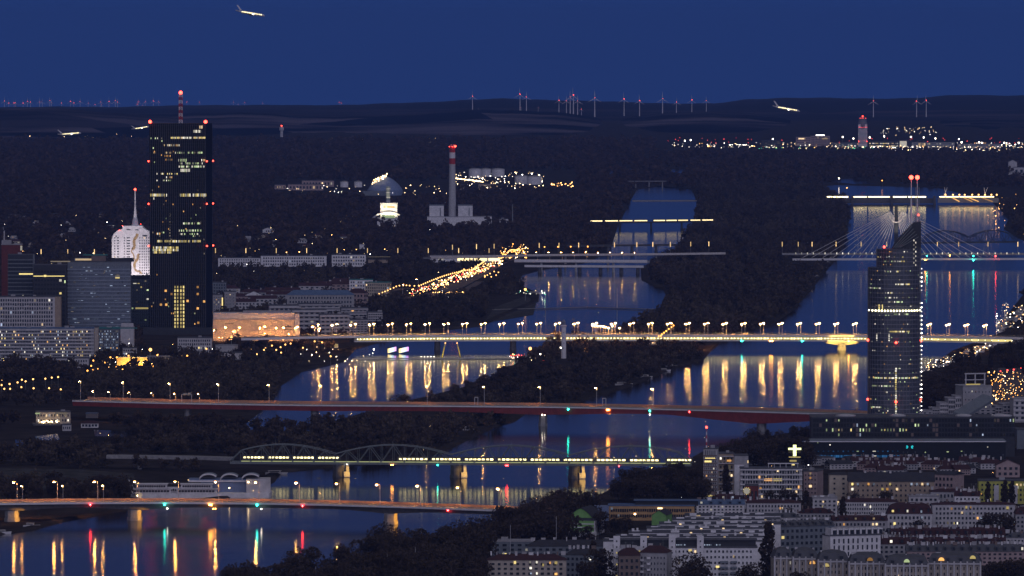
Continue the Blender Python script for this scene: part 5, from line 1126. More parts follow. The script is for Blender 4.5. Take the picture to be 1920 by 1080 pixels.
q = MB(); q.box((c.x, c.y + 2, Z(847)), (23 * s, 1.2, 5 * s)); q.build('side_panel', 'lit_dim', t); q = MB(); q.box((c.x + .5, c.y + 4, Z(872)), (16 * s, 7, 28 * s)); q.build('tower', 'w_dark', t)
for y, w in ((857, 22), (864, 13), (871, 6)): q = MB(); q.box((c.x - (3 if w < 20 else 0) * s, c.y + .2, Z(y)), (w * s, .5, (1.4 if w > 20 else 3) * s)); q.build('lit_window', 'lit_yellow', t)
CLEAR.append([(1470, 880), (1512, 880), (1512, 910), (1470, 910)])
# cream block with lit windows
t, s, W_, h, D = bld('apartment_block', 'long tan apartment block with a row of lit square windows', 1591, 1752, 903, 948, 14, 0, 'w_tan', 'gable', 'r_dark', 17, 4, 17, .0, ww=.34, wh=.42, top=.06, bot=.12, cat='apartment block', chim=3, apron=-2)
ql = []
for i, m_ in enumerate(('lit_yellow', 'lit_cool', '', 'lit_amber', 'lit_cool', '', '', 'lit_yellow', '', '', '', 'lit_cool', 'lit_cool', 'lit_warm', 'lit_cool')):
    if m_: ql.append(((1598 + i * 10.1 - 1671.5) * s, -.25, (948 - 907.5) * s, 3.6 * s, 4.2 * s, m_, 0))
for i, m_ in ((0, 'lit_white'), (5.6, 'lit_yellow'), (6.5, 'lit_amber'), (8.3, 'lit_warm')): ql.append(((1598 + i * 10.1 - 1671.5) * s, -.25, (948 - 917) * s, 4 * s, 4.4 * s, m_, 0))
windows(t, ql, 'lit_window')
bld('apartment_block', 'taller cream end wing with six dark windows left of the long tan block', 1555, 1591, 890, 945, 16, 0, 'w_cream', 'hip', 'r_dark', 4, 5, 2, .05, ww=.24, wh=.4, top=.05, bot=.1, cat='apartment block', apron=-2)
bld('apartment_block', 'tan end wing turned away under a dark roof right of the long tan block', 1752, 1788, 890, 930, 16, -.5, 'w_pink', 'gable', 'r_dark', 6, 3, 5, .02, cat='apartment block', apron=2)
t, s, W_, h, D = bld('apartment_block', 'lime yellow apartment block with balconies at the right edge', 1835, 1935, 902, 945, 12, 0, 'w_lime', 'flat', 'r_dark', rows=4, cols=13, lit=.08, ww=.5, wh=.5, cat='apartment block', apron=-2, lits=[(1866, 1869, 913.5, 4, 'lit_warm'), (1903, 1910, 913.5, 5, 'lit_white'), (1906, 1908, 921, 9, 'lit_amber'), (1864, 1870, 939, 3, 'lit_amber'), (1838, 1841, 926, 2, 'lit_amber')])
for x in (1868, 1903): part_box(t, 'balcony_stack', 'w_pale', ((x - 1885) * s, -.8, h * .42), (9 * s, 1.6, h * .8))
bld('apartment_block', 'pinkish gabled house at the right edge above the lime block', 1868, 1912, 872, 895, 14, 0, 'w_pink', 'gable_front', 'r_red', 10, 2, 4, 0, cat='house', apron=4); bld('apartment_block', 'grey blank commercial block at the right edge beside the shopping hall', 1907, 1945, 806, 842, 20, 0, 'w_slate', cat='building', plain=True, apron=4)
# red roofs between the hall and the tan block
for k in range(17):
    x = 1600 + (k * 37) % 250 + rnd.uniform(-8, 8); y = 872 + (k % 3) * 8 + rnd.uniform(-3, 3); w = rnd.uniform(26, 48)
    bld('house', 'red-roofed old house with pale chimneys between the shopping hall and the tan block', x, x + w, y - 9, y + 2, 12, rnd.uniform(-.4, .4), rnd.choice(['w_grey', 'w_pink', 'w_pale']), rnd.choice(['gable', 'hip']), 'r_red', 8, 2, 6, .04, side=2, cat='house', group='red-roofed houses below the shopping hall', chim=4, apron=6)
for k, (x0, x1, y) in enumerate(((1556, 1600, 880), (1590, 1640, 872), (1700, 1750, 876), (1790, 1830, 888))):
    bld('house', ('leftmost', 'second', 'third', 'rightmost')[k] + ' dark-roofed pale house in front of the blue lit mall strip', x0, x1, y - 10, y, 12, .3, 'w_pale', 'gable', 'r_dark', 7, 2, 6, .08, side=2, cat='house', chim=2, apron=5)
# middle rows
def row(label, x0, x1, yt, yb, rows_, cols_, wall='w_pale', rk='hip', rm='r_red', rh=6, lit=.03, dep=14, yaw=0.0, lits=(), dorm=0, chim=3, apron=-4, **k):
    return bld('apartment_block', label, x0, x1, yt, yb, dep, yaw, wall, rk, rm, rh, rows_, cols_, lit, cat='apartment block', lits=lits, dorm=dorm, chim=chim * 2 + 2 if chim else 0, apron=apron, side=3, **k)
row('grey-white low row with a flat cornice right of the long tan block', 1745, 1832, 922, 951, 2, 12, 'w_grey', 'hip', 'r_red', 5)
row('small stepped grey house on the roofs right of the long tan block', 1704, 1760, 931, 953, 2, 6, 'w_pale', 'flat', 'r_pale', 0)
row('two-storey grey-white row with dark red roof at the left of the middle row', 1400, 1502, 943, 972, 3, 16, 'w_pale', lits=[(1462, 1464, 953, 3.5, 'lit_amber'), (1466, 1468, 953, 3.5, 'lit_warm')])
row('grey corner block with a column of amber windows in the middle row', 1524, 1570, 934, 970, 4, 5, 'w_pale', 'flat', 'r_pale', 0, lits=[(1542, 1545, 940.5, 3, 'lit_warm'), (1542, 1546, 949.5, 3.4, 'lit_yellow'), (1541, 1545, 959.5, 3.4, 'lit_amber'), (1553, 1557, 959.5, 3.4, 'lit_warm'), (1570, 1573, 941, 3, 'lit_warm')], chim=1)
row('long grey-white row under a dark red roof right of the corner block', 1572, 1684, 941, 968, 3, 24, 'w_pale', lits=[(1631, 1633, 950, 4.5, 'lit_white')])
t = row('brown mansard block with six roof windows in the middle row', 1664, 1748, 963, 1002, 3, 11, 'w_pale', 'mansard', 'r_red', 15, lits=[(1672, 1676, 958, 4, 'lit_yellow'), (1700, 1703, 958, 4.5, 'lit_white'), (1726, 1729, 959, 4.5, 'lit_cool'), (1727, 1730, 970, 4, 'lit_cool')], dorm=6)
t = row('large grey-white block with four floors of small windows in the middle row', 1748, 1904, 946, 998, 5, 21, 'w_pale', 'hip', 'r_red', 4, lits=[(1810, 1813.5, 951, 4.6, 'lit_yellow'), (1819, 1821, 951, 4, 'lit_amber'), (1887, 1891.5, 952, 5, 'lit_yellow'), (1802, 1805.5, 961, 4, 'lit_warm'), (1825, 1827, 961, 2.4, 'lit_white'), (1794, 1796, 981, 4, 'lit_white'), (1788, 1790, 981, 4, 'lit_yellow')])
row('dark-roofed low block behind the big round tree at the right edge', 1904, 1945, 964, 1002, 4, 5, 'w_grey', 'mansard', 'r_red', 10, dorm=2)
row('long dark red roof with pale chimneys below the large grey-white block', 1672, 1884, 1004, 1032, 3, 24, 'w_slate', 'gable', 'r_red', 14, chim=14, dorm=16)
row('second dark red roof row with pale roof hatches, nearer than the first', 1640, 1886, 1020, 1050, 3, 24, 'w_grey', 'gable', 'r_red', 12, chim=18, dorm=12)
row('grey roof row with scattered chimneys above the palace front', 1700, 1925, 1034, 1060, 3, 22, 'w_pink', 'gable', 'r_grey', 13, chim=18, dorm=14)
row('pale square roof house between the dark red roofs', 1742, 1770, 1018, 1046, 2, 3, 'w_pale', 'flat', 'r_pale', 0, chim=0); row('pale roof house above the grey roof row at the right edge', 1874, 1905, 1021, 1050, 2, 4, 'w_pale', 'flat', 'r_pale', 0, chim=0)
# white saw-tooth building on the diagonal
D = dist(1050); s = S(D)
t, s, W_, h, D = bld('apartment_block', 'white stepped building with slanting roof bays running up to the right', 1556, 1652, 1004, 1062, 12, .36, 'w_white', 'flat', 'r_dark', 0, 4, 10, .02, ww=.3, wh=.7, cat='apartment block', apron=-4, plain=True)
for k in range(9):
    u = -.46 + k * .115; q = MB(); q.box((u * W_, 5, h + 2.2), (W_ * .03, 9, 4.6)); q.box(((u + .05) * W_, 3.5, h + 3.8), (W_ * .085, 6, .7)); q.build('roof_bay', 'w_white', t, world=False)
    part_box(t, 'bay_window', 'glass', ((u + .05) * W_, .4, h + 1.8), (W_ * .06, .3, 2.8))
t, s, W_, h, D = bld('apartment_block', 'dark sloping roof building with white dormers behind the saw-tooth building', 1450, 1566, 986, 1040, 14, .42, 'w_slate', 'gable', 'r_grey', 10, 4, 12, .03, cat='apartment block', dorm=8, chim=10, apron=-4)
# white complex of parallel flat blocks
for k in range(7):
    yt = 967 + k * 8.0; x0 = 1285 - k * 24 - (10 if k > 3 else 0); x1 = 1452 + (12 if k < 3 else -4 * (k - 3))
    t, s, W_, h, D = bld('apartment_block', ('topmost', 'second', 'third', 'fourth', 'fifth', 'sixth', 'seventh')[k] + ' white-edged flat-roofed block of the parallel rows' + ' counted from above', x0, x1, yt, yt + 62, 13, 0, 'w_white', 'flat', 'r_dark', 0, 2, 20, .04, ww=.3, wh=.2, cat='apartment block', apron=-20, plain=True)
    for j in range(int(W_ / 7.5)):
        if rnd.random() < .8: part_box(t, 'roof_parapet', 'w_white', ((-.49 + (j + .5) / int(W_ / 7.5) * .98) * W_, -.5 + rnd.uniform(0, 3), h + .9), (rnd.uniform(2.5, 6.5), .9, rnd.uniform(1.0, 1.9)))
    for j in range(int(W_ / 16)): part_box(t, 'roof_plant', rnd.choice(['r_pale', 'w_white', 'steel']), (rnd.uniform(-.48, .48) * W_, rnd.uniform(3, 10), h + 1.1), (rnd.uniform(.8, 2), 1.4, rnd.uniform(1.5, 3)))
    for j in range(2): inst('skylight', unit('lit_warm'), t, (rnd.uniform(-.4, .45) * W_, -.3, h + .2), 0, (1.3, .3, .6))
t, s, W_, h, D = bld('apartment_block', 'white front block with projecting stair towers and a dark attic floor', 1150, 1420, 1027, 1105, 14, 0, 'w_white', 'flat', 'r_dark', 0, 7, 34, .02, ww=.42, wh=.42, top=.02, bot=.02, cat='apartment block', apron=-14, plain=True,
      lits=[(1291, 1297, 1031.5, 3.6, 'lit_yellow'), (1342.5, 1348.5, 1062.5, 3.6, 'lit_yellow'), (1374.5, 1377, 1043, 4.5, 'lit_warm'), (1206, 1209, 1042, 3, 'lit_cool')])
part_box(t, 'attic', 'w_dark', (0, 5, h + 2.2), (W_ * .98, 9, 4.4)); part_box(t, 'attic_roof', 'r_grey', (0, 5, h + 4.7), (W_, 11, .6))
for x in (1156, 1206.5, 1260, 1313): 
    o = part_box(t, 'stair_tower', 'w_white', ((x - 1285) * s, -.9, h / 2 + 3.4), (12.5 * s, 2.6, h + 7))
    windows(t, [((x - 1285) * s, -2.3, h + 4 - j * 3.3, 2.2 * s, 2.8 * s, 'lit_yellow' if x == 1156 and j in (4, 6, 8, 10, 2) else 'glass', 0) for j in range(8)])
for x0, w in ((1350, 15), (1370, 12)):
    for j in range(4): part_box(t, 'balcony', 'w_slate', ((x0 + w / 2 - 1285) * s, -1.2, h - 8 - j * 10.4 * s), (w * s, 2.2, 1.1))
for x in list(range(1269, 1287, 3)) + list(range(1321, 1336, 3)) + list(range(1341, 1353, 3)): inst('attic_window', unit('lit_cool'), t, ((x - 1285) * s, .3, h + 1.7), 0, (1.3 * s, .3, 2.2 * s))
# tan corner house in front, grey blocks at the bottom
row('brown corner house with a hipped roof in front of the white block', 1160, 1200, 1041, 1112, 5, 4, 'w_brown', 'hip', 'r_red', 12, 0, 22, .0, chim=2, apron=-6)
t, s, W_, h, D = bld('apartment_block', 'grey right wing of the brown corner house with small white balconies', 1199, 1250, 1036, 1110, 16, -.2, 'w_grey', 'hip', 'r_red', 12, 6, 8, .02, ww=.3, wh=.4, cat='apartment block', apron=-6, chim=2)
for x, y in ((1204, 1050), (1204, 1061), (1204, 1072), (1217, 1046), (1217, 1057), (1217, 1068)): part_box(t, 'balcony', 'w_white', ((x - 1224.5) * s, -1, (1110 - y) * s), (6 * s, 1.8, 1.2))
row('grey plaster block with several lit windows at the bottom edge', 914, 1062, 1050, 1102, 5, 12, 'w_beige', 'hip', 'r_red', 10, .0, lits=[(963.5, 967.5, 1054.5, 5, 'lit_yellow'), (993, 995, 1054, 4, 'lit_white'), (1005, 1008, 1054, 4, 'lit_white'), (1017, 1020, 1059, 5, 'lit_yellow'), (1040, 1045, 1055, 5, 'lit_yellow'), (1040, 1045, 1076, 4, 'lit_amber'), (993, 997, 1065, 4, 'lit_white'), (1005, 1008, 1075, 4, 'lit_white'), (1030, 1033, 1055, 4, 'lit_amber'), (994, 997, 1075, 3, 'lit_cool')], chim=5)
row('darker grey block with a hipped roof behind the bottom plaster block', 1060, 1112, 1040, 1088, 4, 6, 'w_slate', 'hip', 'r_dark', 12, yaw=-.25, chim=2)
row('low grey hall with a broad dark roof behind the bottom plaster block', 990, 1150, 1024, 1056, 3, 12, 'w_slate', 'hip', 'r_dark', 11, chim=3)
row('long dark roof building with railings and masts on its flat top', 850, 1000, 1016, 1046, 3, 10, 'w_slate', 'flat', 'r_pale', 0, chim=0)
# school and green halls
t, s, W_, h, D = bld('school', 'two-storey ochre school with long rows of dark windows and a blue-grey roof', 1140, 1302, 949, 976, 16, -.03, 'w_ochre', 'flat', 'r_blue', 0, 2, 36, .02, ww=.78, wh=.56, top=.1, bot=.12, cat='school', apron=-4, plain=True, lits=[(1145, 1149, 953.5, 4, 'lit_cool'), (1233, 1242, 953, 2.6, 'spark_warm'), (1189, 1192, 964, 2, 'spark_warm')])
part_box(t, 'attic', 'w_dark', ((1250 - 1221) * s, 9, h + 1.6), (118 * s, 9, 3.2)); part_box(t, 'roof_slab', 'r_blue', ((1250 - 1221) * s, 9, h + 3.5), (124 * s, 12, .6)); part_box(t, 'end_wing', 'w_blue', (-W_ / 2 - 5, 3, h / 2), (11, 14, h))
t, s, W_, h, D = bld('sports_hall', 'green-gabled hall with a barrel roof above white walls', 1063, 1114, 976, 1004, 26, -.22, 'w_green', 'flat', 'r_dark', 0, cat='hall', plain=True, apron=-4)
q = MB(); n_ = 12; W2 = W_ / 2 + .3
arc = [(W2 * math.cos(math.pi * k / n_), (23 * s) * (1 - abs(math.cos(math.pi * k / n_)) ** 1.5)) for k in range(n_ + 1)]
q.face([(x, -.1, h + z) for x, z in arc]); q.build('gable', 'w_green', t, world=False)
q = MB()
for (xa, za), (xb, zb) in zip(arc, arc[1:]): q.face([(xa * 1.03, -.8, h + za + .3), (xa * 1.03, 30, h + za + .3), (xb * 1.03, 30, h + zb + .3), (xb * 1.03, -.8, h + zb + .3)])
q.build('barrel_roof', 'r_dark', t, world=False)
for z in (.78, .55): part_box(t, 'white_stripe', 'white', (0, -.15, h * z), (W_, .3, .5))
part_box(t, 'grille', 'steel_dark', (0, -.2, h * 1.12), (W_ * .96, .3, 4 * s)); part_box(t, 'side_wall', 'w_pale', (W_ / 2 + .2, 15, h / 2), (.6, 30, h)); part_box(t, 'porch', 'w_white', (-1, -6, h * .12), (W_ * 1.3, 12, h * .3))
t, s, W_, h, D = bld('sports_hall', 'second green gable peeking from behind the white rows', 1222, 1249, 966, 985, 22, -.2, 'w_green', 'gable_front', 'r_dark', 9, cat='hall', plain=True, apron=-4)
for x0, x1, yt, yb, lab, rm_, rk_ in ((1306, 1396, 946, 966, 'low dark-roofed workshop right of the ochre school', 'r_blue', 'gable'), (1330, 1400, 936, 954, 'reddish low roof behind the low workshop right of the school', 'r_red', 'hip'), (1562, 1664, 976, 1012, 'red-roofed row squeezed between the saw-tooth building and the long grey row', 'r_red', 'gable'), (1498, 1562, 962, 988, 'small red-roofed house behind the dark sloping roof building', 'r_red', 'hip'),
                                   (1668, 1700, 1000, 1026, 'pale narrow gabled house left of the dark red roofs', 'r_dark', 'gable'), (1455, 1500, 970, 1000, 'pale house with a grey roof left of the dark sloping roof building', 'r_grey', 'hip'), (1790, 1836, 930, 958, 'grey gabled house left of the lime yellow block', 'r_red', 'gable'), (1640, 1690, 1012, 1040, 'grey house with a dark roof right of the saw-tooth building', 'r_grey', 'hip'), (1886, 1935, 1008, 1040, 'pale house with a grey hip roof at the right edge below the round tree', 'r_grey', 'hip')):
    bld('house', lab, x0, x1, yt, yb, 13, rnd.uniform(-.15, .15), rnd.choice(['w_pale', 'w_white', 'w_grey']), rk_, rm_, 9, 3, max(4, int((x1 - x0) / 7)), .04, side=3, cat='house', chim=6, dorm=max(2, int((x1 - x0) / 16)), apron=-6)
# palace front
segs = [(1452, 1486, 1046), (1487, 1534, 1047), (1534, 1592, 1052), (1592, 1660, 1056), (1660, 1740, 1060), (1740, 1838, 1056)]
for k, (x0, x1, yt) in enumerate(segs):
    t, s, W_, h, D = bld('palace_wing', ('leftmost', 'second', 'third', 'fourth', 'fifth', 'rightmost')[k] + ' section of the ornate grey front with pilasters and arched roof windows', x0, x1, yt, yt + 62, 16, (.1, .05, .02, 0, -.04, -.1)[k], 'w_beige', 'mansard', 'r_grey', 15, 5, int((x1 - x0) / 6.5), .03, ww=.34, wh=.55, top=.06, bot=.02, cat='palace wing', group=None, apron=-12, chim=3, dorm=max(2, int((x1 - x0) / 22)))
    for j in range(int((x1 - x0) / 11) + 1): part_box(t, 'pilaster', 'w_pale', ((-.5 + j / int((x1 - x0) / 11)) * W_, -.5, h / 2), (.9, .9, h + 2.2))
    part_box(t, 'cornice', 'w_pale', (0, -.45, h - .2), (W_, 1.1, .9))
    ex = {0: [], 1: [(1523, 1057, 'lit_amber')], 2: [(1549, 1062, 'lit_yellow')], 3: [(1631, 1051, 'lit_amber')], 4: [(1700, 1054, 'lit_green')], 5: [(1765, 1051, 'lit_amber'), (1824, 1047, 'lit_yellow')]}[k]
    for px, py, m_ in ex:
        q = MB(); pts = [(1.7 * math.cos(a), 1.9 * math.sin(a)) for a in np.linspace(0, math.pi, 8)]; cx, cz = (px - (x0 + x1) / 2) * s, (yt + 62 - py) * s
        q.face([(cx + a, -.9 if py > 1050 else -.9, cz + b) for a, b in pts]); q.build('arched_window', m_, t, world=False)
# terraced big block and right bank
t, s, W_, h, D = bld('apartment_block', 'big grey block with a roof frame above stepped terraces at the right', 1805, 1860, 724, 790, 20, .25, 'w_grey', 'flat', 'r_pale', 0, 4, 8, .06, ww=.2, wh=.2, cat='apartment block', apron=6, plain=True, lits=[(1821, 1823, 733.5, 3, 'lit_white'), (1828, 1829, 733.5, 3, 'lit_dim')])
q = MB()
for x in (-8, 0, 8): q.box((x, 6, h + 5), (.9, .9, 10)); 
q.box((0, 6, h + 10), (18, 1, 1)); q.box((0, 6, h + 5), (18, 1, .7)); q.build('roof_frame', 'w_pale', t, world=False); part_box(t, 'roof_light', 'lit_yellow', (-2, 5, h + 1.3), (12, .4, 1))
for k, (x0, x1, yt, yb) in enumerate(((1791, 1806, 743, 790), (1778, 1792, 747, 790), (1762, 1778, 756, 790), (1748, 1762, 766, 790), (1728, 1768, 771, 790), (1824, 1870, 772, 790), (1836, 1880, 766, 790), (1880, 1910, 758, 790), (1900, 1945, 748, 792), (1866, 1890, 762, 790))):
    bld('terrace_house', 'pale stepped terrace block climbing to the right behind the shopping hall', x0, x1, yt, yb, 14, .15, 'w_grey' if k % 2 else 'w_pale', 'flat', 'r_pale', 0, 4, 4, .03, cat='terraced housing', group='stepped terrace blocks behind the shopping hall', apron=4, plain=True, bands=(4, 'w_pale', .2, .7))
q = MB(); a0, a1 = at(1800, 782, dist(800)), at(1856, 748, dist(792)); gl = thing('glass_canopy', 'long slanting glass roof with small lights leading up to the big grey block', 'canopy', a0)
q.sweep([a0, a1], [(-5, -1), (-5, 1), (6, 4), (6, 0)]); q.build('canopy', 'w_slate', gl)
for k in range(9): p = a0.lerp(a1, (k + .5) / 9); q = MB(); q.box(p + V3(-2, -5.2, .2), (1.1, .3, .8)); q.build('canopy_light', 'lit_dim' if k % 3 else 'lit_warm', gl)
# ---------------------------------------------------------------- boats, moored ship, small things on the water
def boat_meshes(L, cab):
    h = MB(); w = L * .28; n = 7
    for z, k in ((-.2, .75), (1.1, 1.0)):
        for i in range(n): u = i / (n - 1); h.v.append((-L / 2 + L * u * (1 if k == 1 else .95), -w / 2 * k * (1 - u ** 2.5), z + .35 * u * u * (k == 1)))
        for i in range(n): u = 1 - i / (n - 1); h.v.append((-L / 2 + L * u * (1 if k == 1 else .95), w / 2 * k * (1 - u ** 2.5), z + .35 * u * u * (k == 1)))
    m = 2 * n; h.f = [tuple(range(m, 2 * m))] + [(i, (i + 1) % m, (i + 1) % m + m, i + m) for i in range(m)]; h.m = [0] * len(h.f)
    c = MB(); c.box((-L * .1, 0, 1.7), (L * .4 * cab, w * .7, 1.4)); c.box((-L * .1, 0, 2.5), (L * .46 * cab, w * .8, .2))
    g_ = MB(); g_.box((-L * .1, -w * .36, 1.85), (L * .34 * cab, .1, .6)); g_.box((-L * .1, w * .36, 1.85), (L * .34 * cab, .1, .6))
    return h.mesh('hull', 'white'), c.mesh('cabin', 'white_warm'), g_.mesh('cabin_window', 'glass')
BM = [boat_meshes(11, 1), boat_meshes(16, 1.3)]
def boat(px, py, label, k=0, group=None, rz=None, z=.35):
    p = G(px, py, z); t = thing('motorboat', label, 'boat', p, rnd.uniform(-.5, .5) if rz is None else rz, group)
    for m_, n_ in zip(BM[k], ('hull', 'cabin', 'cabin_window')): inst(n_, m_, t)
for x, y, l in ((1170, 722, 'lone white motorboat in open water off the dark island'), (1213, 708, 'white motorboat by the island, between two neighbours along the bank'), (1247, 696, 'white motorboat moored near the island tip'), (1259, 688, 'white motorboat moored closest to the island tip'),
                (6, 1001, 'pale motorboat at the lower left bank below the nearest bridge'), (60, 988, 'dark-looking motorboat at the bank below the nearest bridge'), (519, 889, 'small boat right of the moored ship'), (608, 843, 'small boat in front of the trees above the truss bridge'), (879, 806, 'small boat by the island left of the tall red bridge pier'), (1003, 551, 'white boat at the end of the lit jetty'), (880, 671, 'boat at the floating footbridge')):
    boat(x, y, l, 1 if x in (1170, 519, 1003) else 0)
for k in range(34):
    u = rnd.random(); x = 1738 + u * 120 + rnd.uniform(-8, 8); y = 692 - u * 44 + rnd.uniform(-6, 8); boat(x, y, 'white boat packed in the lit marina right of the round glass tower', 0, 'boats in the marina', rnd.uniform(.4, .8))
for k in range(16):
    x = 1876 + rnd.random() * 45; boat(x, 620 - (x - 1876) * .9 + rnd.uniform(-8, 8), 'white boat moored along the right bank above the lamp-lined bridge', 1, 'boats along the upper right bank', rnd.uniform(.4, 1.2))
for k in range(14):
    u = k / 13; boat(1468 + u * 92, 586 - u * 98 + rnd.uniform(-3, 3), 'small pale boat along the dark right side of the island', 0, 'boats along the island side', .9)
sh = thing('moored_ship', 'long white moored ship with two deckhouses and arched halls behind the nearest bridge', 'ship', G(380, 934)); s = S(G(380, 934).y); o_ = G(380, 934)
SX = lambda px: (px - 380) * s
q = MB(); q.prism([(SX(243), 12), (SX(252), 3), (SX(266), -1), (SX(505), -1), (SX(508), 6), (SX(508), 28), (SX(262), 28), (SX(250), 22)], -.2, 3.4); q.build('hull', 'w_white', sh, world=False)
for zz, x0, x1 in ((6.1, 250, 410), (9.5, 256, 402)):
    q = MB(); q.box((SX((x0 + x1) / 2), -2.2, zz + .9), ((x1 - x0) * s, .08, .08)); q.box((SX((x0 + x1) / 2), -2.2, zz + .45), ((x1 - x0) * s, .06, .06))
    for x in range(x0, x1, 6): q.box((SX(x), -2.2, zz + .4), (.07, .07, .9))
    q.build('deck_railing', 'white', sh, world=False)
q = MB(); q.tube([V3(SX(246), 10, 3), V3(SX(240), 9, 12)], .25, .15, 5); q.tube([V3(SX(240), 9, 12), V3(SX(250), 9, 6)], .2, .15, 5); q.build('bow_crane', 'white', sh, world=False)
for x0, x1 in ((254, 314), (338, 399)):
    cx = SX((x0 + x1) / 2); w = (x1 - x0) * s
    for zz, k, hh in ((4.6, 1.22, 2.6), (7.9, .95, 2.9)):
        q = MB(); q.box((cx, 4, zz), (w * k, 10, hh)); q.box((cx, 4, zz + hh / 2 + .15), (w * k + 1.4, 11.4, .3)); q.build('deckhouse', 'w_white', sh, world=False)
        windows(sh, [(cx + w * k * (-.46 + .92 * (i + .5) / 12), -1.12, zz + .2, w * k / 17, 1.2, 'glass_black', 0) for i in range(12)])
q = MB(); q.box((SX(326), 8, 5), (26 * s, 8, 4)); q.build('link_house', 'w_white', sh, world=False); windows(sh, [(SX(318 + i * 3.4), 3.9, 5.4, .8, 1.4, 'glass', 0) for i in range(5)])
q = MB(); q.box((SX(432), 20, 6.5), (112 * s, 18, 8)); q.box((SX(420), 20, 11.6), (136 * s, 19, 1.0)); q.build('hall', 'w_blue', sh, world=False)
q = MB(); q.box((SX(420), 10.2, 10.9), (136 * s, .5, 1.0)); q.build('hall_edge', 'white', sh, world=False)
q = MB(); q.prism([(SX(462), 2), (SX(507), 6), (SX(505), 28), (SX(458), 26)], 1, 12.5); q.build('end_hall', 'w_pale', sh, world=False)
for k, x in enumerate((390, 430, 470)):
    q = MB(); pts = [(SX(x + 17 * math.cos(a)), 12.1 + 3.6 * math.sin(a)) for a in np.linspace(math.pi, .55, 10)]
    for yy in (10, 26): q.tube([V3(a, yy, b) for a, b in pts], .35, .35, 5)
    for (xa, za), (xb, zb) in zip(pts, pts[1:]): q.face([(xa, 10, za), (xb, 10, zb), (xb, 26, zb), (xa, 26, za)])
    q.build('arched_roof', 'w_slate', sh, world=False); q = MB(); q.tube([V3(a, 9.5, b) for a, b in pts], .55, .55, 5); q.build('arch_rib', 'white', sh, world=False)
for x, y in ((260, 911), (353, 900), (466, 904), (430, 915), (475, 920), (258, 929), (475, 934)): q = MB(); q.ball((SX(x), 1 - (y > 925) * 3, (934 - y) * s), .45, 0, 6); q.build('deck_lamp', 'spark_warm', sh, world=False)
CLEAR.append([(235, 885), (520, 885), (520, 975), (235, 975)])
def led(x0, x1, y, label):
    D = dist(664); s = S(D); c = at((x0 + x1) / 2, 664, D); t = thing('led_screen', label, 'screen', c); w = (x1 - x0) * s
    q = MB(); q.box((0, .6, (664 - y) * s), (w + .8, .8, 9 * s + .6)); q.box((0, .8, 1), (1.2, .8, 3)); q.build('frame', 'steel_dark', t, world=False)
    for k, cl in enumerate(((1, .75, .3), (1, .9, .5), (.9, 1, .9), (.6, .9, 1), (.6, .5, 1), (.85, .4, 1))):
        n_ = 'led_colour_%d' % k
        if n_ not in MATS: glow(n_, cl, 1.9, 0, True)
        inst('screen_column', unit(n_), t, (-w / 2 + w * (k + .5) / 6, 0, (664 - y) * s + (k - 2.5) * .35), 0, (w / 6, .2, 8 * s))
led(727, 743, 656, 'left rainbow-coloured lit screen on the shore above the floating footbridge'); led(748, 766, 656, 'right rainbow-coloured lit screen on the shore above the floating footbridge')
lt_ = thing('lighthouse', 'white round lighthouse on the island in front of the lamp-lined bridge', 'lighthouse', G(1057, 672)); c = G(1057, 672); s = S(c.y)
q = MB(); q.lathe((c.x, c.y, 0), [(2.5, 0), (2.1, 30), (2.9, 31), (2.9, 32), (1.7, 32.2)], 14); q.build('shaft', 'white', lt_)
q = MB(); q.lathe((c.x, c.y, 0), [(1.6, 32.2), (1.6, 35), (2.0, 35.1), (.2, 37.6)], 12); q.build('lantern', 'w_slate', lt_)
q = MB()
for k in range(4): q.box((c.x - .3 + .4 * (k % 2), c.y - 2.4, 10 + 5 * k), (.5, .5, 1.1))
q.build('window', 'glass', lt_); CLEAR.append([(1045, 655), (1070, 655), (1070, 705), (1045, 705)])
# aircraft low over the plain
def airliner(px, py, D, L, rz, pitch, label):
    c = at(px, py, D); t = thing('airliner', label, 'aircraft', c); t.rotation_euler = (0, pitch, rz); r = L * .052
    q = MB(); q.tube([V3(-L / 2, 0, r * .5), V3(-L * .33, 0, r * .15), V3(-L * .2, 0, 0), V3(L * .4, 0, 0)], r * .3, r, 10); q.tube([V3(L * .4, 0, 0), V3(L * .47, 0, -r * .1), V3(L * .5, 0, -r * .3)], r, r * .25, 10)
    q.tube([V3(-L * .28, 0, .1), V3(L * .4, 0, 0)], r, r, 10); q.build('fuselage', 'white', t, world=False)
    for e in (-1, 1):
        q = MB(); q.prism([(L * .1, 0), (-L * .06, e * L * .45), (-L * .11, e * L * .45), (-L * .08, 0)][::e], -r * .4, -r * .1); q.build('wing', 'white', t, world=False)
        q = MB(); q.prism([(-L * .38, 0), (-L * .46, e * L * .17), (-L * .49, e * L * .17), (-L * .47, 0)][::e], r * .5, r * .7); q.build('tailplane', 'white', t, world=False)
        q = MB(); q.tube([V3(L * .1, e * L * .15, -r * 1.1), V3(-L * .02, e * L * .15, -r * 1.1)], r * .45, r * .35, 8); q.build('engine', 'steel', t, world=False)
        q = MB(); q.ball((L * .09, e * L * .05, -r * .4), r * .4, 0, 6); q.build('landing_light', 'lamp_white', t, world=False)
        for k in range(12): q = MB(); q.box((-L * .27 + L * .64 * k / 11, e * r * .98, r * .25), (L * .04, .2, r * .5)); q.build('cabin_window', 'train_window', t, world=False)
    q = MB(); q.v = [(-L * .36, -.2, r), (-L * .5, -.2, r * 4), (-L * .45, -.2, r * 4), (-L * .28, -.2, r), (-L * .36, .2, r), (-L * .5, .2, r * 4), (-L * .45, .2, r * 4), (-L * .28, .2, r)]
    q.f = [(0, 1, 2, 3), (7, 6, 5, 4), (0, 4, 5, 1), (1, 5, 6, 2), (2, 6, 7, 3), (3, 7, 4, 0)]; q.m = [0] * 6; q.build('tail_fin', 'white', t, world=False)
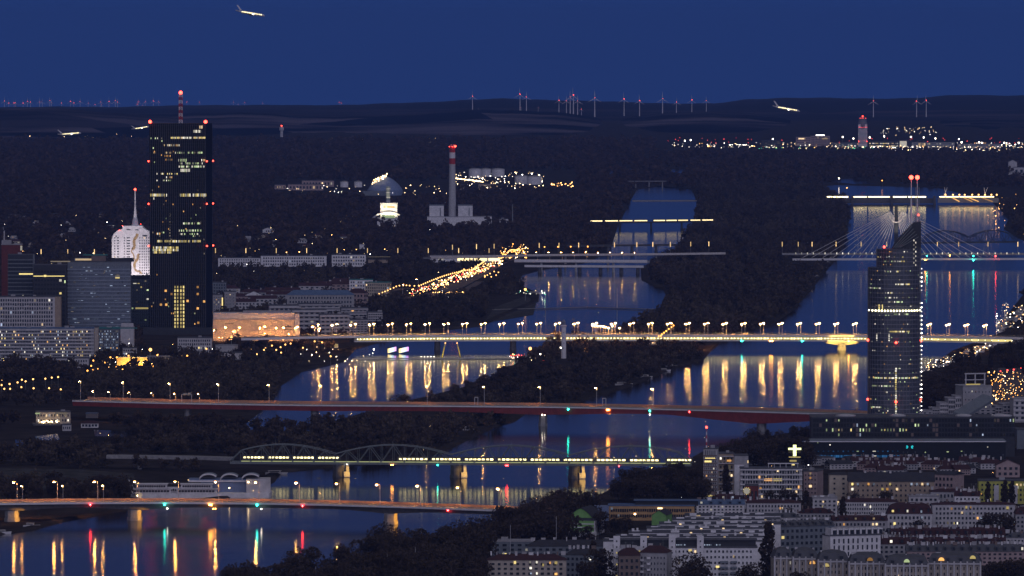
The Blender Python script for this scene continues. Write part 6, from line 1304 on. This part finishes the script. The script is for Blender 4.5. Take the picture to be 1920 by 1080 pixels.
airliner(469, 25, 11000, 44, .12, .16, 'lit airliner alone high in the upper left sky'); airliner(1474, 204, 15000, 56, 0, .17, 'lit airliner climbing above the hills left of the control tower')
airliner(130, 251, 16500, 52, .1, -.08, 'lit airliner low over the plain at the far left'); airliner(263, 240, 16000, 38, .1, -.16, 'lit airliner just left of the black tower top')

# ---------------------------------------------------------------- lamps one can count, and lights beyond counting
lamps_px('street', [(175, 676), (196, 680), (164, 695), (171, 686), (174, 694), (183, 692), (207, 670), (219, 670), (241, 667), (295, 666), (336, 668), (351, 667), (387, 654), (281, 657), (200, 684), (217, 687), (133, 698), (288, 687), (230, 693), (375, 672)], 'amber street lamp among the streets and underpass at the lower left', 'amber street lamps at the lower left')
lamps_px('street_warm', [(3, 722), (18, 720), (33, 717), (41, 712), (48, 715), (62, 711), (85, 710), (97, 708), (109, 707), (63, 728), (40, 726), (8, 729), (19, 729), (114, 730), (92, 728), (3, 714)], 'warm street lamp among dark trees at the left edge', 'warm street lamps at the left edge')
lamps_px('street_warm', [(526, 651), (518, 656), (527, 661), (535, 646), (545, 644), (498, 653), (482, 664), (568, 652), (590, 640), (604, 642), (620, 668), (510, 648), (531, 637), (539, 634), (470, 655), (495, 656)], 'warm street lamp by the quay below the lit bridge approach', 'warm lamps below the bridge approach')
lamps_px('big_warm', [(282, 656), (418, 612), (446, 614), (440, 622), (434, 634), (994, 654), (985, 543)], 'large bright warm lamp standing out among the smaller city lamps', 'large bright warm lamps')
lamps_px('street_white', [(701, 655), (1051, 652), (1000, 660), (1013, 664), (676, 1019)], 'small white lamp near the river bank', 'white lamps near the bank')
hw = [(711, 551), (717, 548.5), (722, 546.5), (727, 544.5), (732, 542), (738, 539.5), (743, 537), (749, 535.5), (756, 535), (762, 535), (768, 535.5), (777, 536), (785, 535.5)]
a = [(786, 536), (884, 501)]; hw += [(786 + 98 * u, 536 - 31 * u - 4 * math.sin(math.pi * u)) for u in np.linspace(0, 1, 26)]
hw += [(815 + 55 * u, 541 - 36 * u) for u in np.linspace(0, 1, 16)] + [(884 + 24 * u, 507 - 17 * u) for u in np.linspace(0, 1, 12)] + [(884 + 28 * u, 514 - 12 * u) for u in np.linspace(0, 1, 8)] + [(935 + 40 * u, 484 - 22 * u + 3 * math.sin(9 * u)) for u in np.linspace(0, 1, 16)]

lamps_px('quay', [(755, 533), (784, 523)], 'tall amber mast lamp above the highway rows', 'tall masts above the highway')
lamps_px('mast_far', [(77 + 50 * k, 468) for k in range(3)] + [(404 + 57 * k, 466) for k in range(11)], 'pale column light in the long row across the left bank', 'pale column lights across the left bank', 0)
lamps_px('flood', [(1449, 261), (1580, 257), (1600, 260), (1631, 258), (1658, 256), (1708, 257), (1732, 258), (1754, 260), (1798, 261), (1803, 267), (1836, 267), (1841, 268), (1883, 268), (1910, 268), (1284, 264), (1295, 263)], 'white floodlight mast over the airport', 'floodlights over the airport')
rd = MB()
for pth, w in (([(690, 556), (745, 541), (790, 541), (880, 508), (985, 478)], 16), ([(770, 560), (830, 548), (880, 522), (940, 488)], 26), ([(800, 562), (870, 545), (900, 528)], 10)):
    rd.sweep(path(pth, .35), [(-w / 2, -.2), (-w / 2, .2), (w / 2, .2), (w / 2, -.2)])
tag(rd.build('road', 'sett'), kind='structure')
def sparks(name, label, pts, zz=5):
    """far lights nobody could count: (px, py, r in px, material)"""
    b = MB(); ms = []
    for px, py, r, m_ in pts:
        if m_ not in ms: ms.append(m_)
        p = G(px, py, zz); r = r * S(p.y); mi = ms.index(m_); k = len(b.v)
        for d in ((r, 0, 0), (-r, 0, 0), (0, r, 0), (0, -r, 0), (0, 0, r), (0, 0, -r)): b.v.append((p.x + d[0], p.y + d[1], p.z + d[2]))
        for e in ((0, 2, 4), (2, 1, 4), (1, 3, 4), (3, 0, 4), (2, 0, 5), (1, 2, 5), (3, 1, 5), (0, 3, 5)): b.f.append(tuple(k + i for i in e)); b.m.append(mi)
    tag(b.build(name, ms), label, 'lights', kind='stuff')
R_ = rnd.uniform; pick = rnd.choice
R0 = rnd.uniform
sparks('highway_lights', 'dense rows of warm lamps along the bright highway interchange', [(x, y, 1.5, 'lamp_warm') for x, y in hw] + [(R0(940, 988), R0(456, 484), 1.5, 'lamp_amber') for _ in range(34)] + [(R0(865, 935), R0(502, 520), 1.4, 'lamp_warm') for _ in range(22)], 9)
sparks('suburb_lights', 'scattered warm lights of the dark suburbs', [(400 + 27 * k + R_(-6, 6), 470 + R_(-3, 4), 1.0, 'spark_amber') for k in range(22)] + [(R_(0, 700), R_(402, 478), R_(.45, .9), pick(['spark_warm', 'spark_amber', 'spark_white', 'spark_warm'])) for _ in range(150)] + [(R_(0, 1000), R_(385, 560), R_(.3, .6), pick(['spark_warm', 'spark_white'])) for _ in range(90)])
sparks('depot_lights', 'cluster of bright lights in the tank depot', [(R_(850, 1020), R_(322, 356), R_(.5, 1.1), pick(['spark_warm', 'spark_warm', 'spark_white'])) for _ in range(150)] + [(R_(515, 760), R_(346, 364), R_(.4, .8), pick(['spark_warm', 'spark_white'])) for _ in range(50)]
       + [(852 + 54 * u, 334 + 7 * u, 1.1, 'spark_warm') for u in np.linspace(0, 1, 44)] + [(R_(1033, 1075), R_(341, 351), R_(.5, 1.3), 'spark_amber') for _ in range(24)] + [(R_(755, 850), R_(346, 366), R_(.4, .9), 'spark_warm') for _ in range(26)] + [(R_(680, 800), R_(420, 430), .5, 'spark_warm') for _ in range(10)])
sparks('airport_lights', 'band of airport lights under the far hills', [(1245 + 680 * rnd.random() ** .75, R_(267, 277), R_(.32, .75), pick(['spark_warm', 'spark_white', 'spark_white', 'spark_amber'])) for _ in range(330)] + [(R_(1640, 1920), R_(274, 284), R_(.32, .65), pick(['spark_warm', 'spark_white'])) for _ in range(130)]
       + [(R_(1250, 1920), R_(258, 268), R_(.32, .65), 'spark_red') for _ in range(46)] + [(1320 + R_(0, 20), 274, 1.4, 'spark_amber') for _ in range(4)] + [(R_(1360, 1400), 271.5 + R_(-.4, .4), .6, 'spark_white') for _ in range(12)] + [(R_(1420, 1640), R_(275, 279), .5, pick(['spark_green', 'spark_warm'])) for _ in range(40)])
sparks('village_lights', 'dim village lights on the far slope', [(R_(1650, 1760), R_(238, 254), R_(.3, .55), pick(['spark_warm', 'spark_white'])) for _ in range(42)] + [(R_(40, 300), R_(240, 262), R_(.3, .6), 'spark_warm') for _ in range(24)] + [(R_(480, 960), R_(258, 270), R_(.3, .55), 'spark_warm') for _ in range(36)] + [(R_(1100, 1180), 271, .5, 'spark_red') for _ in range(6)])
sparks('traffic_lights', 'headlights and tail lights packed on the highway interchange', [(770 + 170 * u + R_(-10, 10), 552 - 62 * u + R_(-6, 6), R_(.6, 1.3), pick(['spark_warm', 'spark_warm', 'spark_amber', 'spark_amber', 'spark_amber', 'spark_red'])) for u in nrs.rand(230)] + [(R_(940, 990), R_(455, 484), R_(.6, 1.2), pick(['spark_warm', 'spark_amber'])) for _ in range(50)] + [(R_(810, 870), 549 - R_(0, 2), .8, 'spark_amber') for _ in range(40)])
sparks('car_park_lights', 'amber lights of the car park at the right edge', [(R_(1852, 1925), R_(694, 770), 1.0, 'lamp_amber') for _ in range(46)] + [(R_(1850, 1925), R_(696, 772), R_(.45, 1.0), pick(['spark_amber', 'spark_amber', 'spark_warm'])) for _ in range(150)] + [(x, y, 1.6, 'spark_red') for x, y in ((1876, 696), (1889, 694), (1901, 693), (1915, 690))])
sparks('marina_lights', 'lights of the marina and the right bank', [(1735 + 125 * u + R_(-6, 6), 690 - 46 * u + R_(-6, 8), R_(.4, .9), pick(['spark_white', 'spark_warm', 'spark_amber'])) for u in nrs.rand(110)] + [(R_(1868, 1925), R_(568, 622), R_(.4, .9), pick(['spark_white', 'spark_warm', 'spark_amber'])) for _ in range(80)] + [(R_(1850, 1925), R_(360, 440), R_(.5, .9), 'spark_amber') for _ in range(40)])
sparks('festive_lights', 'colourful bar lights on the island shore by the lighthouse', [(R_(955, 1022), R_(664, 678), R_(.4, .9), pick(['spark_red', 'spark_green', 'spark_warm', 'spark_white', 'spark_amber'])) for _ in range(60)] + [(958 + 5 * k, 666.5, 1.0, 'spark_red') for k in range(6)] + [(R_(560, 700), R_(650, 680), R_(.4, .8), pick(['spark_warm', 'spark_white'])) for _ in range(30)] + [(R_(0, 420), R_(640, 700), R_(.35, .7), pick(['spark_warm', 'spark_amber', 'spark_white'])) for _ in range(110)] + [(R_(965, 1025), R_(545, 552), .6, pick(['spark_white', 'spark_green'])) for _ in range(16)])
sparks('bank_lights', 'few scattered lights among the roofs and trees of the town', [(R_(1100, 1900), R_(845, 1070), R_(.3, .6), pick(['spark_warm', 'spark_white', 'spark_amber'])) for _ in range(50)] + [(R_(-10, 950), R_(770, 900), .35, 'spark_warm') for _ in range(12)])
# ---------------------------------------------------------------- trees
def leaves(h, w, n, size, kind, rs):
    """leaf-sized faces on uneven clumps; returns (n, 4, 3)"""
    nc = 11 if kind != 'poplar' else 9; cl = []
    for i in range(nc):
        if kind == 'poplar': z = h * (.15 + .8 * i / (nc - 1)); r = w * .5 * (1 - abs(i / (nc - 1) - .4) * .9); cl.append((rs.uniform(-.1, .1) * w, rs.uniform(-.1, .1) * w, z, r, h * .10))
        else:
            a = rs.uniform(0, 6.28); d = w * .33 * math.sqrt(rs.rand()); z = h * rs.uniform(.34, .84) - d * .25; r = w * rs.uniform(.16, .29); cl.append((d * math.cos(a), d * math.sin(a), z, r, r * rs.uniform(.7, 1.0)))
    c = np.array(cl)[rs.randint(0, nc, n)]; v = rs.normal(size=(n, 3)); v /= np.linalg.norm(v, axis=1)[:, None]
    p = c[:, :3] + v * np.stack([c[:, 3], c[:, 3], c[:, 4]], 1) * (rs.uniform(.55, 1.08, n) ** .6)[:, None]
    a = rs.normal(size=(n, 3)); a /= np.linalg.norm(a, axis=1)[:, None]; b = np.cross(a, rs.normal(size=(n, 3))); b /= np.linalg.norm(b, axis=1)[:, None]
    sz = (size * rs.uniform(.6, 1.3, n))[:, None]; a, b = a * sz, b * sz * .7
    return np.stack([p - a, p - b, p + a, p + b], 1)
def quads_mesh(name, q, m):
    n = len(q); me = bpy.data.meshes.new(name); me.vertices.add(n * 4); me.vertices.foreach_set('co', q.reshape(-1).astype(np.float32))
    me.loops.add(n * 4); me.loops.foreach_set('vertex_index', np.arange(n * 4, dtype=np.int32)); me.polygons.add(n)
    me.polygons.foreach_set('loop_start', np.arange(0, n * 4, 4, dtype=np.int32)); me.polygons.foreach_set('loop_total', np.full(n, 4, dtype=np.int32))
    me.materials.append(mt(m)); me.update(calc_edges=True); return me
TREES = {}
def trunk(h, kind):
    b = MB(); b.tube([V3(0, 0, -.5), V3(.15, .1, h * .3), V3(.1, -.1, h * .62)], h * .022, h * .008, 6)
    for k in range(5): a = k * 1.3; b.tube([V3(.1, 0, h * (.26 + .07 * k)), V3(math.cos(a) * h * .16, math.sin(a) * h * .16, h * (.46 + .07 * k))], h * .010, h * .004, 5)
    return b.mesh('trunk', 'bark')
for i in range(9):
    rs = np.random.RandomState(40 + i); k = ('broad', 'broad', 'round', 'poplar', 'broad', 'round', 'poplar', 'broad', 'round')[i]; w = {'broad': 1.05, 'round': .85, 'poplar': .30}[k]
    TREES.setdefault(k, []).append((quads_mesh('crown', leaves(1.0, w, 1500, .036 if k != 'poplar' else .03, k, rs) * 20, 'foliage'), trunk(20, k)))
NT = [0]
def tree(px, yt, yb, k, label, group, hm=None):
    p = G(px, yb, 0); s = S(p.y); h = (yb - yt) * s if hm is None else hm; sc = h / 20 * 1.06
    t = thing('tree' if k != 'poplar' else 'poplar_tree', label, 'tree', p, rnd.uniform(0, 6.28), group); t.scale = (sc * rnd.uniform(.88, 1.15),) * 2 + (sc,)
    c, tr = rnd.choice(TREES[k]); inst('trunk', tr, t); inst('crown', c, t); NT[0] += 1
def grove(sky_, step, rows, bottom, hm, label, group, jit=6, pop=.1, lift=3):
    xs = [p[0] for p in sky_]; ys = [p[1] for p in sky_]
    for r_ in range(rows):
        x = xs[0] + r_ * step * .37
        while x < xs[-1]:
            yt = float(np.interp(x, xs, ys)) + rnd.uniform(-2, jit * 1.8) + r_ * (18 if rows < 4 else 21) - lift if r_ < 2 else float(np.interp(x, xs, ys)) + r_ * 18; h = rnd.uniform(*hm); yb = yt + 1
            for _ in range(4): yb = yt + h / S(dist(yb))
            if yb < bottom(x): tree(x + rnd.uniform(-3, 3), yt, yb, 'poplar' if rnd.random() < pop else pick(['broad', 'broad', 'round']), label, group)
            x += step * rnd.uniform(.7, 1.3)
grove([(742, 1000), (754, 998), (787, 991), (816, 996), (860, 981), (898, 970), (932, 963), (961, 945), (999, 944), (1023, 926), (1047, 909), (1072, 911), (1110, 926)], 15, 6,
      lambda x: 1140 if x < 900 else (1040 if x < 1050 else 1000), (18, 25), 'dark leafy tree in the belt along the near bank below the low grey bridge', 'trees along the near bank', lift=1)
for px, yt in ((430, 1058), (450, 1050), (484, 1056), (518, 1054), (541, 1036), (577, 1024), (603, 1054), (637, 1018), (656, 1032), (676, 1042), (692, 1002), (711, 984), (730, 996), (465, 1068), (500, 1072), (560, 1058), (590, 1066), (620, 1056), (648, 1060), (705, 1030), (725, 1036), (680, 1062), (740, 1030), (715, 1058), (755, 1050)):
    yb = yt + 70; tree(px, yt, yb, pick(['broad', 'round', 'broad']), 'dark leafy tree in the belt along the near bank below the low grey bridge', 'trees along the near bank')
for px, y0, y1 in ((522, 1056, 1090), (592, 1062, 1090), (658, 1050, 1090), (726, 1038, 1090), (779, 1026, 1085), (837, 1012, 1070), (957, 984, 1040), (1043, 968, 1030)):
    p = G(px, y1 + 14); q = MB(); q.tube([p, V3(p.x, p.y, at(px, y0, p.y).z)], .22, .13, 6); o = q.build('lamp_mast', 'concrete_pale'); tag(o, 'slim unlit grey mast rising from the trees of the near bank', 'mast', 'slim masts among the near bank trees')
grove([(1108, 926), (1130, 908), (1168, 885), (1200, 880), (1228, 872), (1262, 870), (1292, 875), (1316, 882)], 13, 3, lambda x: 946, (15, 20), 'dark leafy tree on the bank below the right end of the truss bridge', 'trees below the right end of the truss bridge')
grove([(1358, 832), (1372, 826), (1392, 824), (1405, 815), (1420, 806), (1440, 806), (1452, 808), (1470, 826), (1490, 804), (1510, 797), (1522, 796)], 12, 3, lambda x: 885, (17, 22), 'dark tree on the bank between the glowing cross and the red bridge', 'trees between the cross and the red bridge', 5, .3)
grove([(1600, 778), (1612, 770), (1626, 768)], 9, 1, lambda x: 840, (14, 18), 'tree just left of the round glass tower at its foot', 'trees at the foot of the round tower')
grove([(1732, 712), (1760, 690), (1790, 668), (1808, 652), (1840, 664), (1870, 646), (1900, 632), (1930, 622)], 14, 6, lambda x: 790 if x < 1845 else 705, (16, 22), 'dark tree on the slope between the marina and the stepped terraces', 'trees on the slope right of the round tower', 8, .25)
for px, yt, yb, k, lab in ((1705, 889, 940, 'poplar', 'slim dark poplar in front of the tan block with lit windows'), (1580, 936, 985, 'poplar', 'slim dark poplar between the grey corner block and the long grey row'), (1511, 925, 975, 'poplar', 'slim dark poplar left of the grey corner block'), (1362, 878, 940, 'poplar', 'tall dark tree between the slim tower block and the white end block'),
                           (1852, 908, 950, 'poplar', 'left dark poplar in front of the lime yellow block'), (1884, 905, 950, 'poplar', 'middle dark poplar in front of the lime yellow block'), (1897, 906, 950, 'poplar', 'right dark poplar in front of the lime yellow block'), (1308, 1040, 1112, 'broad', 'bushy tree in front of the white block with stair towers'), (1285, 1062, 1120, 'broad', 'lower bushy tree in front of the white block with stair towers'),
                           (1404, 1054, 1110, 'round', 'dark tree at the right end of the white block with stair towers'), (1440, 990, 1095, 'poplar', 'tall dark tree between the white rows and the palace front'), (1130, 1028, 1105, 'broad', 'big dark tree between the plaster block and the brown corner house'), (1098, 1052, 1110, 'round', 'dark round tree right of the plaster block'), (1112, 1020, 1080, 'poplar', 'dark upright tree behind the big dark tree at the bottom'),
                           (1722, 974, 1006, 'broad', 'low spreading tree in front of the brown mansard block'), (1870, 960, 1008, 'broad', 'very broad round tree in front of the large grey-white block'), (1892, 968, 1010, 'round', 'round tree at the right side of the very broad tree'), (1838, 972, 1008, 'round', 'smaller tree at the left side of the very broad tree'), (1870, 1050, 1110, 'broad', 'dark tree mass at the bottom right corner, left part'),
                           (1905, 1046, 1110, 'broad', 'dark tree mass at the bottom right corner, right part'), (1815, 1064, 1110, 'round', 'dark tree in front of the right palace section'), (1620, 1068, 1112, 'broad', 'low dark tree in front of the middle palace section'), (1570, 1066, 1112, 'broad', 'low dark tree in front of the third palace section'), (1500, 1070, 1114, 'broad', 'low dark tree in front of the second palace section'),
                           (1445, 918, 945, 'broad', 'bushy tree in front of the left half of the balcony building'), (1470, 916, 945, 'broad', 'bushy tree in front of the middle of the balcony building'), (1492, 922, 948, 'round', 'bushy tree in front of the right end of the balcony building'), (1605, 922, 952, 'broad', 'low tree in front of the left part of the tan block'), (1660, 920, 950, 'broad', 'low tree in front of the middle of the tan block'), (1738, 918, 946, 'broad', 'low tree in front of the right part of the tan block'),
                           (1472, 950, 980, 'broad', 'dark bush in front of the two-storey row at the left of the middle row'), (1125, 958, 1003, 'broad', 'tree between the green-gabled hall and the ochre school'), (1155, 966, 1005, 'round', 'tree in front of the left part of the ochre school'), (1180, 968, 1006, 'broad', 'tree in front of the middle of the ochre school'), (1098, 985, 1020, 'broad', 'tree at the side of the green-gabled hall'), (1075, 990, 1022, 'round', 'tree in front of the porch of the green-gabled hall'),
                           (42, 888, 935, 'broad', 'single round tree on the pale meadow at the left, nearer the edge'), (105, 895, 938, 'round', 'left tree of the pair on the pale meadow'), (120, 895, 938, 'round', 'right tree of the pair on the pale meadow'), (200, 888, 940, 'broad', 'dark tree left of the moored ship'), (225, 892, 940, 'broad', 'dark tree close to the bow of the moored ship'), (70, 905, 944, 'round', 'low tree between the meadow trees by the near bridge'), (150, 905, 944, 'broad', 'low bushy tree right of the meadow pair')):
    tree(px, yt, yb, k, lab, None)
# woods that read as one mass
KINDS_ = {}
for nq in (44, 80, 130):
    for i in range(6): rs = np.random.RandomState(900 + nq + i); KINDS_.setdefault(nq, []).append(leaves(1.0, rs.uniform(.75, 1.1), nq, {44: .17, 80: .125, 130: .095}[nq], 'broad' if i < 5 else 'poplar', rs))
for poly in ([(-60, 762), (1010, 768), (1010, 796), (560, 800), (520, 800), (-60, 792)], [(420, 866), (1310, 870), (1310, 905), (420, 900)], [(205, 856), (430, 858), (430, 885), (205, 880)], [(-60, 945), (1000, 955), (1000, 1000), (-60, 1000)], [(655, 634), (1010, 634), (1010, 668), (655, 672)], [(1318, 636), (1920, 636), (1920, 670), (1318, 670)],
             [(960, 488), (1215, 490), (1215, 520), (960, 520)], [(980, 476), (1205, 476), (1205, 492), (980, 492)], [(1460, 486), (1600, 486), (1600, 508), (1460, 508)], [(1100, 418), (1180, 418), (1180, 430), (1100, 430)], [(1296, 416), (1340, 416), (1340, 430), (1296, 430)], [(690, 562), (770, 566), (900, 548), (990, 490), (990, 470), (880, 505), (690, 548)], [(-60, 874), (250, 880), (260, 922), (-60, 912)],
             [(50, 796), (200, 796), (260, 838), (-60, 850), (-60, 815)], [(1230, 630), (1268, 626), (1250, 655), (1210, 665)], [(1105, 608), (1168, 612), (1168, 640), (1105, 640)], [(1845, 690), (1930, 690), (1930, 785), (1845, 785)], [(1720, 640), (1870, 630), (1870, 665), (1735, 705)], [(1860, 560), (1930, 560), (1930, 625), (1870, 640)], [(920, 560), (1010, 545), (1010, 606), (900, 608)],
             [(150, 690), (290, 690), (290, 706), (150, 706)], [(0, 722), (120, 722), (120, 742), (0, 742)], [(500, 640), (660, 640), (660, 652), (500, 652)], [(560, 658), (700, 662), (640, 690), (560, 690)], [(840, 320), (1080, 320), (1080, 362), (840, 362)], [(510, 340), (850, 340), (850, 372), (510, 372)], [(1225, 258), (1980, 258), (1980, 288), (1225, 288)]): CLEAR.append(poly)
def mask(px, py, poly):
    c = np.zeros(len(px), bool); j = len(poly) - 1
    for i in range(len(poly)):
        (xi, yi), (xj, yj) = poly[i], poly[j]
        if yi != yj: c ^= ((yi > py) != (yj > py)) & (px < (xj - xi) * (py - yi) / (yj - yi) + xi)
        j = i
    return c
def wood(name, label, poly, dx, dy, hm, nq, m, dens=1.0):
    ys = [p[1] for p in poly]; D0, D1 = dist(max(ys)), dist(min(ys)); xs = [p[0] for p in poly]; P = []
    D = D0
    while D < D1:
        xa, xb = (min(xs) - 960) / F * D, (max(xs) - 960) / F * D; k = max(1, int((xb - xa) / dx))
        X_ = xa + (np.arange(k) + nrs.rand(k)) * (xb - xa) / k; P.append(np.stack([X_, D + nrs.uniform(-.5, .5, k) * dy], 1)); D += dy * (D / D0) ** .8
    P = np.concatenate(P); zz = -H; dep = P[:, 1] * CA - zz * SA; up = P[:, 1] * SA + zz * CA
    px, py = 960 + F * P[:, 0] / dep, 540 - F * up / dep
    ok = mask(px, py, poly) & (nrs.rand(len(P)) < dens)
    for w_ in [MAIN, NEW] + PONDS + CLEAR: ok &= ~mask(px, py, w_)
    P = P[ok]; out = []
    clump = .75 + .35 * np.sin(P[:, 0] * .021 + P[:, 1] * .006) * np.sin(P[:, 1] * .013 + 1.3)
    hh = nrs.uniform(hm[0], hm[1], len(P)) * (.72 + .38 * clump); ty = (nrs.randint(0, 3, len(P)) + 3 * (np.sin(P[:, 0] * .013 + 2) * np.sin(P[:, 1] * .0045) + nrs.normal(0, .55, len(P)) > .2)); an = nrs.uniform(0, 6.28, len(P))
    for t_ in range(6):
        i = np.where(ty == t_)[0]; b = KINDS_[nq][t_]
        ca, sa = np.cos(an[i])[:, None, None], np.sin(an[i])[:, None, None]; h_ = hh[i][:, None, None]
        x = (b[None, :, :, 0] * ca - b[None, :, :, 1] * sa) * h_ + P[i, 0][:, None, None]; y = (b[None, :, :, 0] * sa + b[None, :, :, 1] * ca) * h_ + P[i, 1][:, None, None]; z = b[None, :, :, 2] * h_ - h_ * .12
        out.append(np.stack([x, y, z], -1).reshape(-1, 4, 3))
    q = np.concatenate(out); me_ = quads_mesh(name, q, m); far_ = m == 'foliage_far'
    if not far_:
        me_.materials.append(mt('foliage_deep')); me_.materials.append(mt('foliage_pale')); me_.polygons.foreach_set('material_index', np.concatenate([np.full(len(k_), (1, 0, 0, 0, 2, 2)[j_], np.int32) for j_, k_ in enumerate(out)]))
    o = bpy.data.objects.new(name, me_); COL.objects.link(o); tag(o, label, 'woodland', kind='stuff')
    print(name, len(P), len(q))
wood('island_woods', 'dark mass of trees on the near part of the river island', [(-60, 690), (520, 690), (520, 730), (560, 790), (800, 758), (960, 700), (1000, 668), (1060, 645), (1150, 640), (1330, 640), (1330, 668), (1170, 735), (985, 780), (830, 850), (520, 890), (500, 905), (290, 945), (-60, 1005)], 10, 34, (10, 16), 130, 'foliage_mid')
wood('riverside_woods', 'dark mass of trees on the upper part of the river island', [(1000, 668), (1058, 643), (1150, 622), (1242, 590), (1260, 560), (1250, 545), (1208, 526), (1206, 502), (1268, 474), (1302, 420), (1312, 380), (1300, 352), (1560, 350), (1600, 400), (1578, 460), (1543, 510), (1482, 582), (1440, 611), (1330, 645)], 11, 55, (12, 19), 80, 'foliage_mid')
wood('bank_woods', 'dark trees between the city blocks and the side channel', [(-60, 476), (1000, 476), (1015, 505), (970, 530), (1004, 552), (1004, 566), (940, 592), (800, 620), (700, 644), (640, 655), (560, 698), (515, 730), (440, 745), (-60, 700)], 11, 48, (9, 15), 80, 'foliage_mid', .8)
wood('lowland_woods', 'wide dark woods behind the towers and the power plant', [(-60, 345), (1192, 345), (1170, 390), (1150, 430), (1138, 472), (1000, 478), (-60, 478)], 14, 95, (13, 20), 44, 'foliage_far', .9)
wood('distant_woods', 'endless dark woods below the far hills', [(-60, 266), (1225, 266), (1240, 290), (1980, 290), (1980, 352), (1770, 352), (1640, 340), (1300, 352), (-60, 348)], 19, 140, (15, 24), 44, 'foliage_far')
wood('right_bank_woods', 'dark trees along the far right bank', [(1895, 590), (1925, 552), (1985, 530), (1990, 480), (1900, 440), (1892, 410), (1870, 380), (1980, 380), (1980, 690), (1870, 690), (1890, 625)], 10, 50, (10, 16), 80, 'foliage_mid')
md = MB(); md.face([G(x, y, .06) for x, y in ((-60, 914), (260, 922), (250, 888), (150, 880), (-60, 876))]); md.face([G(x, y, .5) for x, y in ((905, 606), (1000, 590), (1006, 565), (985, 555), (930, 575))])
tag(md.build('meadow', 'meadow'), kind='structure')
cp = MB(); cp.face([G(x, y, .1) for x, y in ((1846, 775), (1940, 775), (1940, 690), (1872, 690))]); tag(cp.build('car_park_ground', 'sett'), kind='structure')
print('lamps', NL, 'trees', NT)

# ---------------------------------------------------------------- air
hz = MB(); hz.box((0, 30000, -350), (110000, 64000, 1560))
ho = hz.mesh('haze', []) ; hm = bpy.data.materials.new('haze'); hm.use_nodes = True; hn = hm.node_tree; hn.nodes.clear()
pv = hn.nodes.new('ShaderNodeVolumePrincipled'); pv.inputs['Density'].default_value = 1.5e-5; pv.inputs['Color'].default_value = (.17, .36, 1, 1); pv.inputs['Anisotropy'].default_value = 0
hO = hn.nodes.new('ShaderNodeOutputMaterial'); hn.links.new(pv.outputs[0], hO.inputs['Volume']); ho.materials.append(hm)
tag(inst('haze', ho), kind='stuff')
